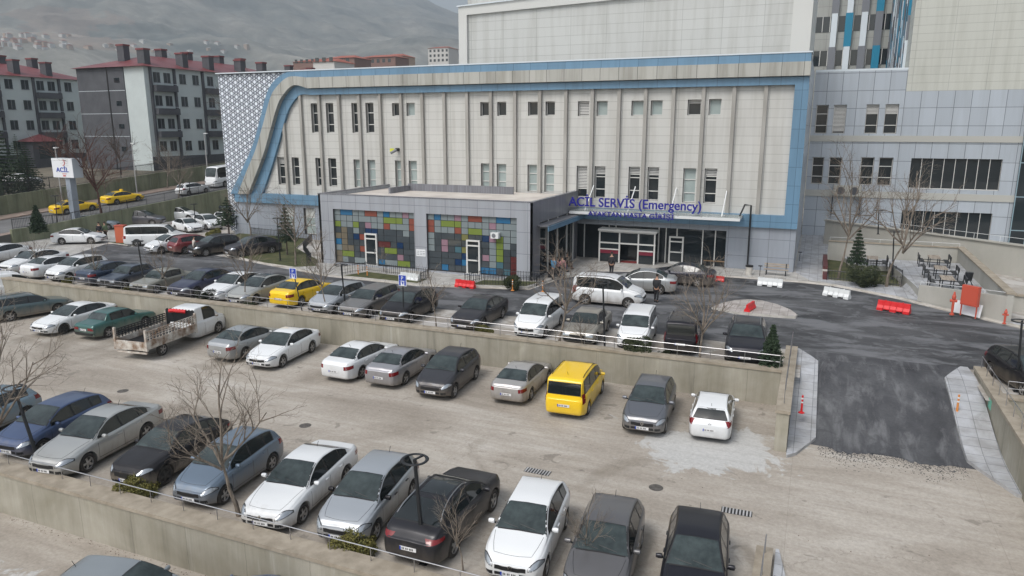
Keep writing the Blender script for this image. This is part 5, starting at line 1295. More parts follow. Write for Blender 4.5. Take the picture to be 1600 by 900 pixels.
def put_car(style, col, pos, heading, label, z=0, metal=0.0, dirt=.5, opt=(), group=None, name='parked_car', sc=SC, cat='car', tilt=None):
    k = (style, tuple(sorted(opt)))
    if k not in _protos:
        p = car_proto(style, opt); _protos[k] = snapshot(p); root = p; first = True
    else: root = copy_tree(_protos[k]); first = False
    root.name = name; root.location = pos; root.rotation_euler = (tilt or 0, 0, heading); rv = random.Random(label); root.scale = (sc*rv.uniform(.965, 1.03), sc*rv.uniform(.975, 1.015), sc*rv.uniform(.965, 1.035))
    pm = paint(col, metal, dirt)
    stack = [c for c in root.children]
    for c in kids_fast(root):
        if base(c.name) in PAINTED:
            c.material_slots[0].link = 'OBJECT'; c.material_slots[0].material = pm if base(c.name) == 'body' else paint(col if style != 'hatch' or label.find('black mirrors') < 0 else BK, metal, 0)
    root['label'] = label; root['category'] = cat
    if group: root['group'] = group
    return root
def kids_fast(r):
    bpy.context.view_layer.update(); return list(r.children)
S_ = R(-86.5); N_H = R(93.5)
def car_at(style, col, px, dirn, label, z, off=0, **k):
    """px: where the near bumper meets the ground. dirn S nose towards us, N tail towards us"""
    p = G(px[0], px[1], z+.18*SC); p.z = z; h = (S_ if dirn == 'S' else N_H)+R(off); L = STY[style]['L']*SC
    f = Vector((math.cos(h), math.sin(h), 0)); c = p-f*L/2 if dirn == 'S' else p+f*L/2
    return put_car(style, col, c, h, label, **k)
WH = (.72, .74, .75); SI = (.40, .42, .43); BK = (.012, .012, .015); DG = (.045, .047, .055); MG = (.12, .13, .15)
NV = (.012, .022, .055); BE = (.27, .25, .21); YE = (.86, .56, .005)
GM = 'cars parked along the middle wall'; GF = 'cars parked in the foreground row'; GU = 'cars parked on the upper level along the railing'; GL = 'cars parked in the left yard'
m_ = -1.4
# --- middle lot, against the wall
put_car('wagon', (.06, .10, .11), G(45, 497, m_)+Vector((-.6, .5, 0)), R(72), 'dark teal grey estate car, leftmost below the middle wall', metal=.3, dirt=.7, group=GM)
put_car('van', WH, G(8, 470, m_)+Vector((-.8, .9, 0)), R(68), 'white van with only its nose showing at the left edge below the middle wall', group=GM, opt=('norails', 'cargo'))
car_at('sedan', WH, (63, 521), 'S', 'white sedan with dark wheels between the grey estate and the green sedan', m_, -2, opt=('darkrim', 'roundf'), dirt=.25, group=GM)
car_at('oldsedan', (.02, .10, .09), (133, 527), 'N', 'faded green boxy old sedan beside the flatbed truck', m_, -3, dirt=.5, metal=.2, group=GM)
car_at('sedan', SI, (341, 562), 'N', 'silver sedan parked tail out right of the flatbed truck', m_, -3, metal=.5, opt=(), group=GM)
car_at('sedan', WH, (402, 575), 'S', 'white sedan with diamond emblem right of the silver sedan by the wall', m_, 1, opt=('diamond',), group=GM, dirt=.3)
car_at('sedan', WH, (524, 592), 'N', 'white sedan parked tail out between two silver sedans', m_, -4, group=GM, dirt=.25)
car_at('sedan', (.36, .36, .38), (592, 603), 'N', 'silver grey sedan left of the charcoal hatchback', m_, -2, metal=.5, group=GM)
car_at('hatch', DG, (673, 620), 'S', 'charcoal hatchback nose out between silver sedans below the wall', m_, 0, metal=.3, group=GM, sc=1.1)
car_at('sedan', (.42, .41, .40), (790, 629), 'N', 'silver sedan with dirty bumper left of the yellow taxi van', m_, -1, metal=.4, group=GM, sc=1.0, dirt=.7)
car_at('van', YE, (880, 650), 'N', 'yellow taxi van with black roof rails and dark rear window', m_, 0, opt=('blackrails',), group=GM, name='taxi_van', dirt=.15)
car_at('hatch', MG, (1003, 676), 'S', 'slate grey hatchback between the taxi van and the white hatchback', m_, 0, metal=.4, opt=('diamond',), group=GM)
car_at('hatch', WH, (1107, 688), 'N', 'white hatchback with round rear emblem at the right end below the wall', m_, 0, opt=('roundr',), group=GM, dirt=.3, sc=1.0)
# --- foreground row
put_car('hatch', (.20, .29, .36), G(68, 652, m_)+Vector((-.1, -1.95, 0))+Vector((-.85, 0, 0)), R(-83), 'light blue hatchback cut off by the left edge of the photo', metal=.3, group=GF)
car_at('hatch', (.05, .085, .18), (14, 712), 'S', 'blue hatchback with dark lower flanks, second in the foreground row', m_, 2, metal=.35, group=GF, sc=1.08)
car_at('sedan', (.44, .45, .44), (76, 742), 'S', 'silver sedan between the blue hatchback and the black sedan', m_, 4, metal=.4, group=GF, sc=1.08)
car_at('fastback', BK, (193, 764), 'S', 'black fastback with dusty doors behind the yellowish shrub', m_, 0, opt=('norails', 'darkrim'), group=GF, dirt=.85, sc=1.02)
car_at('hatch', (.14, .19, .25), (295, 790), 'S', 'blue grey hatchback behind the bare foreground tree', m_, 1, metal=.4, group=GF, sc=1.04)
car_at('sedan', WH, (409, 826), 'S', 'white sedan with large diamond emblem in the foreground row', m_, 3, opt=('diamond', ), group=GF, dirt=.6, sc=1.07)
car_at('hatch', (.40, .43, .46), (530, 848), 'S', 'silver hatchback with black mirrors behind the foreground shrub', m_, 3, metal=.45, group=GF, sc=1.08)
car_at('fastback', (.018, .019, .024), (640, 880), 'N', 'black crossover with glass roof and chrome window line parked tail out', m_, -3, opt=('sunroof',), group=GF, dirt=.35, sc=1.05, metal=.2)
car_at('hatch', WH, (797, 908), 'S', 'white hatchback right of the black crossover in the foreground', m_, 3, opt=('roundf',), group=GF, dirt=.25, sc=1.06)
car_at('hatch', (.10, .10, .105), (925, 945), 'S', 'dusty grey hatchback with peeling roof near the bottom edge', m_, 2, group=GF, dirt=.5, metal=.2, sc=1.04)
car_at('hatch', (.013, .014, .02), (1078, 975), 'S', 'black hatchback, rightmost of the foreground row', m_, 2, group=GF, dirt=.2, metal=.2, sc=1.04)
# --- bottom level
put_car('hatch', (.26, .29, .31), G(198, 968, -2.8), R(12), 'silver blue car roof on the lowest level below the foreground wall', metal=.3)
put_car('hatch', (.16, .2, .30), G(342, 1000, -2.8), R(60), 'slate blue car roof on the lowest level, cut by the bottom edge', metal=.3)
# --- upper row along the railing
car_at('sedan', WH, (-45, 413), 'S', 'white car at the left end of the upper row cut by the photo edge', 0, 2, group=GU)
car_at('sedan', WH, (8, 426), 'S', 'white sedan nose out at the left, left of the white sedan with its tail out', 0, -2, group=GU)
car_at('sedan', WH, (42, 434), 'N', 'white sedan with red tail lamps behind the small leaning tree', 0, -4, group=GU, opt=())
car_at('hatch', WH, (82, 438), 'S', 'white hatchback between the white and the navy sedan on the upper row', 0, -2, group=GU)
car_at('sedan', (.025, .045, .085), (132, 444), 'N', 'navy sedan parked tail out on the upper row', 0, -4, group=GU, metal=.3)
car_at('oldsedan', (.022, .035, .06), (165, 449), 'S', 'boxy navy car with round lamps beside the navy sedan', 0, -1, group=GU, sc=1.05)
car_at('oldsedan', (.21, .21, .18), (215, 457), 'S', 'beige grey boxy old car on the upper row behind a lamp post', 0, -2, group=GU, dirt=.6, sc=1.04)
car_at('sedan', (.022, .028, .07), (275, 463), 'S', 'dark blue sedan between the beige old car and the white sedan', 0, -2, group=GU, metal=.3)
car_at('sedan', WH, (327, 469), 'S', 'white sedan right of the dark blue sedan on the upper row', 0, -3, group=GU, dirt=.2)
car_at('sedan', (.40, .41, .39), (368, 475), 'S', 'silver sedan with sunroof left of the yellow taxi sedan', 0, -2, group=GU, metal=.3, opt=('sunroof', 'roundf'))
car_at('sedan', YE, (436, 478), 'N', 'yellow taxi sedan with dark rear window on the upper row', 0, -4, group=GU, name='taxi', dirt=.1)
car_at('hatch', (.42, .45, .48), (497, 488), 'S', 'light silver hatchback right of the yellow taxi sedan', 0, -3, group=GU, metal=.3)
car_at('wagon', (.19, .185, .18), (543, 496), 'S', 'grey brown estate car behind the lamp post on the upper row', 0, -3, group=GU, metal=.4, opt=('norails',))
car_at('hatch', BK, (612, 503), 'S', 'black hatchback behind the right parking sign', 0, -2, group=GU, metal=.2, sc=1.1)
car_at('sedan', (.03, .03, .036), (722, 515), 'S', 'black grey sedan between the two small trees on the upper row', 0, -3, group=GU, metal=.3, sc=1.02)
car_at('van', WH, (821, 527), 'S', 'white people carrier on the upper row with black mesh grille', 0, -2, group=GU, dirt=.15, opt=('norails', 'roundf'), sc=.98)
car_at('oldsedan', (.30, .28, .24), (902, 537), 'S', 'champagne beige small sedan behind a leafless shrub', 0, -1, group=GU, metal=.25)
car_at('van', WH, (985, 546), 'S', 'white compact van behind the wide juniper shrub', 0, 1, group=GU, dirt=.2, sc=.93)
car_at('van', (.012, .012, .018), (1061, 553), 'N', 'black van parked tail out near the ramp', 0, 0, group=GU, dirt=.3, sc=.97, metal=.2)
car_at('suv', (.013, .014, .022), (1163, 567), 'S', 'black off roader with roof rails at the right end of the upper row', 0, 0, group=GU, dirt=.2, metal=.2, sc=1.04)
# --- street
def at2(style, col, a_, b_, z, label, side=1, **k):   # a_: front wheel contact, b_: rear wheel contact on the visible side; side +1 left flank seen
    A_ = G(*a_, z); B_ = G(*b_, z); d = A_-B_; h = math.atan2(d.y, d.x); f = Vector((math.cos(h), math.sin(h), 0)); l = Vector((-f.y, f.x, 0))
    c = (A_+B_)/2-l*side*(STY[style]['W']/2)*k.get('sc', SC); c.z = z
    return put_car(style, col, c, h, label, **k)
at2('van', WH, (980, 482), (912, 476), 0, 'white van with dark front bumper stopped across the street before the entrance', side=-1, dirt=.6, opt=('blackrails', 'blackbumper'), sc=1.02)
at2('sedan', SI, (966, 457), (1033, 461), 0, 'silver sedan behind the white van before the entrance', side=1, metal=.4)
at2('sedan', (.02, .022, .034), (1030, 444), (1090, 449), 0, 'black sedan stopped nearest the emergency entrance', side=1, metal=.3)
put_car('hatch', BK, G(1600, 612, 0)+Vector((.2, .8, 0)), R(-75), 'black car at the right edge beyond the ramp', metal=.3)
# --- left yard
def yard(style, col, px, h, label, z=0, **k): p = G(px[0], px[1], z); put_car(style, col, p, R(h), label, group=GL, **k)
yard('minibus', WH, (244, 382), 34, 'white minibus parked beside the orange red box', dirt=.2, sc=1.0)
yard('hatch', WH, (268, 392), -102, 'white hatchback with black grille right of the white minibus', dirt=.2)
yard('hatch', (.16, .01, .015), (305, 393), 72, 'dark red hatchback behind the person in a pale jacket')
yard('suv', BK, (338, 396), -108, 'black pickup like car right of the dark red hatchback')
yard('fastback', (.025, .025, .032), (396, 398), -112, 'dark grey crossover at the right end of the yard row', opt=('norails',))
yard('sedan', WH, (125, 380), 30, 'white sedan crossing the yard below the emergency sign', dirt=.1, sc=1.02)
yard('hatch', (.27, .33, .38), (153, 358), 30, 'silver blue car behind the white sedan in the yard')
yard('suv', (.08, .08, .095), (224, 352), 24, 'dark grey off roader by the olive street wall')
yard('hatch', WH, (283, 343), 22, 'white hatchback by the olive street wall', dirt=.1, sc=1.02)
yard('suv', (.03, .045, .055), (331, 333), 20, 'dark teal car at the top of the yard by the olive wall')
yard('sedan', WH, (294, 361), -18, 'low white sedan in the second yard row behind the minibus', dirt=.1, sc=.98)
yard('hatch', WH, (325, 357), -20, 'white hatchback in the second yard row beside a lamp post', dirt=.1)
yard('hatch', WH, (357, 352), -20, 'white car half hidden by the hospital corner', dirt=.1)
# --- street on the left
def on_road(px, X): # on the sloping street at lane X
    for Y in np.arange(48, 110, .1):
        pass
    return None
def road_pt(Xl, Y): return Vector((Xl, Y, hroad(Y)))
def lane(px, py, X): return atX(px, py, X).y
sl = math.atan(.065)
def road_car(style, col, Xl, Y, h, label, **k): 
    o = put_car(style, col, road_pt(Xl, Y), R(h), label, **k); o.rotation_mode = 'QUATERNION'
    o.rotation_quaternion = Matrix.Rotation(sl, 4, 'X').to_quaternion() @ Matrix.Rotation(R(h), 4, 'Z').to_quaternion(); return o
road_car('sedan', YE, -79.6, lane(119, 335, -79.6), 80, 'yellow taxi on the left street nearest the emergency sign', name='taxi', opt=('taxi',), dirt=.1)
road_car('sedan', YE, -80.2, lane(193, 318, -80.2), 82, 'second yellow taxi farther up the left street', name='taxi', opt=('taxi',), dirt=.1)
road_car('hatch', WH, -77.0, lane(302, 303, -77.0), 84, 'white car on the left street just ahead of the bus', dirt=.2)
road_car('bus', WH, -78.6, 82.0, -92, 'white bus coming down the left street at the hospital corner', name='bus', cat='bus', dirt=.1)
for i, (x, y, c) in enumerate(((-100, 66, WH), (-104, 63, MG))): put_car('sedan', c, Vector((x, y, 3.6)), R(20), ['white car parked in the estate yard behind the boundary wall', 'grey car parked in the estate yard behind the boundary wall'][i])
# --- flatbed truck
trk = thing('flatbed_truck', 'rusty white flatbed truck with barred side frames by the wall', 'truck')
A_ = G(255, 556, m_); B_ = G(347, 519, m_); d = B_-A_; h = math.atan2(d.y, d.x); print('truck', (A_-B_).length, math.degrees(h))
trk.location = (A_+B_)/2; trk.location.z = m_; trk.rotation_euler = (0, 0, h)
f = Vector((math.cos(h), math.sin(h), 0)); trk.location += Vector((-f.y, f.x, 0))*1.0
cab = car_proto('cab', ()); 
for c in kids_fast(cab): c.parent = trk; c.location = c.location+Vector((1.75, 0, 0))
for c in kids_fast(trk):
    if base(c.name) in PAINTED: c.material_slots[0].link = 'OBJECT'; c.material_slots[0].material = paint(WH, 0, .5)
    if base(c.name) == 'body': c.name = 'cab'
bpy.data.objects.remove(cab)
rust = noisy('rusty_white_paint', (.20, .12, .07), (.62, .60, .55), 2.2, .7)
b = MB(); b.box(-3.6, .3, -.45, .45, .45, .62); b.box(-3.7, .2, -1.02, 1.02, .80, .86); b.build('chassis', [M['black']], trk)
for sx, nm in ((-1, 'side_board'), (1, 'side_board')):
    b = MB(); b.box(-3.7, .2, sx*1.05-.03, sx*1.05+.03, .68, 1.18)
    for z in (.80, .92, 1.05): b.box(-3.65, .15, sx*1.05-.045, sx*1.05+.045, z, z+.05)
    b.build(nm, rust, trk)
    b = MB(); n_ = 16
    for z in (1.30, 1.42, 1.54, 1.66): b.box(-3.68, .18, sx*1.05-.02, sx*1.05+.02, z, z+.045)
    for i in range(n_+1): x = -3.66+3.82*i/n_; b.box(x-.02, x+.02, sx*1.05-.022, sx*1.05+.022, 1.18, 1.70)
    b.build('side_frame', M['darkmetal'] if sx > 0 else rust, trk)
    for x in (-3.7, .2): b = MB(); b.box(x-.06, x+.06, sx*1.05-.06, sx*1.05+.06, .6, 1.82); b.build('corner_post', rust, trk)
b = MB(); b.box(-3.74, -3.68, -1.0, 1.0, .62, 1.12); b.build('tailgate', rust, trk)
b = MB(); b.box(.17, .23, -1.0, 1.0, 1.0, 1.95); [b.box(.16, .24, y-.02, y+.02, 1.2, 2.0) for y in np.linspace(-.9, .9, 9)]; b.build('headboard', M['darkmetal'], trk)
b = MB(); b.tube([(.1, -.5, 1.9), (-.1, -.1, 1.96), (.1, .3, 1.92), (0, .6, 1.9)], .11, 8); b.build('red_tarpaulin', M['red'], trk, smooth=True)
for s_ in (1, -1): make_wheel(trk, .36, 0, (-2.45, s_*.88, .36), s_)
b = MB(); b.box(-3.70, -3.60, -1.0, 1.0, .42, .52); b.build('rear_bumper', rust, trk)
# ================================================================ PLANTS
def branch_tree(seed, h, spread, trunk_r, first=.35, depth=4, nb=6, up=.55, droop=0):
    rng = random.Random(seed); t = MB(); c = MB()
    def limb(mb, p, d, L, r, lev, n=5):
        pts = [p.copy()]; q = p.copy(); dd = d.copy(); k = 4
        for i in range(k):
            dd = (dd+Vector((rng.uniform(-.14, .14), rng.uniform(-.14, .14), rng.uniform(-.05, .12)-droop))).normalized(); q = q+dd*L/k; pts.append(q.copy())
        mb.tube(pts, [r*(1-.16*i) for i in range(k+1)], n if lev < 2 else 4 if lev < 3 else 3, cap=False)
        return pts, dd
    pts, dd = limb(t, Vector((0, 0, -.1)), Vector((0, 0, 1)), h*first+.1, trunk_r, 0, 8)
    top = pts[-1]
    def grow(p, d, L, r, lev):
        pts, dd = limb(c, p, d, L, r, lev)
        if lev >= depth: return
        n = nb if lev < 2 else nb-2 if lev < 3 else 3
        for i in range(n):
            f = .25+.75*(i+rng.random())/n; j = min(3, int(f*4)); q = pts[j].lerp(pts[j+1], f*4-j) if f < 1 else pts[-1]
            ax = d.orthogonal().normalized(); ax.rotate(Matrix.Rotation(rng.uniform(0, 6.28), 3, d)); nd_ = (d*rng.uniform(.7, 1.1)+ax*rng.uniform(.45, .9)*spread+Vector((0, 0, .12*up))).normalized()
            grow(q, nd_, L*rng.uniform(.42, .68), max(.0045, r*.48), lev+1)
    for i in range(nb):
        a_ = 2*math.pi*(i+rng.random()*.6)/nb; u = rng.uniform(.45, 1.0)
        d = Vector((math.cos(a_)*spread*.7, math.sin(a_)*spread*.7, u*1.2)).normalized()
        grow(top-Vector((0, 0, rng.uniform(0, h*first*.25))), d, h*(1-first)*rng.uniform(.5, .72), trunk_r*.55, 1)
    grow(top, Vector((.05, 0, 1)), h*(1-first)*.7, trunk_r*.7, 1)
    return t, c
def tree_proto(name, seed, h, spread, r, bark, first=.35, depth=3, nb=6, label='', droop=0):
    root = thing(name, label, 'tree'); t, c = branch_tree(seed, h, spread, r, first, depth, nb, droop=droop)
    t.build('trunk', bark, root, smooth=True, sharp=180); c.build('crown', bark, root, smooth=False, recalc=False)
    return root
def leaf_clump(b, c, r, n, s, rng, flat_=1.0):
    for _ in range(n):
        v = Vector((rng.gauss(0, 1), rng.gauss(0, 1), rng.gauss(0, 1))).normalized()*r*rng.uniform(.55, 1.0)**.6; v.z *= flat_
        p = Vector(c)+v; u = Vector((rng.gauss(0, 1), rng.gauss(0, 1), rng.gauss(0, 1)+.3)).normalized()*s*rng.uniform(.6, 1.3); w_ = u.orthogonal().normalized()*s*rng.uniform(.3, .6)
        b.quad(p-u*.5-w_*.5, p+u*.5-w_*.3, p+u*.7+w_*.3, p-u*.4+w_*.5)
def shrub_proto(seed, mat_, name='shrub', r=.55, n=6500, pointy=0):
    rng = random.Random(seed); root = thing(name, '', 'shrub'); b = MB()
    for i in range(16):
        a_ = rng.uniform(0, 6.28); d = rng.uniform(0, r*.75); z = rng.uniform(.12, .75)*r*(1.5 if pointy else 1.15)
        leaf_clump(b, (d*math.cos(a_), d*math.sin(a_), z), r*rng.uniform(.30, .48), n//16, .058, rng)
    if pointy:
        for i in range(10):
            a_ = rng.uniform(0, 6.28); d = r*rng.uniform(.2, .8)
            for k in range(6): leaf_clump(b, (d*(1+k*.1)*math.cos(a_), d*(1+k*.1)*math.sin(a_), r*(.6+.22*k)), .10, 14, .09, rng)
    b.build('foliage', mat_, root, recalc=False)
    s = MB()
    for i in range(7): a_ = i*.9; s.tube([(0, 0, 0), (.15*math.cos(a_), .15*math.sin(a_), .2), (.4*r*math.cos(a_), .4*r*math.sin(a_), r*.8)], [.02, .015, .008], 4)
    s.build('stems', M['barkdark'], root); return root
def conifer_proto(seed, h, r, name='spruce', m=None, z0=.12, whorls=16):
    rng = random.Random(seed); root = thing(name, '', 'tree'); t = MB(); t.tube([(0, 0, 0), (0, 0, h*.5), (0, 0, h)], [.05*h/2, .03*h/2, .006], 7); t.build('trunk', M['barkdark'], root)
    b = MB()
    for i in range(whorls):
        f = i/(whorls-1); z = h*(z0+(1-z0)*f); rr = r*(1-f)**.85*rng.uniform(.85, 1.1)+.04; n = 9 if f < .7 else 6
        for k in range(n):
            a_ = 6.28*(k+rng.random()*.6)/n; L = rr*rng.uniform(.8, 1.15)
            for q in range(5):
                g_ = (q+1)/5; p = Vector((math.cos(a_)*L*g_, math.sin(a_)*L*g_, z-.18*L*g_+.10*L*g_*g_)); leaf_clump(b, p, .06+.08*rr*(1-g_*.5), 9, .09+.05*rr, rng, .6)
    b.build('crown', m or M['needle'], root, recalc=False); return root
TP = {}
def use(key, fn):
    if key not in TP: o = fn(); TP[key] = snapshot(o); return o
    return copy_tree(TP[key])
def plant(key, fn, name, loc, label, cat='tree', group=None, sc=1, rz=0, lean=0):
    o = use(key, fn); o.name = name; o.location = loc; o.rotation_euler = (0, lean, rz); o.scale = (sc,)*3 if not isinstance(sc, tuple) else sc
    o['label'] = label; o['category'] = cat
    if group: o['group'] = group
    return o
big = lambda s: (lambda: tree_proto('bare_tree', s, 5.6, 1.0, .085, M['bark'], .38, 5, 5))
small = lambda s: (lambda: tree_proto('young_tree', s, 3.4, .8, .045, M['bark'], .42, 4, 5))
GT = 'leafless trees of the car park'
plant('b1', big(4), 'bare_tree', G(374, 806, -1.4), 'leafless tree in the foreground between the blue grey and the white car', group=GT, sc=1.02)
plant('b2', big(9), 'bare_tree', G(-22, 745, -1.4), 'leafless tree at the left edge reaching over the light blue hatchback', group=GT, sc=1.15, rz=2)
plant('s1', small(3), 'young_tree', G(724, 893, -1.4), 'thin leafless sapling before the white hatchback at the bottom', group=GT, sc=.72, rz=1)
plant('s2', small(5), 'young_tree', G(1000, 940, -1.4)+Vector((-1.6, .3, 0)), 'leafless sapling at the bottom edge before the dusty grey hatchback', group=GT, sc=.75, rz=1)
plant('b1', big(4), 'bare_tree', G(873, 537, 0), 'leafless tree between the white people carrier and the beige sedan', group=GT, sc=.98, rz=2.2)
plant('b3', big(13), 'bare_tree', G(1094, 566, 0), 'leafless tree beside the black van near the ramp', group=GT, sc=.92, rz=1.2)
plant('s1', small(3), 'young_tree', G(682, 512, 0), 'small reddish leafless tree right of the black hatchback', group=GT, sc=1.05, rz=.4)
plant('s3', small(8), 'young_tree', G(385, 478, 0), 'leafless tree spreading before the silver sedan with sunroof', group=GT, sc=1.35, rz=.4)
plant('s4', small(12), 'young_tree', G(510, 492, 0), 'thin leafless tree before the light silver hatchback', group=GT, sc=1.3, rz=.9)
plant('s1', small(3), 'young_tree', G(262, 458, 0), 'leaning leafless tree before the dark blue sedan', group=GT, sc=1.15, rz=2.4, lean=-.18)
plant('s2', small(5), 'young_tree', G(156, 446, 0), 'thin leafless tree between the navy cars', group=GT, sc=1.0, rz=2.4)
plant('s3', small(8), 'young_tree', G(57, 430, 0), 'small leaning leafless tree before the white sedan at the left', group=GT, sc=.95, rz=3.4, lean=-.12)
plant('s4', small(12), 'leafless_shrub', G(910, 545, 0), 'leafless shrub before the beige sedan', 'shrub', sc=(.75, .75, .5), rz=.9)
GH = 'leafless trees round the hospital'
plant('b3', big(13), 'bare_tree', G(393, 376, .12), 'leafless tree on the left lawn near the lattice corner', group=GH, sc=1.15, rz=.2)
plant('b2', big(9), 'bare_tree', G(462, 414, .12), 'leafless tree at the front of the left lawn', group=GH, sc=1.1, rz=3.2)
plant('s4', small(12), 'young_tree', G(497, 420, .12), 'small leafless tree with rusty leaves at the left annex corner', group=GH, sc=1.1, rz=2)
plant('s2', small(5), 'young_tree', G(600, 424, .12), 'sapling on the small lawn before the left coloured front', group=GH, sc=.6, rz=2)
plant('b1', big(4), 'bare_tree', G(1309, 436, .16), 'tall thin leafless tree at the left of the garden', group=GH, sc=(1.2, 1.2, 1.75), rz=2)
plant('b2', big(9), 'bare_tree', G(1385, 447, .16), 'broad leafless tree at the right of the garden by the picnic table', group=GH, sc=(1.45, 1.45, 1.5), rz=1)
plant('s3', small(8), 'young_tree', G(1410, 372, 2.3), 'leafless tree on the podium before the ribbon window', group=GH, sc=1.5, rz=1)
GS = 'leafless trees of the left street'
red_ = lambda s, m_: (lambda: tree_proto('street_tree', s, 7, 1.0, .11, m_, .36, 4, 6))
plant('r1', red_(21, M['barkred']), 'street_tree', Vector((-73.9, 57.0, 1.4)), 'reddish leafless tree on the wall right of the emergency sign', group=GS, sc=1.45)
plant('r2', red_(22, M['barkdark']), 'street_tree', Vector((-88, 93, 5.5)), 'large brown leafless tree before the apartment block', group=GS, sc=(1.9, 1.9, 2.1), rz=1)
plant('r2', red_(22, M['barkdark']), 'street_tree', Vector((-88.5, 72, 5.0)), 'brown leafless tree between the lamps behind the boundary wall', group=GS, sc=.9, rz=3)
plant('r1', red_(21, M['barkred']), 'street_tree', Vector((-92, 66, 4.8)), 'reddish brown tree behind the emergency sign board', group=GS, sc=1.0, rz=1)
plant('b2', big(9), 'street_tree', Vector((-84.6, 76, 2.8)), 'grey leafless tree on the far footpath of the left street', group=GS, sc=1.2, rz=3)
plant('b3', big(13), 'street_tree', Vector((-84.6, 66, 2.2)), 'small leafless tree on the far footpath above the first taxi', group=GS, sc=.85, rz=3)
plant('b1', big(4), 'street_tree', Vector((-74.1, 68, 2.3)), 'leafless tree by the bar fence between the taxis and the white car', group=GS, sc=1.0, rz=3)
plant('s3', small(8), 'street_tree', Vector((-76, 54.0, 1.3)), 'small leafless tree beside the first taxi at the left', group=GS, sc=1.2, rz=3)
GC = 'small conifers'
spr = lambda: conifer_proto(3, 2.1, .62)
plant('c1', spr, 'spruce', G(1203, 580, 0), 'young green spruce at the right end of the upper railing', sc=(.9, .9, 1.05))
plant('c1', spr, 'spruce', G(61, 366, 1.2), 'small spruce on the verge left of the emergency sign', sc=1.3, rz=1)
pine = lambda: conifer_proto(6, 3.4, 1.15, 'pine_tree', None, .32, 11)
plant('c2', pine, 'pine_tree', G(358, 366, 0), 'dark green pine at the left corner of the hospital', sc=1.15)
plant('c2', pine, 'pine_tree', G(1336, 432, .16), 'dark green pine on a thin trunk in the garden', sc=(.6, .6, 1.1), rz=2)
plant('c2', pine, 'pine_tree', G(449, 398, .12), 'narrow green conifer behind the leafless tree on the left lawn', sc=(.8, .8, 1.3), rz=1)
dk = lambda: conifer_proto(8, 8.0, 2.6, 'fir_tree', None, .06, 22)
GD = 'dark firs of the estate at the far left'
def yardp(px, py, X): p = atX(px, py, X); p.z = hroad(p.y)+1.4; return p
plant('c3', dk, 'fir_tree', yardp(4, 300, -92), 'tall dark fir cut by the left edge of the photo', group=GD, sc=1.2)
plant('c3', dk, 'fir_tree', yardp(48, 305, -92), 'dark fir left of the emergency sign board', group=GD, sc=.78, rz=1)
plant('c3', dk, 'fir_tree', yardp(30, 262, -108), 'dark fir before the red porch', group=GD, sc=.8, rz=2)
GB = 'low shrubs behind the railings'
sy = lambda: shrub_proto(1, M['shrub']); sk = lambda: shrub_proto(2, M['shrubdark'])
for px, z, key, s, lb in [((208, 777), -1.4, 'y', 1.35, 'yellowish green shrub before the black fastback'), ((541, 873), -1.4, 'y', 1.35, 'yellowish green shrub before the silver hatchback in the foreground'),
        ((995, 556), 0, 'k', 1.45, 'wide juniper shrub before the white compact van'), ((757, 523), 0, 'y', 1.0, 'small green shrub right of the black grey sedan'), ((612, 503), 0, 'y', 1.3, 'shrub before the black hatchback on the upper row'),
        ((325, 472), 0, 'k', 1.4, 'dark shrub before the white sedan on the upper row'), ((200, 458), 0, 'y', .85, 'shrub before the beige grey old car'), ((106, 444), 0, 'y', .8, 'shrub before the navy sedan'), ((18, 434), 0, 'y', .8, 'shrub at the left end of the upper railing'),
        ((1035, 562), 0, 'k', .6, 'tiny dark shrub left of the black van'), ((385, 483), 0, 'k', .6, 'tiny shrub at the foot of the tree by the silver sedan')]:
    o = plant('sh'+key, sy if key == 'y' else sk, 'shrub', G(px[0], px[1], z), lb, 'shrub', GB, (s, s, s*1.05), rz=px[0])
    if o.location.y < 34.75 and z == 0: o.location.y = 34.75
    if z == -1.4 and o.location.y < 16.35: o.location.y = 16.35
ball = lambda: shrub_proto(7, M['shrubdark'], 'round_bush', .62, 7500)
plant('bb', ball, 'round_bush', G(802, 450, .13), 'round clipped bush before the right end of the annex', 'shrub', sc=1.15)
plant('bb', ball, 'round_bush', G(1350, 446, .16), 'round clipped bush in the garden behind the black fence', 'shrub', sc=1.9, rz=1)
plant('bb', ball, 'round_bush', G(425, 392, .12), 'low dark bush on the left lawn behind the dark crossover', 'shrub', sc=1.3, rz=2)
plant('shy', sy, 'shrub', G(333, 372, 0), 'yellow brown shrub behind the black pickup like car in the yard', 'shrub', sc=1.6)
# ================================================================ LAMPS, SIGNS
def lamp(base_px, top_px, z, label, ring=True, group='dark lamp posts with ring heads', m=None, r=.05):
    p = G(*base_px, z); q = atY(*top_px, p.y); t = thing('street_lamp', label, 'street lamp', p, group=group); d = q-p
    b = MB(); b.tube([(0, 0, 0), d*.33, d], [r*1.2, r, r*.85], 8); b.build('pole', m or M['darkmetal'], t, smooth=True)
    b = MB(); b.box(-.12, .12, -.12, .12, 0, .03); b.build('base_plate', m or M['darkmetal'], t)
    if ring:
        b = MB(); n_ = 26; R_, r_ = .36, .055
        ring_ = []
        for i in range(n_):
            a_ = 2*math.pi*i/n_
            for k in range(6): c_ = 2*math.pi*k/6; ring_.append((d.x+(R_+r_*math.cos(c_))*math.cos(a_), d.y+(R_+r_*math.cos(c_))*math.sin(a_), d.z+.45*r_*math.sin(c_)))
        b.add(ring_, [(i*6+k, i*6+(k+1) % 6, ((i+1) % n_)*6+(k+1) % 6, ((i+1) % n_)*6+k) for i in range(n_) for k in range(6)]); b.build('ring_head', m or M['darkmetal'], t, smooth=True, sharp=180)
        b = MB(); b.beam(d, d+Vector((.1, R_, 0)), .06, .04); b.build('arm', m or M['darkmetal'], t)
    return t
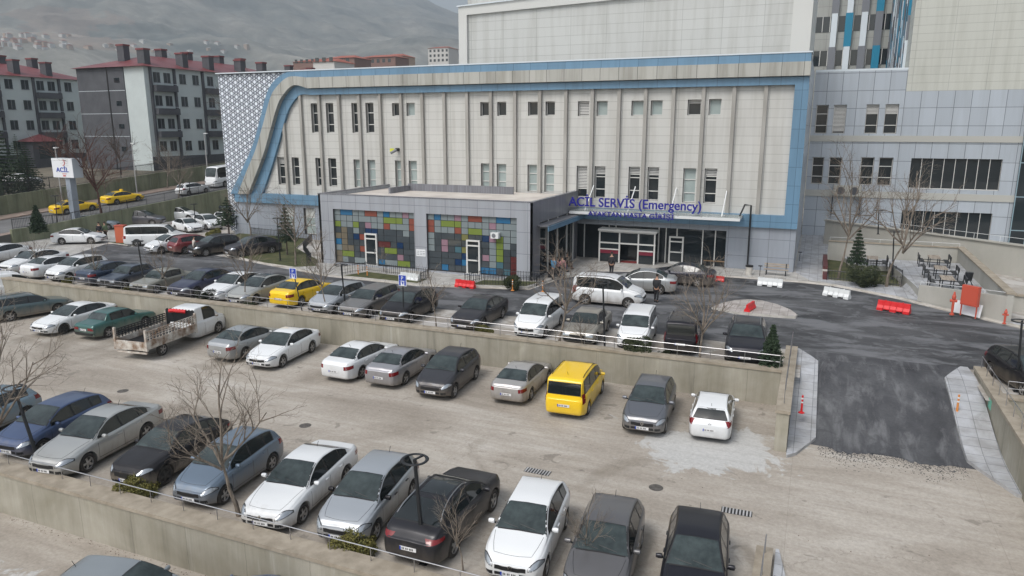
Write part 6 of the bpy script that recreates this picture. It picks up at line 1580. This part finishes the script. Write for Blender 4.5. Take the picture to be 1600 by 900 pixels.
lamp((61, 722), (22, 606), -1.4, 'leaning dark lamp post with ring head at the left of the foreground', r=.065)
lamp((663, 880), (648, 718), -1.4, 'dark lamp post with ring head before the black crossover', r=.065)
lamp((541, 492), (533, 414), 0, 'dark lamp post with ring head before the grey brown estate car')
lamp((227, 453), (215, 377), 0, 'leaning dark lamp post before the beige grey old car')
lamp((945, 545), (942, 441), 0, 'dark lamp post between the beige sedan and the white compact van')
lamp((438, 407), (433, 341), .12, 'dark lamp post on the left lawn')
lamp((306, 362), (303, 319), 0, 'dark lamp post among the white cars of the yard')
lamp((1588, 612), (1597, 502), 0, 'dark lamp post at the right edge by the black car')
lamp((1372, 366), (1373, 329), 2.3, 'dark lamp post on the podium before the right wing')
lamp((1394, 436), (1397, 362), .16, 'dark lamp post inside the garden')
lamp((91, 366), (86, 306), 0, 'dark lamp post left of the emergency sign')
lamp((298, 340), (296, 285), 0, 'dark lamp post by the olive wall behind the white hatchback')
def pole_lamp(X, Y, h, label):
    t = thing('street_lamp', label, 'street lamp', (X, Y, hroad(Y)), group='pale street lamps of the left street'); b = MB(); b.tube([(0, 0, 0), (0, 0, h)], [.09, .055], 8); b.build('pole', M['kerbgrey'], t, smooth=True)
    b = MB(); b.tube([(0, 0, h), (.5, -.3, h+.12)], .04, 6); b.build('arm', M['kerbgrey'], t); b = MB(); b.box(.35, .95, -.5, -.2, h+.08, h+.2); b.build('lamp_head', M['white'], t)
pole_lamp(-85, 60.5, 7, 'pale street lamp behind the emergency sign'); pole_lamp(-85.3, 71.5, 6.6, 'pale street lamp between the taxis and the bus'); pole_lamp(-85, 84, 7, 'pale street lamp before the apartment block near the bus'); pole_lamp(-84.5, 50.5, 7, 'pale street lamp at the left edge of the photo')
# ACİL sign
sp_ = G(119, 358, 0); sp_ = Vector((-74.2, 54.5, 1.3)); Y_ = sp_.y
t = thing('emergency_sign', 'tall roadside sign with white box reading ACİL on a grey post', 'sign')
tl, tr, bl = atY(80, 247, Y_), atY(112, 247, Y_), atY(84, 277, Y_)
xc = (tl.x+tr.x)/2+.25
b = MB(); b.box(tl.x, tr.x, Y_, Y_+1.1, bl.z, tl.z); b.build('sign_box', mat('sign_box_grey', (.42, .46, .50), .4), t)
b = MB(); b.box(tl.x+.02, tr.x-.02, Y_-.04, Y_-.001, bl.z+.02, tl.z-.02); b.build('sign_face', M['signwhite'], t)
b = MB(); b.box(xc-.35, xc+.35, Y_+.2, Y_+.9, .0, bl.z); b.build('post', mat('sign_post_grey', (.27, .31, .36), .4), t)
wd = tr.x-tl.x; ht = tl.z-bl.z
text('ACİL', ht*.33, M['parkblue'], t, (tl.x+wd*.20, Y_-.06, bl.z+ht*.30), wx=(wd*.60,), ext=.01, bold=.01)
b = MB(); b.box(xc-.25+.0, xc+.15, Y_-.06, Y_-.045, bl.z+ht*.07, bl.z+ht*.13); b.build('red_bar', M['signred'], t)
b = MB(); b.box(xc-.35, xc+.30, Y_-.06, Y_-.045, bl.z+ht*.19, bl.z+ht*.215); b.build('red_line', M['signred'], t)
cr = MB(); c_ = Vector((xc-.05, 0, bl.z+ht*.78)); pts = []
for i in range(17): a_ = R(110-220*i/16); pts.append((ht*.15*math.cos(a_), ht*.15*math.sin(a_)))
for i in range(17): a_ = R(-100+200*i/16); pts.append((ht*.125*math.cos(a_)-.02, ht*.125*math.sin(a_)))
pts = [(c_.x+p[0], c_.z+p[1]) for p in pts]
for i in range(16): cr.prismY([pts[i], pts[i+1], pts[32-i], pts[33-i]], Y_-.07, Y_-.045)
cr.build('crescent', M['signred'], t)
# parking signs
def park_sign(board_px, base_px, label):
    p = G(*base_px, 0); q = atY(*board_px, p.y); t = thing('parking_sign', label, 'sign', p, group='blue parking signs on the upper row'); d = q-p
    b = MB(); b.tube([(0, 0, 0), d+Vector((0, .03, .1))], .035, 7); b.build('pole', M['darkmetal'], t)
    b = MB(); b.box(d.x-.26, d.x+.26, d.y-.02, d.y, d.z-.33, d.z+.33); b.build('board', M['signwhite'], t)
    b = MB(); b.box(d.x-.23, d.x+.23, d.y-.028, d.y-.021, d.z-.02, d.z+.30); b.box(d.x-.23, d.x-.12, d.y-.028, d.y-.021, d.z-.30, d.z-.03); b.box(d.x+.12, d.x+.23, d.y-.028, d.y-.021, d.z-.30, d.z-.03); b.build('blue_field', M['parkblue'], t)
    text('P', .30, M['signwhite'], t, (d.x-.09, d.y-.032, d.z+.03), ext=.002)
    b = MB(); b.box(d.x-.08, d.x+.08, d.y-.028, d.y-.021, d.z-.12, d.z-.07); b.box(d.x-.02, d.x+.06, d.y-.028, d.y-.021, d.z-.24, d.z-.12); b.build('pictogram', M['parkblue'], t)
park_sign((458, 427), (472, 486), 'leaning blue parking sign before the yellow taxi sedan')
park_sign((629, 438), (631, 506), 'blue parking sign before the black hatchback')
# ================================================================ STREET FURNITURE
def barrier_proto():
    root = thing('road_barrier', '', 'barrier'); b = MB(); prof = [(-.24, 0), (-.24, .16), (-.11, .34), (-.08, .62), (.08, .62), (.11, .34), (.24, .16), (.24, 0)]
    L = 1.9; segs = 5; 
    for k in range(segs):
        x0, x1 = -L/2+L*k/segs+.015, -L/2+L*(k+1)/segs-.015
        n = len(prof); zz = .10
        v_ = [(x, p[0], max(p[1], zz if k in (1, 3) else 0)) for x in (x0, x1) for p in prof]
        b.add(v_, [tuple(range(n)), tuple(reversed(range(n, 2*n)))]+[(i, n+i, n+(i+1) % n, (i+1) % n) for i in range(n)])
    b.box(-L/2+.01, L/2-.01, -.07, .07, .12, .60)
    b.build('barrier_body', M['red'], root); c = MB(); c.tube([(-.5, 0, .62), (-.5, 0, .66)], .05, 8); c.tube([(.5, 0, .62), (.5, 0, .66)], .05, 8); c.build('filler_caps', M['red'], root); return root
def barrier(px, rz, m, label, sc=1, z=0.01):
    o = use('bar', barrier_proto); o.name = 'road_barrier'; o.location = G(*px, z); o.rotation_euler = (0, 0, R(rz)); o.scale = (sc,)*3; o['label'] = label; o['category'] = 'barrier'; o['group'] = 'plastic road barriers'
    for c in kids_fast(o): c.material_slots[0].link = 'OBJECT'; c.material_slots[0].material = m
barrier((727, 449), -6, M['red'], 'red plastic barrier before the right annex door', .85)
barrier((641, 439), -10, M['white'], 'white plastic barrier behind the right parking sign', .95)
barrier((1119, 439), -4, M['red'], 'red plastic barrier right of the black sedan', .62)
barrier((1203, 447), -6, M['white'], 'white plastic barrier between the bench and the traffic island', .92)
barrier((1307, 464), -28, M['white'], 'white plastic barrier before the garden fence', .95)
barrier((1396, 487), -22, M['red'], 'red plastic barrier right of the white one, on the street', 1.0)
barrier((1172, 484), 78, M['red'], 'red plastic barrier standing end on upon the traffic island', .72, .15)
def bollard(px, z, m, label):
    t = thing('bollard', label, 'bollard', G(*px, z), group='flexible traffic posts'); b = MB(); b.lathe([(.001, 0), (.13, 0), (.13, .03), (.05, .06), (.05, .14)], 12); b.build('base', m, t); 
    b = MB(); b.lathe([(.045, .1), (.04, .78), (.001, .80)], 12); b.build('post', m, t)
    for z_ in (.45, .62): b = MB(); b.lathe([(.046, z_), (.046, z_+.07)], 12); b.build('reflective_band', M['signwhite'], t)
bollard((1252, 645), rampz(33.5)+.13, M['red'], 'red flexible post on the pavement left of the ramp'); bollard((1495, 644), rampz(33.7)+.13, M['orange'], 'orange flexible post on the pavement right of the ramp')
for px, lb in [((560, 430), 'orange post at the left side of the left annex approach'), ((574, 432), 'orange post at the right side of the left annex approach'), ((801, 454), 'orange post before the round bush'), ((848, 456), 'orange post at the street corner by the leafless tree')]: bollard(px, .05, M['orange'], lb)
def bench(px, rz, m, label, z=.12):
    t = thing('bench', label, 'bench', G(*px, z), R(rz)); 
    for k in range(3): b = MB(); b.box(-.9, .9, -.22+k*.15, -.10+k*.15, .42, .46); b.build('seat_slat', m, t)
    for k in range(2): b = MB(); b.box(-.9, .9, .24, .27, .58+k*.17, .70+k*.17); b.build('back_slat', m, t)
    for x in (-.7, .7):
        b = MB(); b.box(x-.03, x+.03, -.2, .24, .36, .42); b.box(x-.03, x+.03, -.2, -.14, 0, .36); b.box(x-.03, x+.03, .18, .24, 0, .9); b.build('leg', M['darkmetal'], t)
bench((1117, 416), -2, M['wood'], 'brown wooden bench under the glazing right of the entrance'); bench((1212, 430), -2, M['palewood'], 'pale wooden bench against the grey wall near the corner')
t = thing('waste_bin', 'stone waste bin with dark lid between the benches', 'bin', G(1170, 429, .12)); b = MB(); b.lathe([(.001, 0), (.24, 0), (.27, .62), (.24, .64)], 16); b.build('bin_body', M['kerb'], t); b = MB(); b.lathe([(.29, .62), (.29, .74), (.001, .78)], 16); b.build('lid', M['black'], t)
for i, px in enumerate([(1187, 431), (1249, 408)]): t = thing('ashtray_stand', ['thin dark stand right of the waste bin', 'thin dark stand by the corner of the hospital'][i], 'stand', G(*px, .12)); b = MB(); b.tube([(0, 0, 0), (0, 0, .75)], .025, 6); b.build('post', M['darkmetal'], t); b = MB(); b.box(-.15, .15, -.1, .1, .75, .8); b.build('tray', M['darkmetal'], t)
def picnic(x, y, z, rz, label):
    t = thing('picnic_table', label, 'picnic table', (x, y, z), rz, 'picnic tables of the terrace')
    b = MB(); [b.box(-.8, .8, -.38+k*.16, -.24+k*.16, .72, .76) for k in range(5)]; b.build('table_top', M['palewood'], t)
    for s_ in (1, -1):
        b = MB(); b.box(-.8, .8, s_*.85-.16, s_*.85+.16, .42, .46); b.build('seat', M['darkmetal'], t)
        b = MB(); b.box(-.8, .8, s_*1.06-.02, s_*1.06+.02, .6, .9); b.build('backrest', M['darkmetal'], t)
        b = MB(); b.box(s_*.65-.03, s_*.65+.03, -1.05, 1.05, .38, .43); b.box(s_*.65-.03, s_*.65+.03, -.35, -.29, 0, .72); b.box(s_*.65-.03, s_*.65+.03, .29, .35, 0, .72); b.box(s_*.65-.03, s_*.65+.03, 1.0, 1.06, 0, .9); b.box(s_*.65-.03, s_*.65+.03, -1.06, -1.0, 0, .9); b.build('leg_frame', M['darkmetal'], t)
for px, z, lb in [((1362, 417), .55, 'picnic table behind the garden lawn'), ((1458, 416), .75, 'farthest picnic table on the terrace'), ((1468, 434), .75, 'middle picnic table on the terrace'), ((1478, 451), .75, 'nearest picnic table behind the terrace front wall')]:
    p = G(*px, z); picnic(p.x, p.y, z, R(88), lb)
t = thing('waste_bin', 'dark swing bin on a stand at the right of the picnic terrace', 'bin', G(1512, 447, .75)); b = MB(); b.lathe([(.001, .4), (.2, .4), (.25, .95), (.001, .97)], 12); b.build('bin_body', M['darkmetal'], t); b = MB(); b.tube([(-.3, 0, 0), (-.05, 0, .5)], .03, 5); b.tube([(.3, 0, 0), (.05, 0, .5)], .03, 5); b.build('stand', M['darkmetal'], t)
def hydrant(loc, label, s=1):
    t = thing('fire_hydrant', label, 'hydrant', loc, sc=s); b = MB(); b.lathe([(.001, 0), (.16, 0), (.16, .06), (.09, .08), (.09, .75), (.14, .78), (.14, .9), (.10, .95), (.05, 1.1), (.001, 1.12)], 14); b.build('hydrant_body', M['redpaint'], t)
    for s_ in (1, -1): b = MB(); b.tube([(0, 0, .68), (s_*.24, 0, .68)], .07, 8); b.build('outlet', M['redpaint'], t)
hydrant(G(1487, 492, .13), 'tall red hydrant before the terrace wall left of the red cabinet', (.8, .8, 1.3)); hydrant(G(1569, 506, .13), 'short red hydrant at the right end of the terrace wall', (.65, .65, .8))
t = thing('hose_cabinet', 'red hose cabinet on legs before the terrace wall', 'cabinet', G(1512, 495, .13), R(-42)); b = MB(); b.box(-.5, .5, -.12, .12, .7, 1.9); b.build('cabinet_box', M['redpaint'], t)
for x in (-.46, .46): b = MB(); b.box(x-.03, x+.03, -.03, .03, 0, .7); b.build('leg', M['redpaint'], t)
b = MB(); b.box(-.44, .44, -.14, -.122, .76, 1.84); b.build('door', M['redpaint'], t)
t = thing('white_panel', 'white panel leaning behind the red hose cabinet', 'panel', G(1500, 491, .13)+Vector((.1, .15, 0)), R(-42)); b = MB(); b.add([(-.6, 0, 0), (1.1, 0, 0), (1.1, .15, .75), (-.6, .15, .75), (-.6, .04, 0), (1.1, .04, 0), (1.1, .19, .75), (-.6, .19, .75)], [(0, 1, 2, 3), (4, 7, 6, 5), (0, 4, 5, 1), (3, 2, 6, 7), (0, 3, 7, 4), (1, 5, 6, 2)]); b.build('sheet', M['signwhite'], t)
t = thing('orange_cabinet', 'orange red cabinet beside the rear of the white minibus', 'cabinet', G(191, 380, 0), R(20)); b = MB(); b.box(-.45, .45, -.3, .3, 0, 1.75); b.build('cabinet_box', mat('orange_red_paint', (.50, .11, .05), .5), t); b = MB(); b.box(-.5, .5, -.35, .35, 1.75, 1.82); b.build('lid', M['redpaint'], t)
t = thing('air_conditioner', 'beige twin fan air conditioning unit on the right wing wall', 'air conditioner', (2.9, 81.9, 4.5)); b = MB(); b.box(-1.3, 1.3, -.1, .55, -.1, .95); b.build('casing', M['cream'], t)
for x in (-.65, .65): b = MB(); b.lathe([(.40, -.115), (.40, -.13), (.001, -.13)], 20, 'y', (x, 0, .42)); b.build('fan_grille', M['aptdark'], t)
b = MB(); b.box(-1.35, -1.28, -.1, .5, -2.2, -.1); b.box(1.28, 1.35, -.1, .5, -2.2, -.1); b.build('bracket', M['darkmetal'], t)
def drain(px, rz, label, w_=1.0, h_=.38):
    p = G(*px, -1.4); t = thing('drain_grate', label, 'drain', (p.x, p.y, -1.396), R(rz)); b = MB(); b.box(-w_/2, w_/2, -h_/2, h_/2, 0, .006); b.build('pit', M['black'], t)
    b = MB(); [b.box(-w_/2+w_*(i+.25)/9, -w_/2+w_*(i+.72)/9, -h_/2, h_/2, .006, .014) for i in range(9)]; b.build('grating', M['kerbgrey'], t)
drain((840, 737), 0, 'long slotted drain grate above the white hatchback'); drain((1151, 800), 2, 'slotted drain grate right of the dusty grey hatchback')
for px, lb in [((477, 665), 'round dark manhole cover in the middle of the lot'), ((1025, 762), 'small dark patch cover near the right drain'), ((192, 611), 'manhole cover left in the lot below the truck')]:
    p = G(*px, -1.4); t = thing('manhole_cover', lb, 'manhole cover', (p.x, p.y, -1.394)); b = MB(); b.lathe([(.001, .004), (.22, .004), (.26, 0)], 24); b.build('lid', noisy('manhole_iron', (.05, .045, .04), (.12, .11, .10), 5, .8), t)
# fallen leaves and grit at the wall foot, pale salt marks are in the surface material
rng = random.Random(77); b = MB()
for i in range(900):
    a_ = rng.random()
    if a_ < .4: x, y, z = rng.uniform(-36, -9), 15.2-abs(rng.gauss(0, .18)), -2.79
    elif a_ < .75: x, y, z = rng.uniform(-45, -1), 33.85-abs(rng.gauss(0, .3)), -1.39
    else: x, y, z = rng.uniform(-40, 6), rng.uniform(16, 33), -1.39
    s = rng.uniform(.012, .035); q = rng.uniform(0, 3); b.quad((x, y, z), (x+s*math.cos(q), y+s*math.sin(q), z), (x+s*math.cos(q)-s*math.sin(q), y+s*math.sin(q)+s*math.cos(q), z+.01), (x-s*math.sin(q), y+s*math.cos(q), z))
o = b.build('fallen_leaves', M['barkred'], recalc=False); o['kind'] = 'stuff'
b = MB()
for i in range(2600):
    k_ = rng.random()
    if k_ < .6: x = rng.uniform(.9, 6.1); y = 29.95+.25*math.sin(x*2.3)-abs(rng.gauss(0, .30))-rng.random()**4*1.2; z = -1.388
    elif k_ < .8: x = rng.choice((rng.uniform(.85, 1.1), rng.uniform(5.9, 6.15))); y = rng.uniform(30.3, 37.5); z = rampz(y)+.006
    else: x = rng.uniform(-30, 0); y = 37.6+rng.gauss(0, .5); z = .008
    s = rng.uniform(.006, .030)*(1.6 if rng.random() < .05 else 1); q = rng.uniform(0, 3); h_ = s*.5
    p = [(x+s*math.cos(q+t), y+s*math.sin(q+t), z) for t in (0, 2.1, 4.2)]; b.add(p+[(x, y, z+h_)], [(0, 1, 3), (1, 2, 3), (2, 0, 3)])
o = b.build('asphalt_grit', M['ramp'], recalc=False); o['kind'] = 'stuff'
# ================================================================ PEOPLE
def skin_mesh(verts, edges, name, m, parent, sub=1):
    me = bpy.data.meshes.new(name); me.from_pydata([v[:3] for v in verts], edges, []); o = bpy.data.objects.new(name, me); COL.objects.link(o)
    md = o.modifiers.new('s', 'SKIN'); md.use_smooth_shade = True
    for i, v in enumerate(me.skin_vertices[0].data): v.radius = (verts[i][3], verts[i][4] if len(verts[i]) > 4 else verts[i][3]); v.use_root = (i == 0)
    sb = o.modifiers.new('u', 'SUBSURF'); sb.levels = sub
    bpy.context.view_layer.update(); ev = bpy.data.meshes.new_from_object(o.evaluated_get(bpy.context.evaluated_depsgraph_get()))
    o.modifiers.clear(); o.data = ev; ev.materials.clear(); ev.materials.append(m); o.parent = parent
    for p in ev.polygons: p.use_smooth = True
    return o
def person(pos, face, label, jacket, trousers, hair=M['hair'], stride=.12, arm=.18, h=1.76, sit=False, hood=None):
    t = thing('person', label, 'person', pos, face, sc=h/1.76)
    # joints, x forward, y left
    hipz = .92 if not sit else .48
    V = [(0, 0, hipz, .13, .15), (0, 0, hipz+.25, .12, .14), (0, 0, hipz+.47, .13, .17), (.01, 0, hipz+.58, .06, .06), (.025, 0, hipz+.66, .055), (.03, 0, hipz+.75, .085, .075), (.03, 0, hipz+.82, .075, .07)]
    E_ = [(0, 1), (1, 2), (2, 3), (3, 4), (4, 5), (5, 6)]
    legs = []
    for s_, st_ in ((1, stride), (-1, -stride)):
        i = len(V)
        if sit: L_ = [(.05, s_*.10, hipz-.02, .09), (.42, s_*.11, hipz-.0, .065), (.44, s_*.11, .10, .042), (.58, s_*.11, .04, .035)]
        else: L_ = [(0, s_*.09, .82, .09), (st_*.6+.03, s_*.10, .48, .062), (st_, s_*.10, .09, .042), (st_+.14, s_*.11, .035, .035)]
        V += L_; E_ += [(0, i), (i, i+1), (i+1, i+2), (i+2, i+3)]; legs.append(L_)
    arms = []; sh = hipz+.49
    for s_ in (1, -1):
        i = len(V); a_ = arm*s_
        A_ = [(0, s_*.19, sh-.02, .055), (-.02+a_*.5, s_*.24, sh-.29, .042), (.06+a_, s_*.23, sh-.53, .030), (.08+a_*1.05, s_*.225, sh-.60, .036, .018)]
        V += A_; E_ += [(2, i), (i, i+1), (i+1, i+2), (i+2, i+3)]; arms.append(A_)
    body = skin_mesh(V, E_, 'body', M['skin'], t)
    for s_, A_ in zip((1, -1), arms):      # five fingers on each hand
        b = MB(); hx, hy, hz_ = A_[3][:3]
        for k, (dx, L_) in enumerate(((-.026, .065), (-.009, .078), (.009, .074), (.025, .058))): b.tube([(hx+dx, hy, hz_-.01), (hx+dx+.006, hy-s_*.004, hz_-.03-L_*.4), (hx+dx+.016, hy-s_*.016, hz_-.03-L_)], [.0095, .009, .007], 5)
        b.tube([(hx+.025, hy, hz_+.015), (hx+.05, hy-s_*.01, hz_-.02), (hx+.055, hy-s_*.015, hz_-.05)], [.011, .010, .008], 5)
        f = b.build('fingers', M['skin'], body); f['kind'] = 'stuff'
    b = MB(); zf = hipz+.765   # face features
    b.tube([(.105, 0, zf+.01), (.130, 0, zf-.022)], [.010, .014], 5); b.tube([(.03, .082, zf+.01), (.028, .092, zf-.02)], .018, 5); b.tube([(.03, -.082, zf+.01), (.028, -.092, zf-.02)], .018, 5); b.build('nose_and_ears', M['skin'], body)
    b = MB(); b.tube([(.106, .032, zf+.014), (.112, .032, zf+.014)], .011, 6); b.tube([(.106, -.032, zf+.014), (.112, -.032, zf+.014)], .011, 6); b.box(.104, .110, -.024, .024, zf-.052, zf-.044); b.build('eyes_and_mouth', M['black'], body)
    J = [(0, 0, hipz-.08, .175, .19), (0, 0, hipz+.2, .155, .185), (0, 0, hipz+.46, .155, .20), (.01, 0, hipz+.56, .085, .09)]; JE = [(0, 1), (1, 2), (2, 3)]
    for A_ in arms:
        i = len(J); J += [(A_[0][0], A_[0][1], A_[0][2], .078), (A_[1][0], A_[1][1], A_[1][2], .062), (A_[2][0], A_[2][1], A_[2][2], .050)]; JE += [(2, i), (i, i+1), (i+1, i+2)]
    skin_mesh(J, JE, 'jacket', jacket, t)
    J = [(0, 0, hipz-.0, .15, .165)]; JE = []
    for L_ in legs:
        i = len(J); J += [(L_[0][0], L_[0][1], L_[0][2], .108), (L_[1][0], L_[1][1], L_[1][2], .080), (L_[2][0], L_[2][1], L_[2][2]+.02, .062)]; JE += [(0, i), (i, i+1), (i+1, i+2)]
    skin_mesh(J, JE, 'trousers', trousers, t)
    for L_ in legs: b = MB(); x, y = L_[2][0], L_[2][1]; b.tube([(x-.08, y, .045), (x+.06, y, .05), (x+.19, y, .035)], [.045, .055, .03], 8); b.build('shoe', M['black'], t, smooth=True)
    b = MB(); b.lathe([(.001, .105), (.06, .095), (.092, .05), (.098, 0), (.085, -.05)], 14); o = b.build('hair', hood or hair, t, smooth=True, sharp=180); o.location = (.012, 0, hipz+.80); o.scale = (1.0, .92, 1.0)
    return t
cl = lambda n_, c: noisy(n_, tuple(x*.8 for x in c), c, 5, .85)
blk = cl('black_cloth', (.02, .02, .024)); jean = cl('denim', (.05, .07, .12)); brn = cl('brown_trousers', (.07, .045, .035)); pale = cl('pale_jacket', (.50, .46, .42)); bluej = cl('bright_blue_jacket', (.03, .22, .42)); grn = cl('green_jacket', (.16, .22, .12)); rdj = cl('pink_jacket', (.45, .22, .22)); gry = cl('grey_cloth', (.12, .12, .13))
person(G(955, 431, .12), R(95), 'person in black coat walking towards the emergency entrance', blk, blk, stride=.16, h=1.82)
person(G(1025, 472, .0), R(80), 'person in black coat standing on the street behind the silver sedan', blk, blk, stride=.06, h=1.85)
person(G(157, 375, 0), R(-40), 'person in dark jacket beside the white sedan in the yard', blk, jean, stride=.05, h=1.8)
person(G(166, 374, 0), R(200), 'person in green jacket beside the person in dark', grn, brn, stride=.05, h=1.78)
person(G(305, 401, 0), R(60), 'person in pale jacket and brown trousers behind the dark red hatchback', pale, brn, stride=.10, h=1.82)
bx = atX(868, 427, -18.2)
bp = thing('long_bench', 'long dark bench along the annex side where people sit', 'bench', (-18.1, 53.0, .12))
b = MB(); b.box(-.22, .22, -2.6, 2.6, .40, .45); b.build('seat', M['darkmetal'], bp)
for y in (-2.3, 0, 2.3): b = MB(); b.box(-.2, .2, y-.03, y+.03, 0, .4); b.build('leg', M['darkmetal'], bp)
person(Vector((-17.7, 50.3, .12)), R(-110), 'person in bright blue jacket standing by the annex corner', bluej, blk, h=1.72)
person(Vector((-17.2, 50.9, .12)), R(150), 'person in pink top next to the blue jacket', rdj, jean, h=1.65)
for y, j, tr_, lb in [(51.4, blk, blk, 'seated person in black on the long bench, nearest the street'), (52.4, rdj, blk, 'seated person in pink and black on the long bench'), (53.4, gry, jean, 'seated person in grey on the middle of the long bench'), (54.6, blk, brn, 'seated person in black at the far part of the long bench')]:
    person(Vector((-18.1, y, .12)), 0, lb, j, tr_, sit=True, h=1.7)
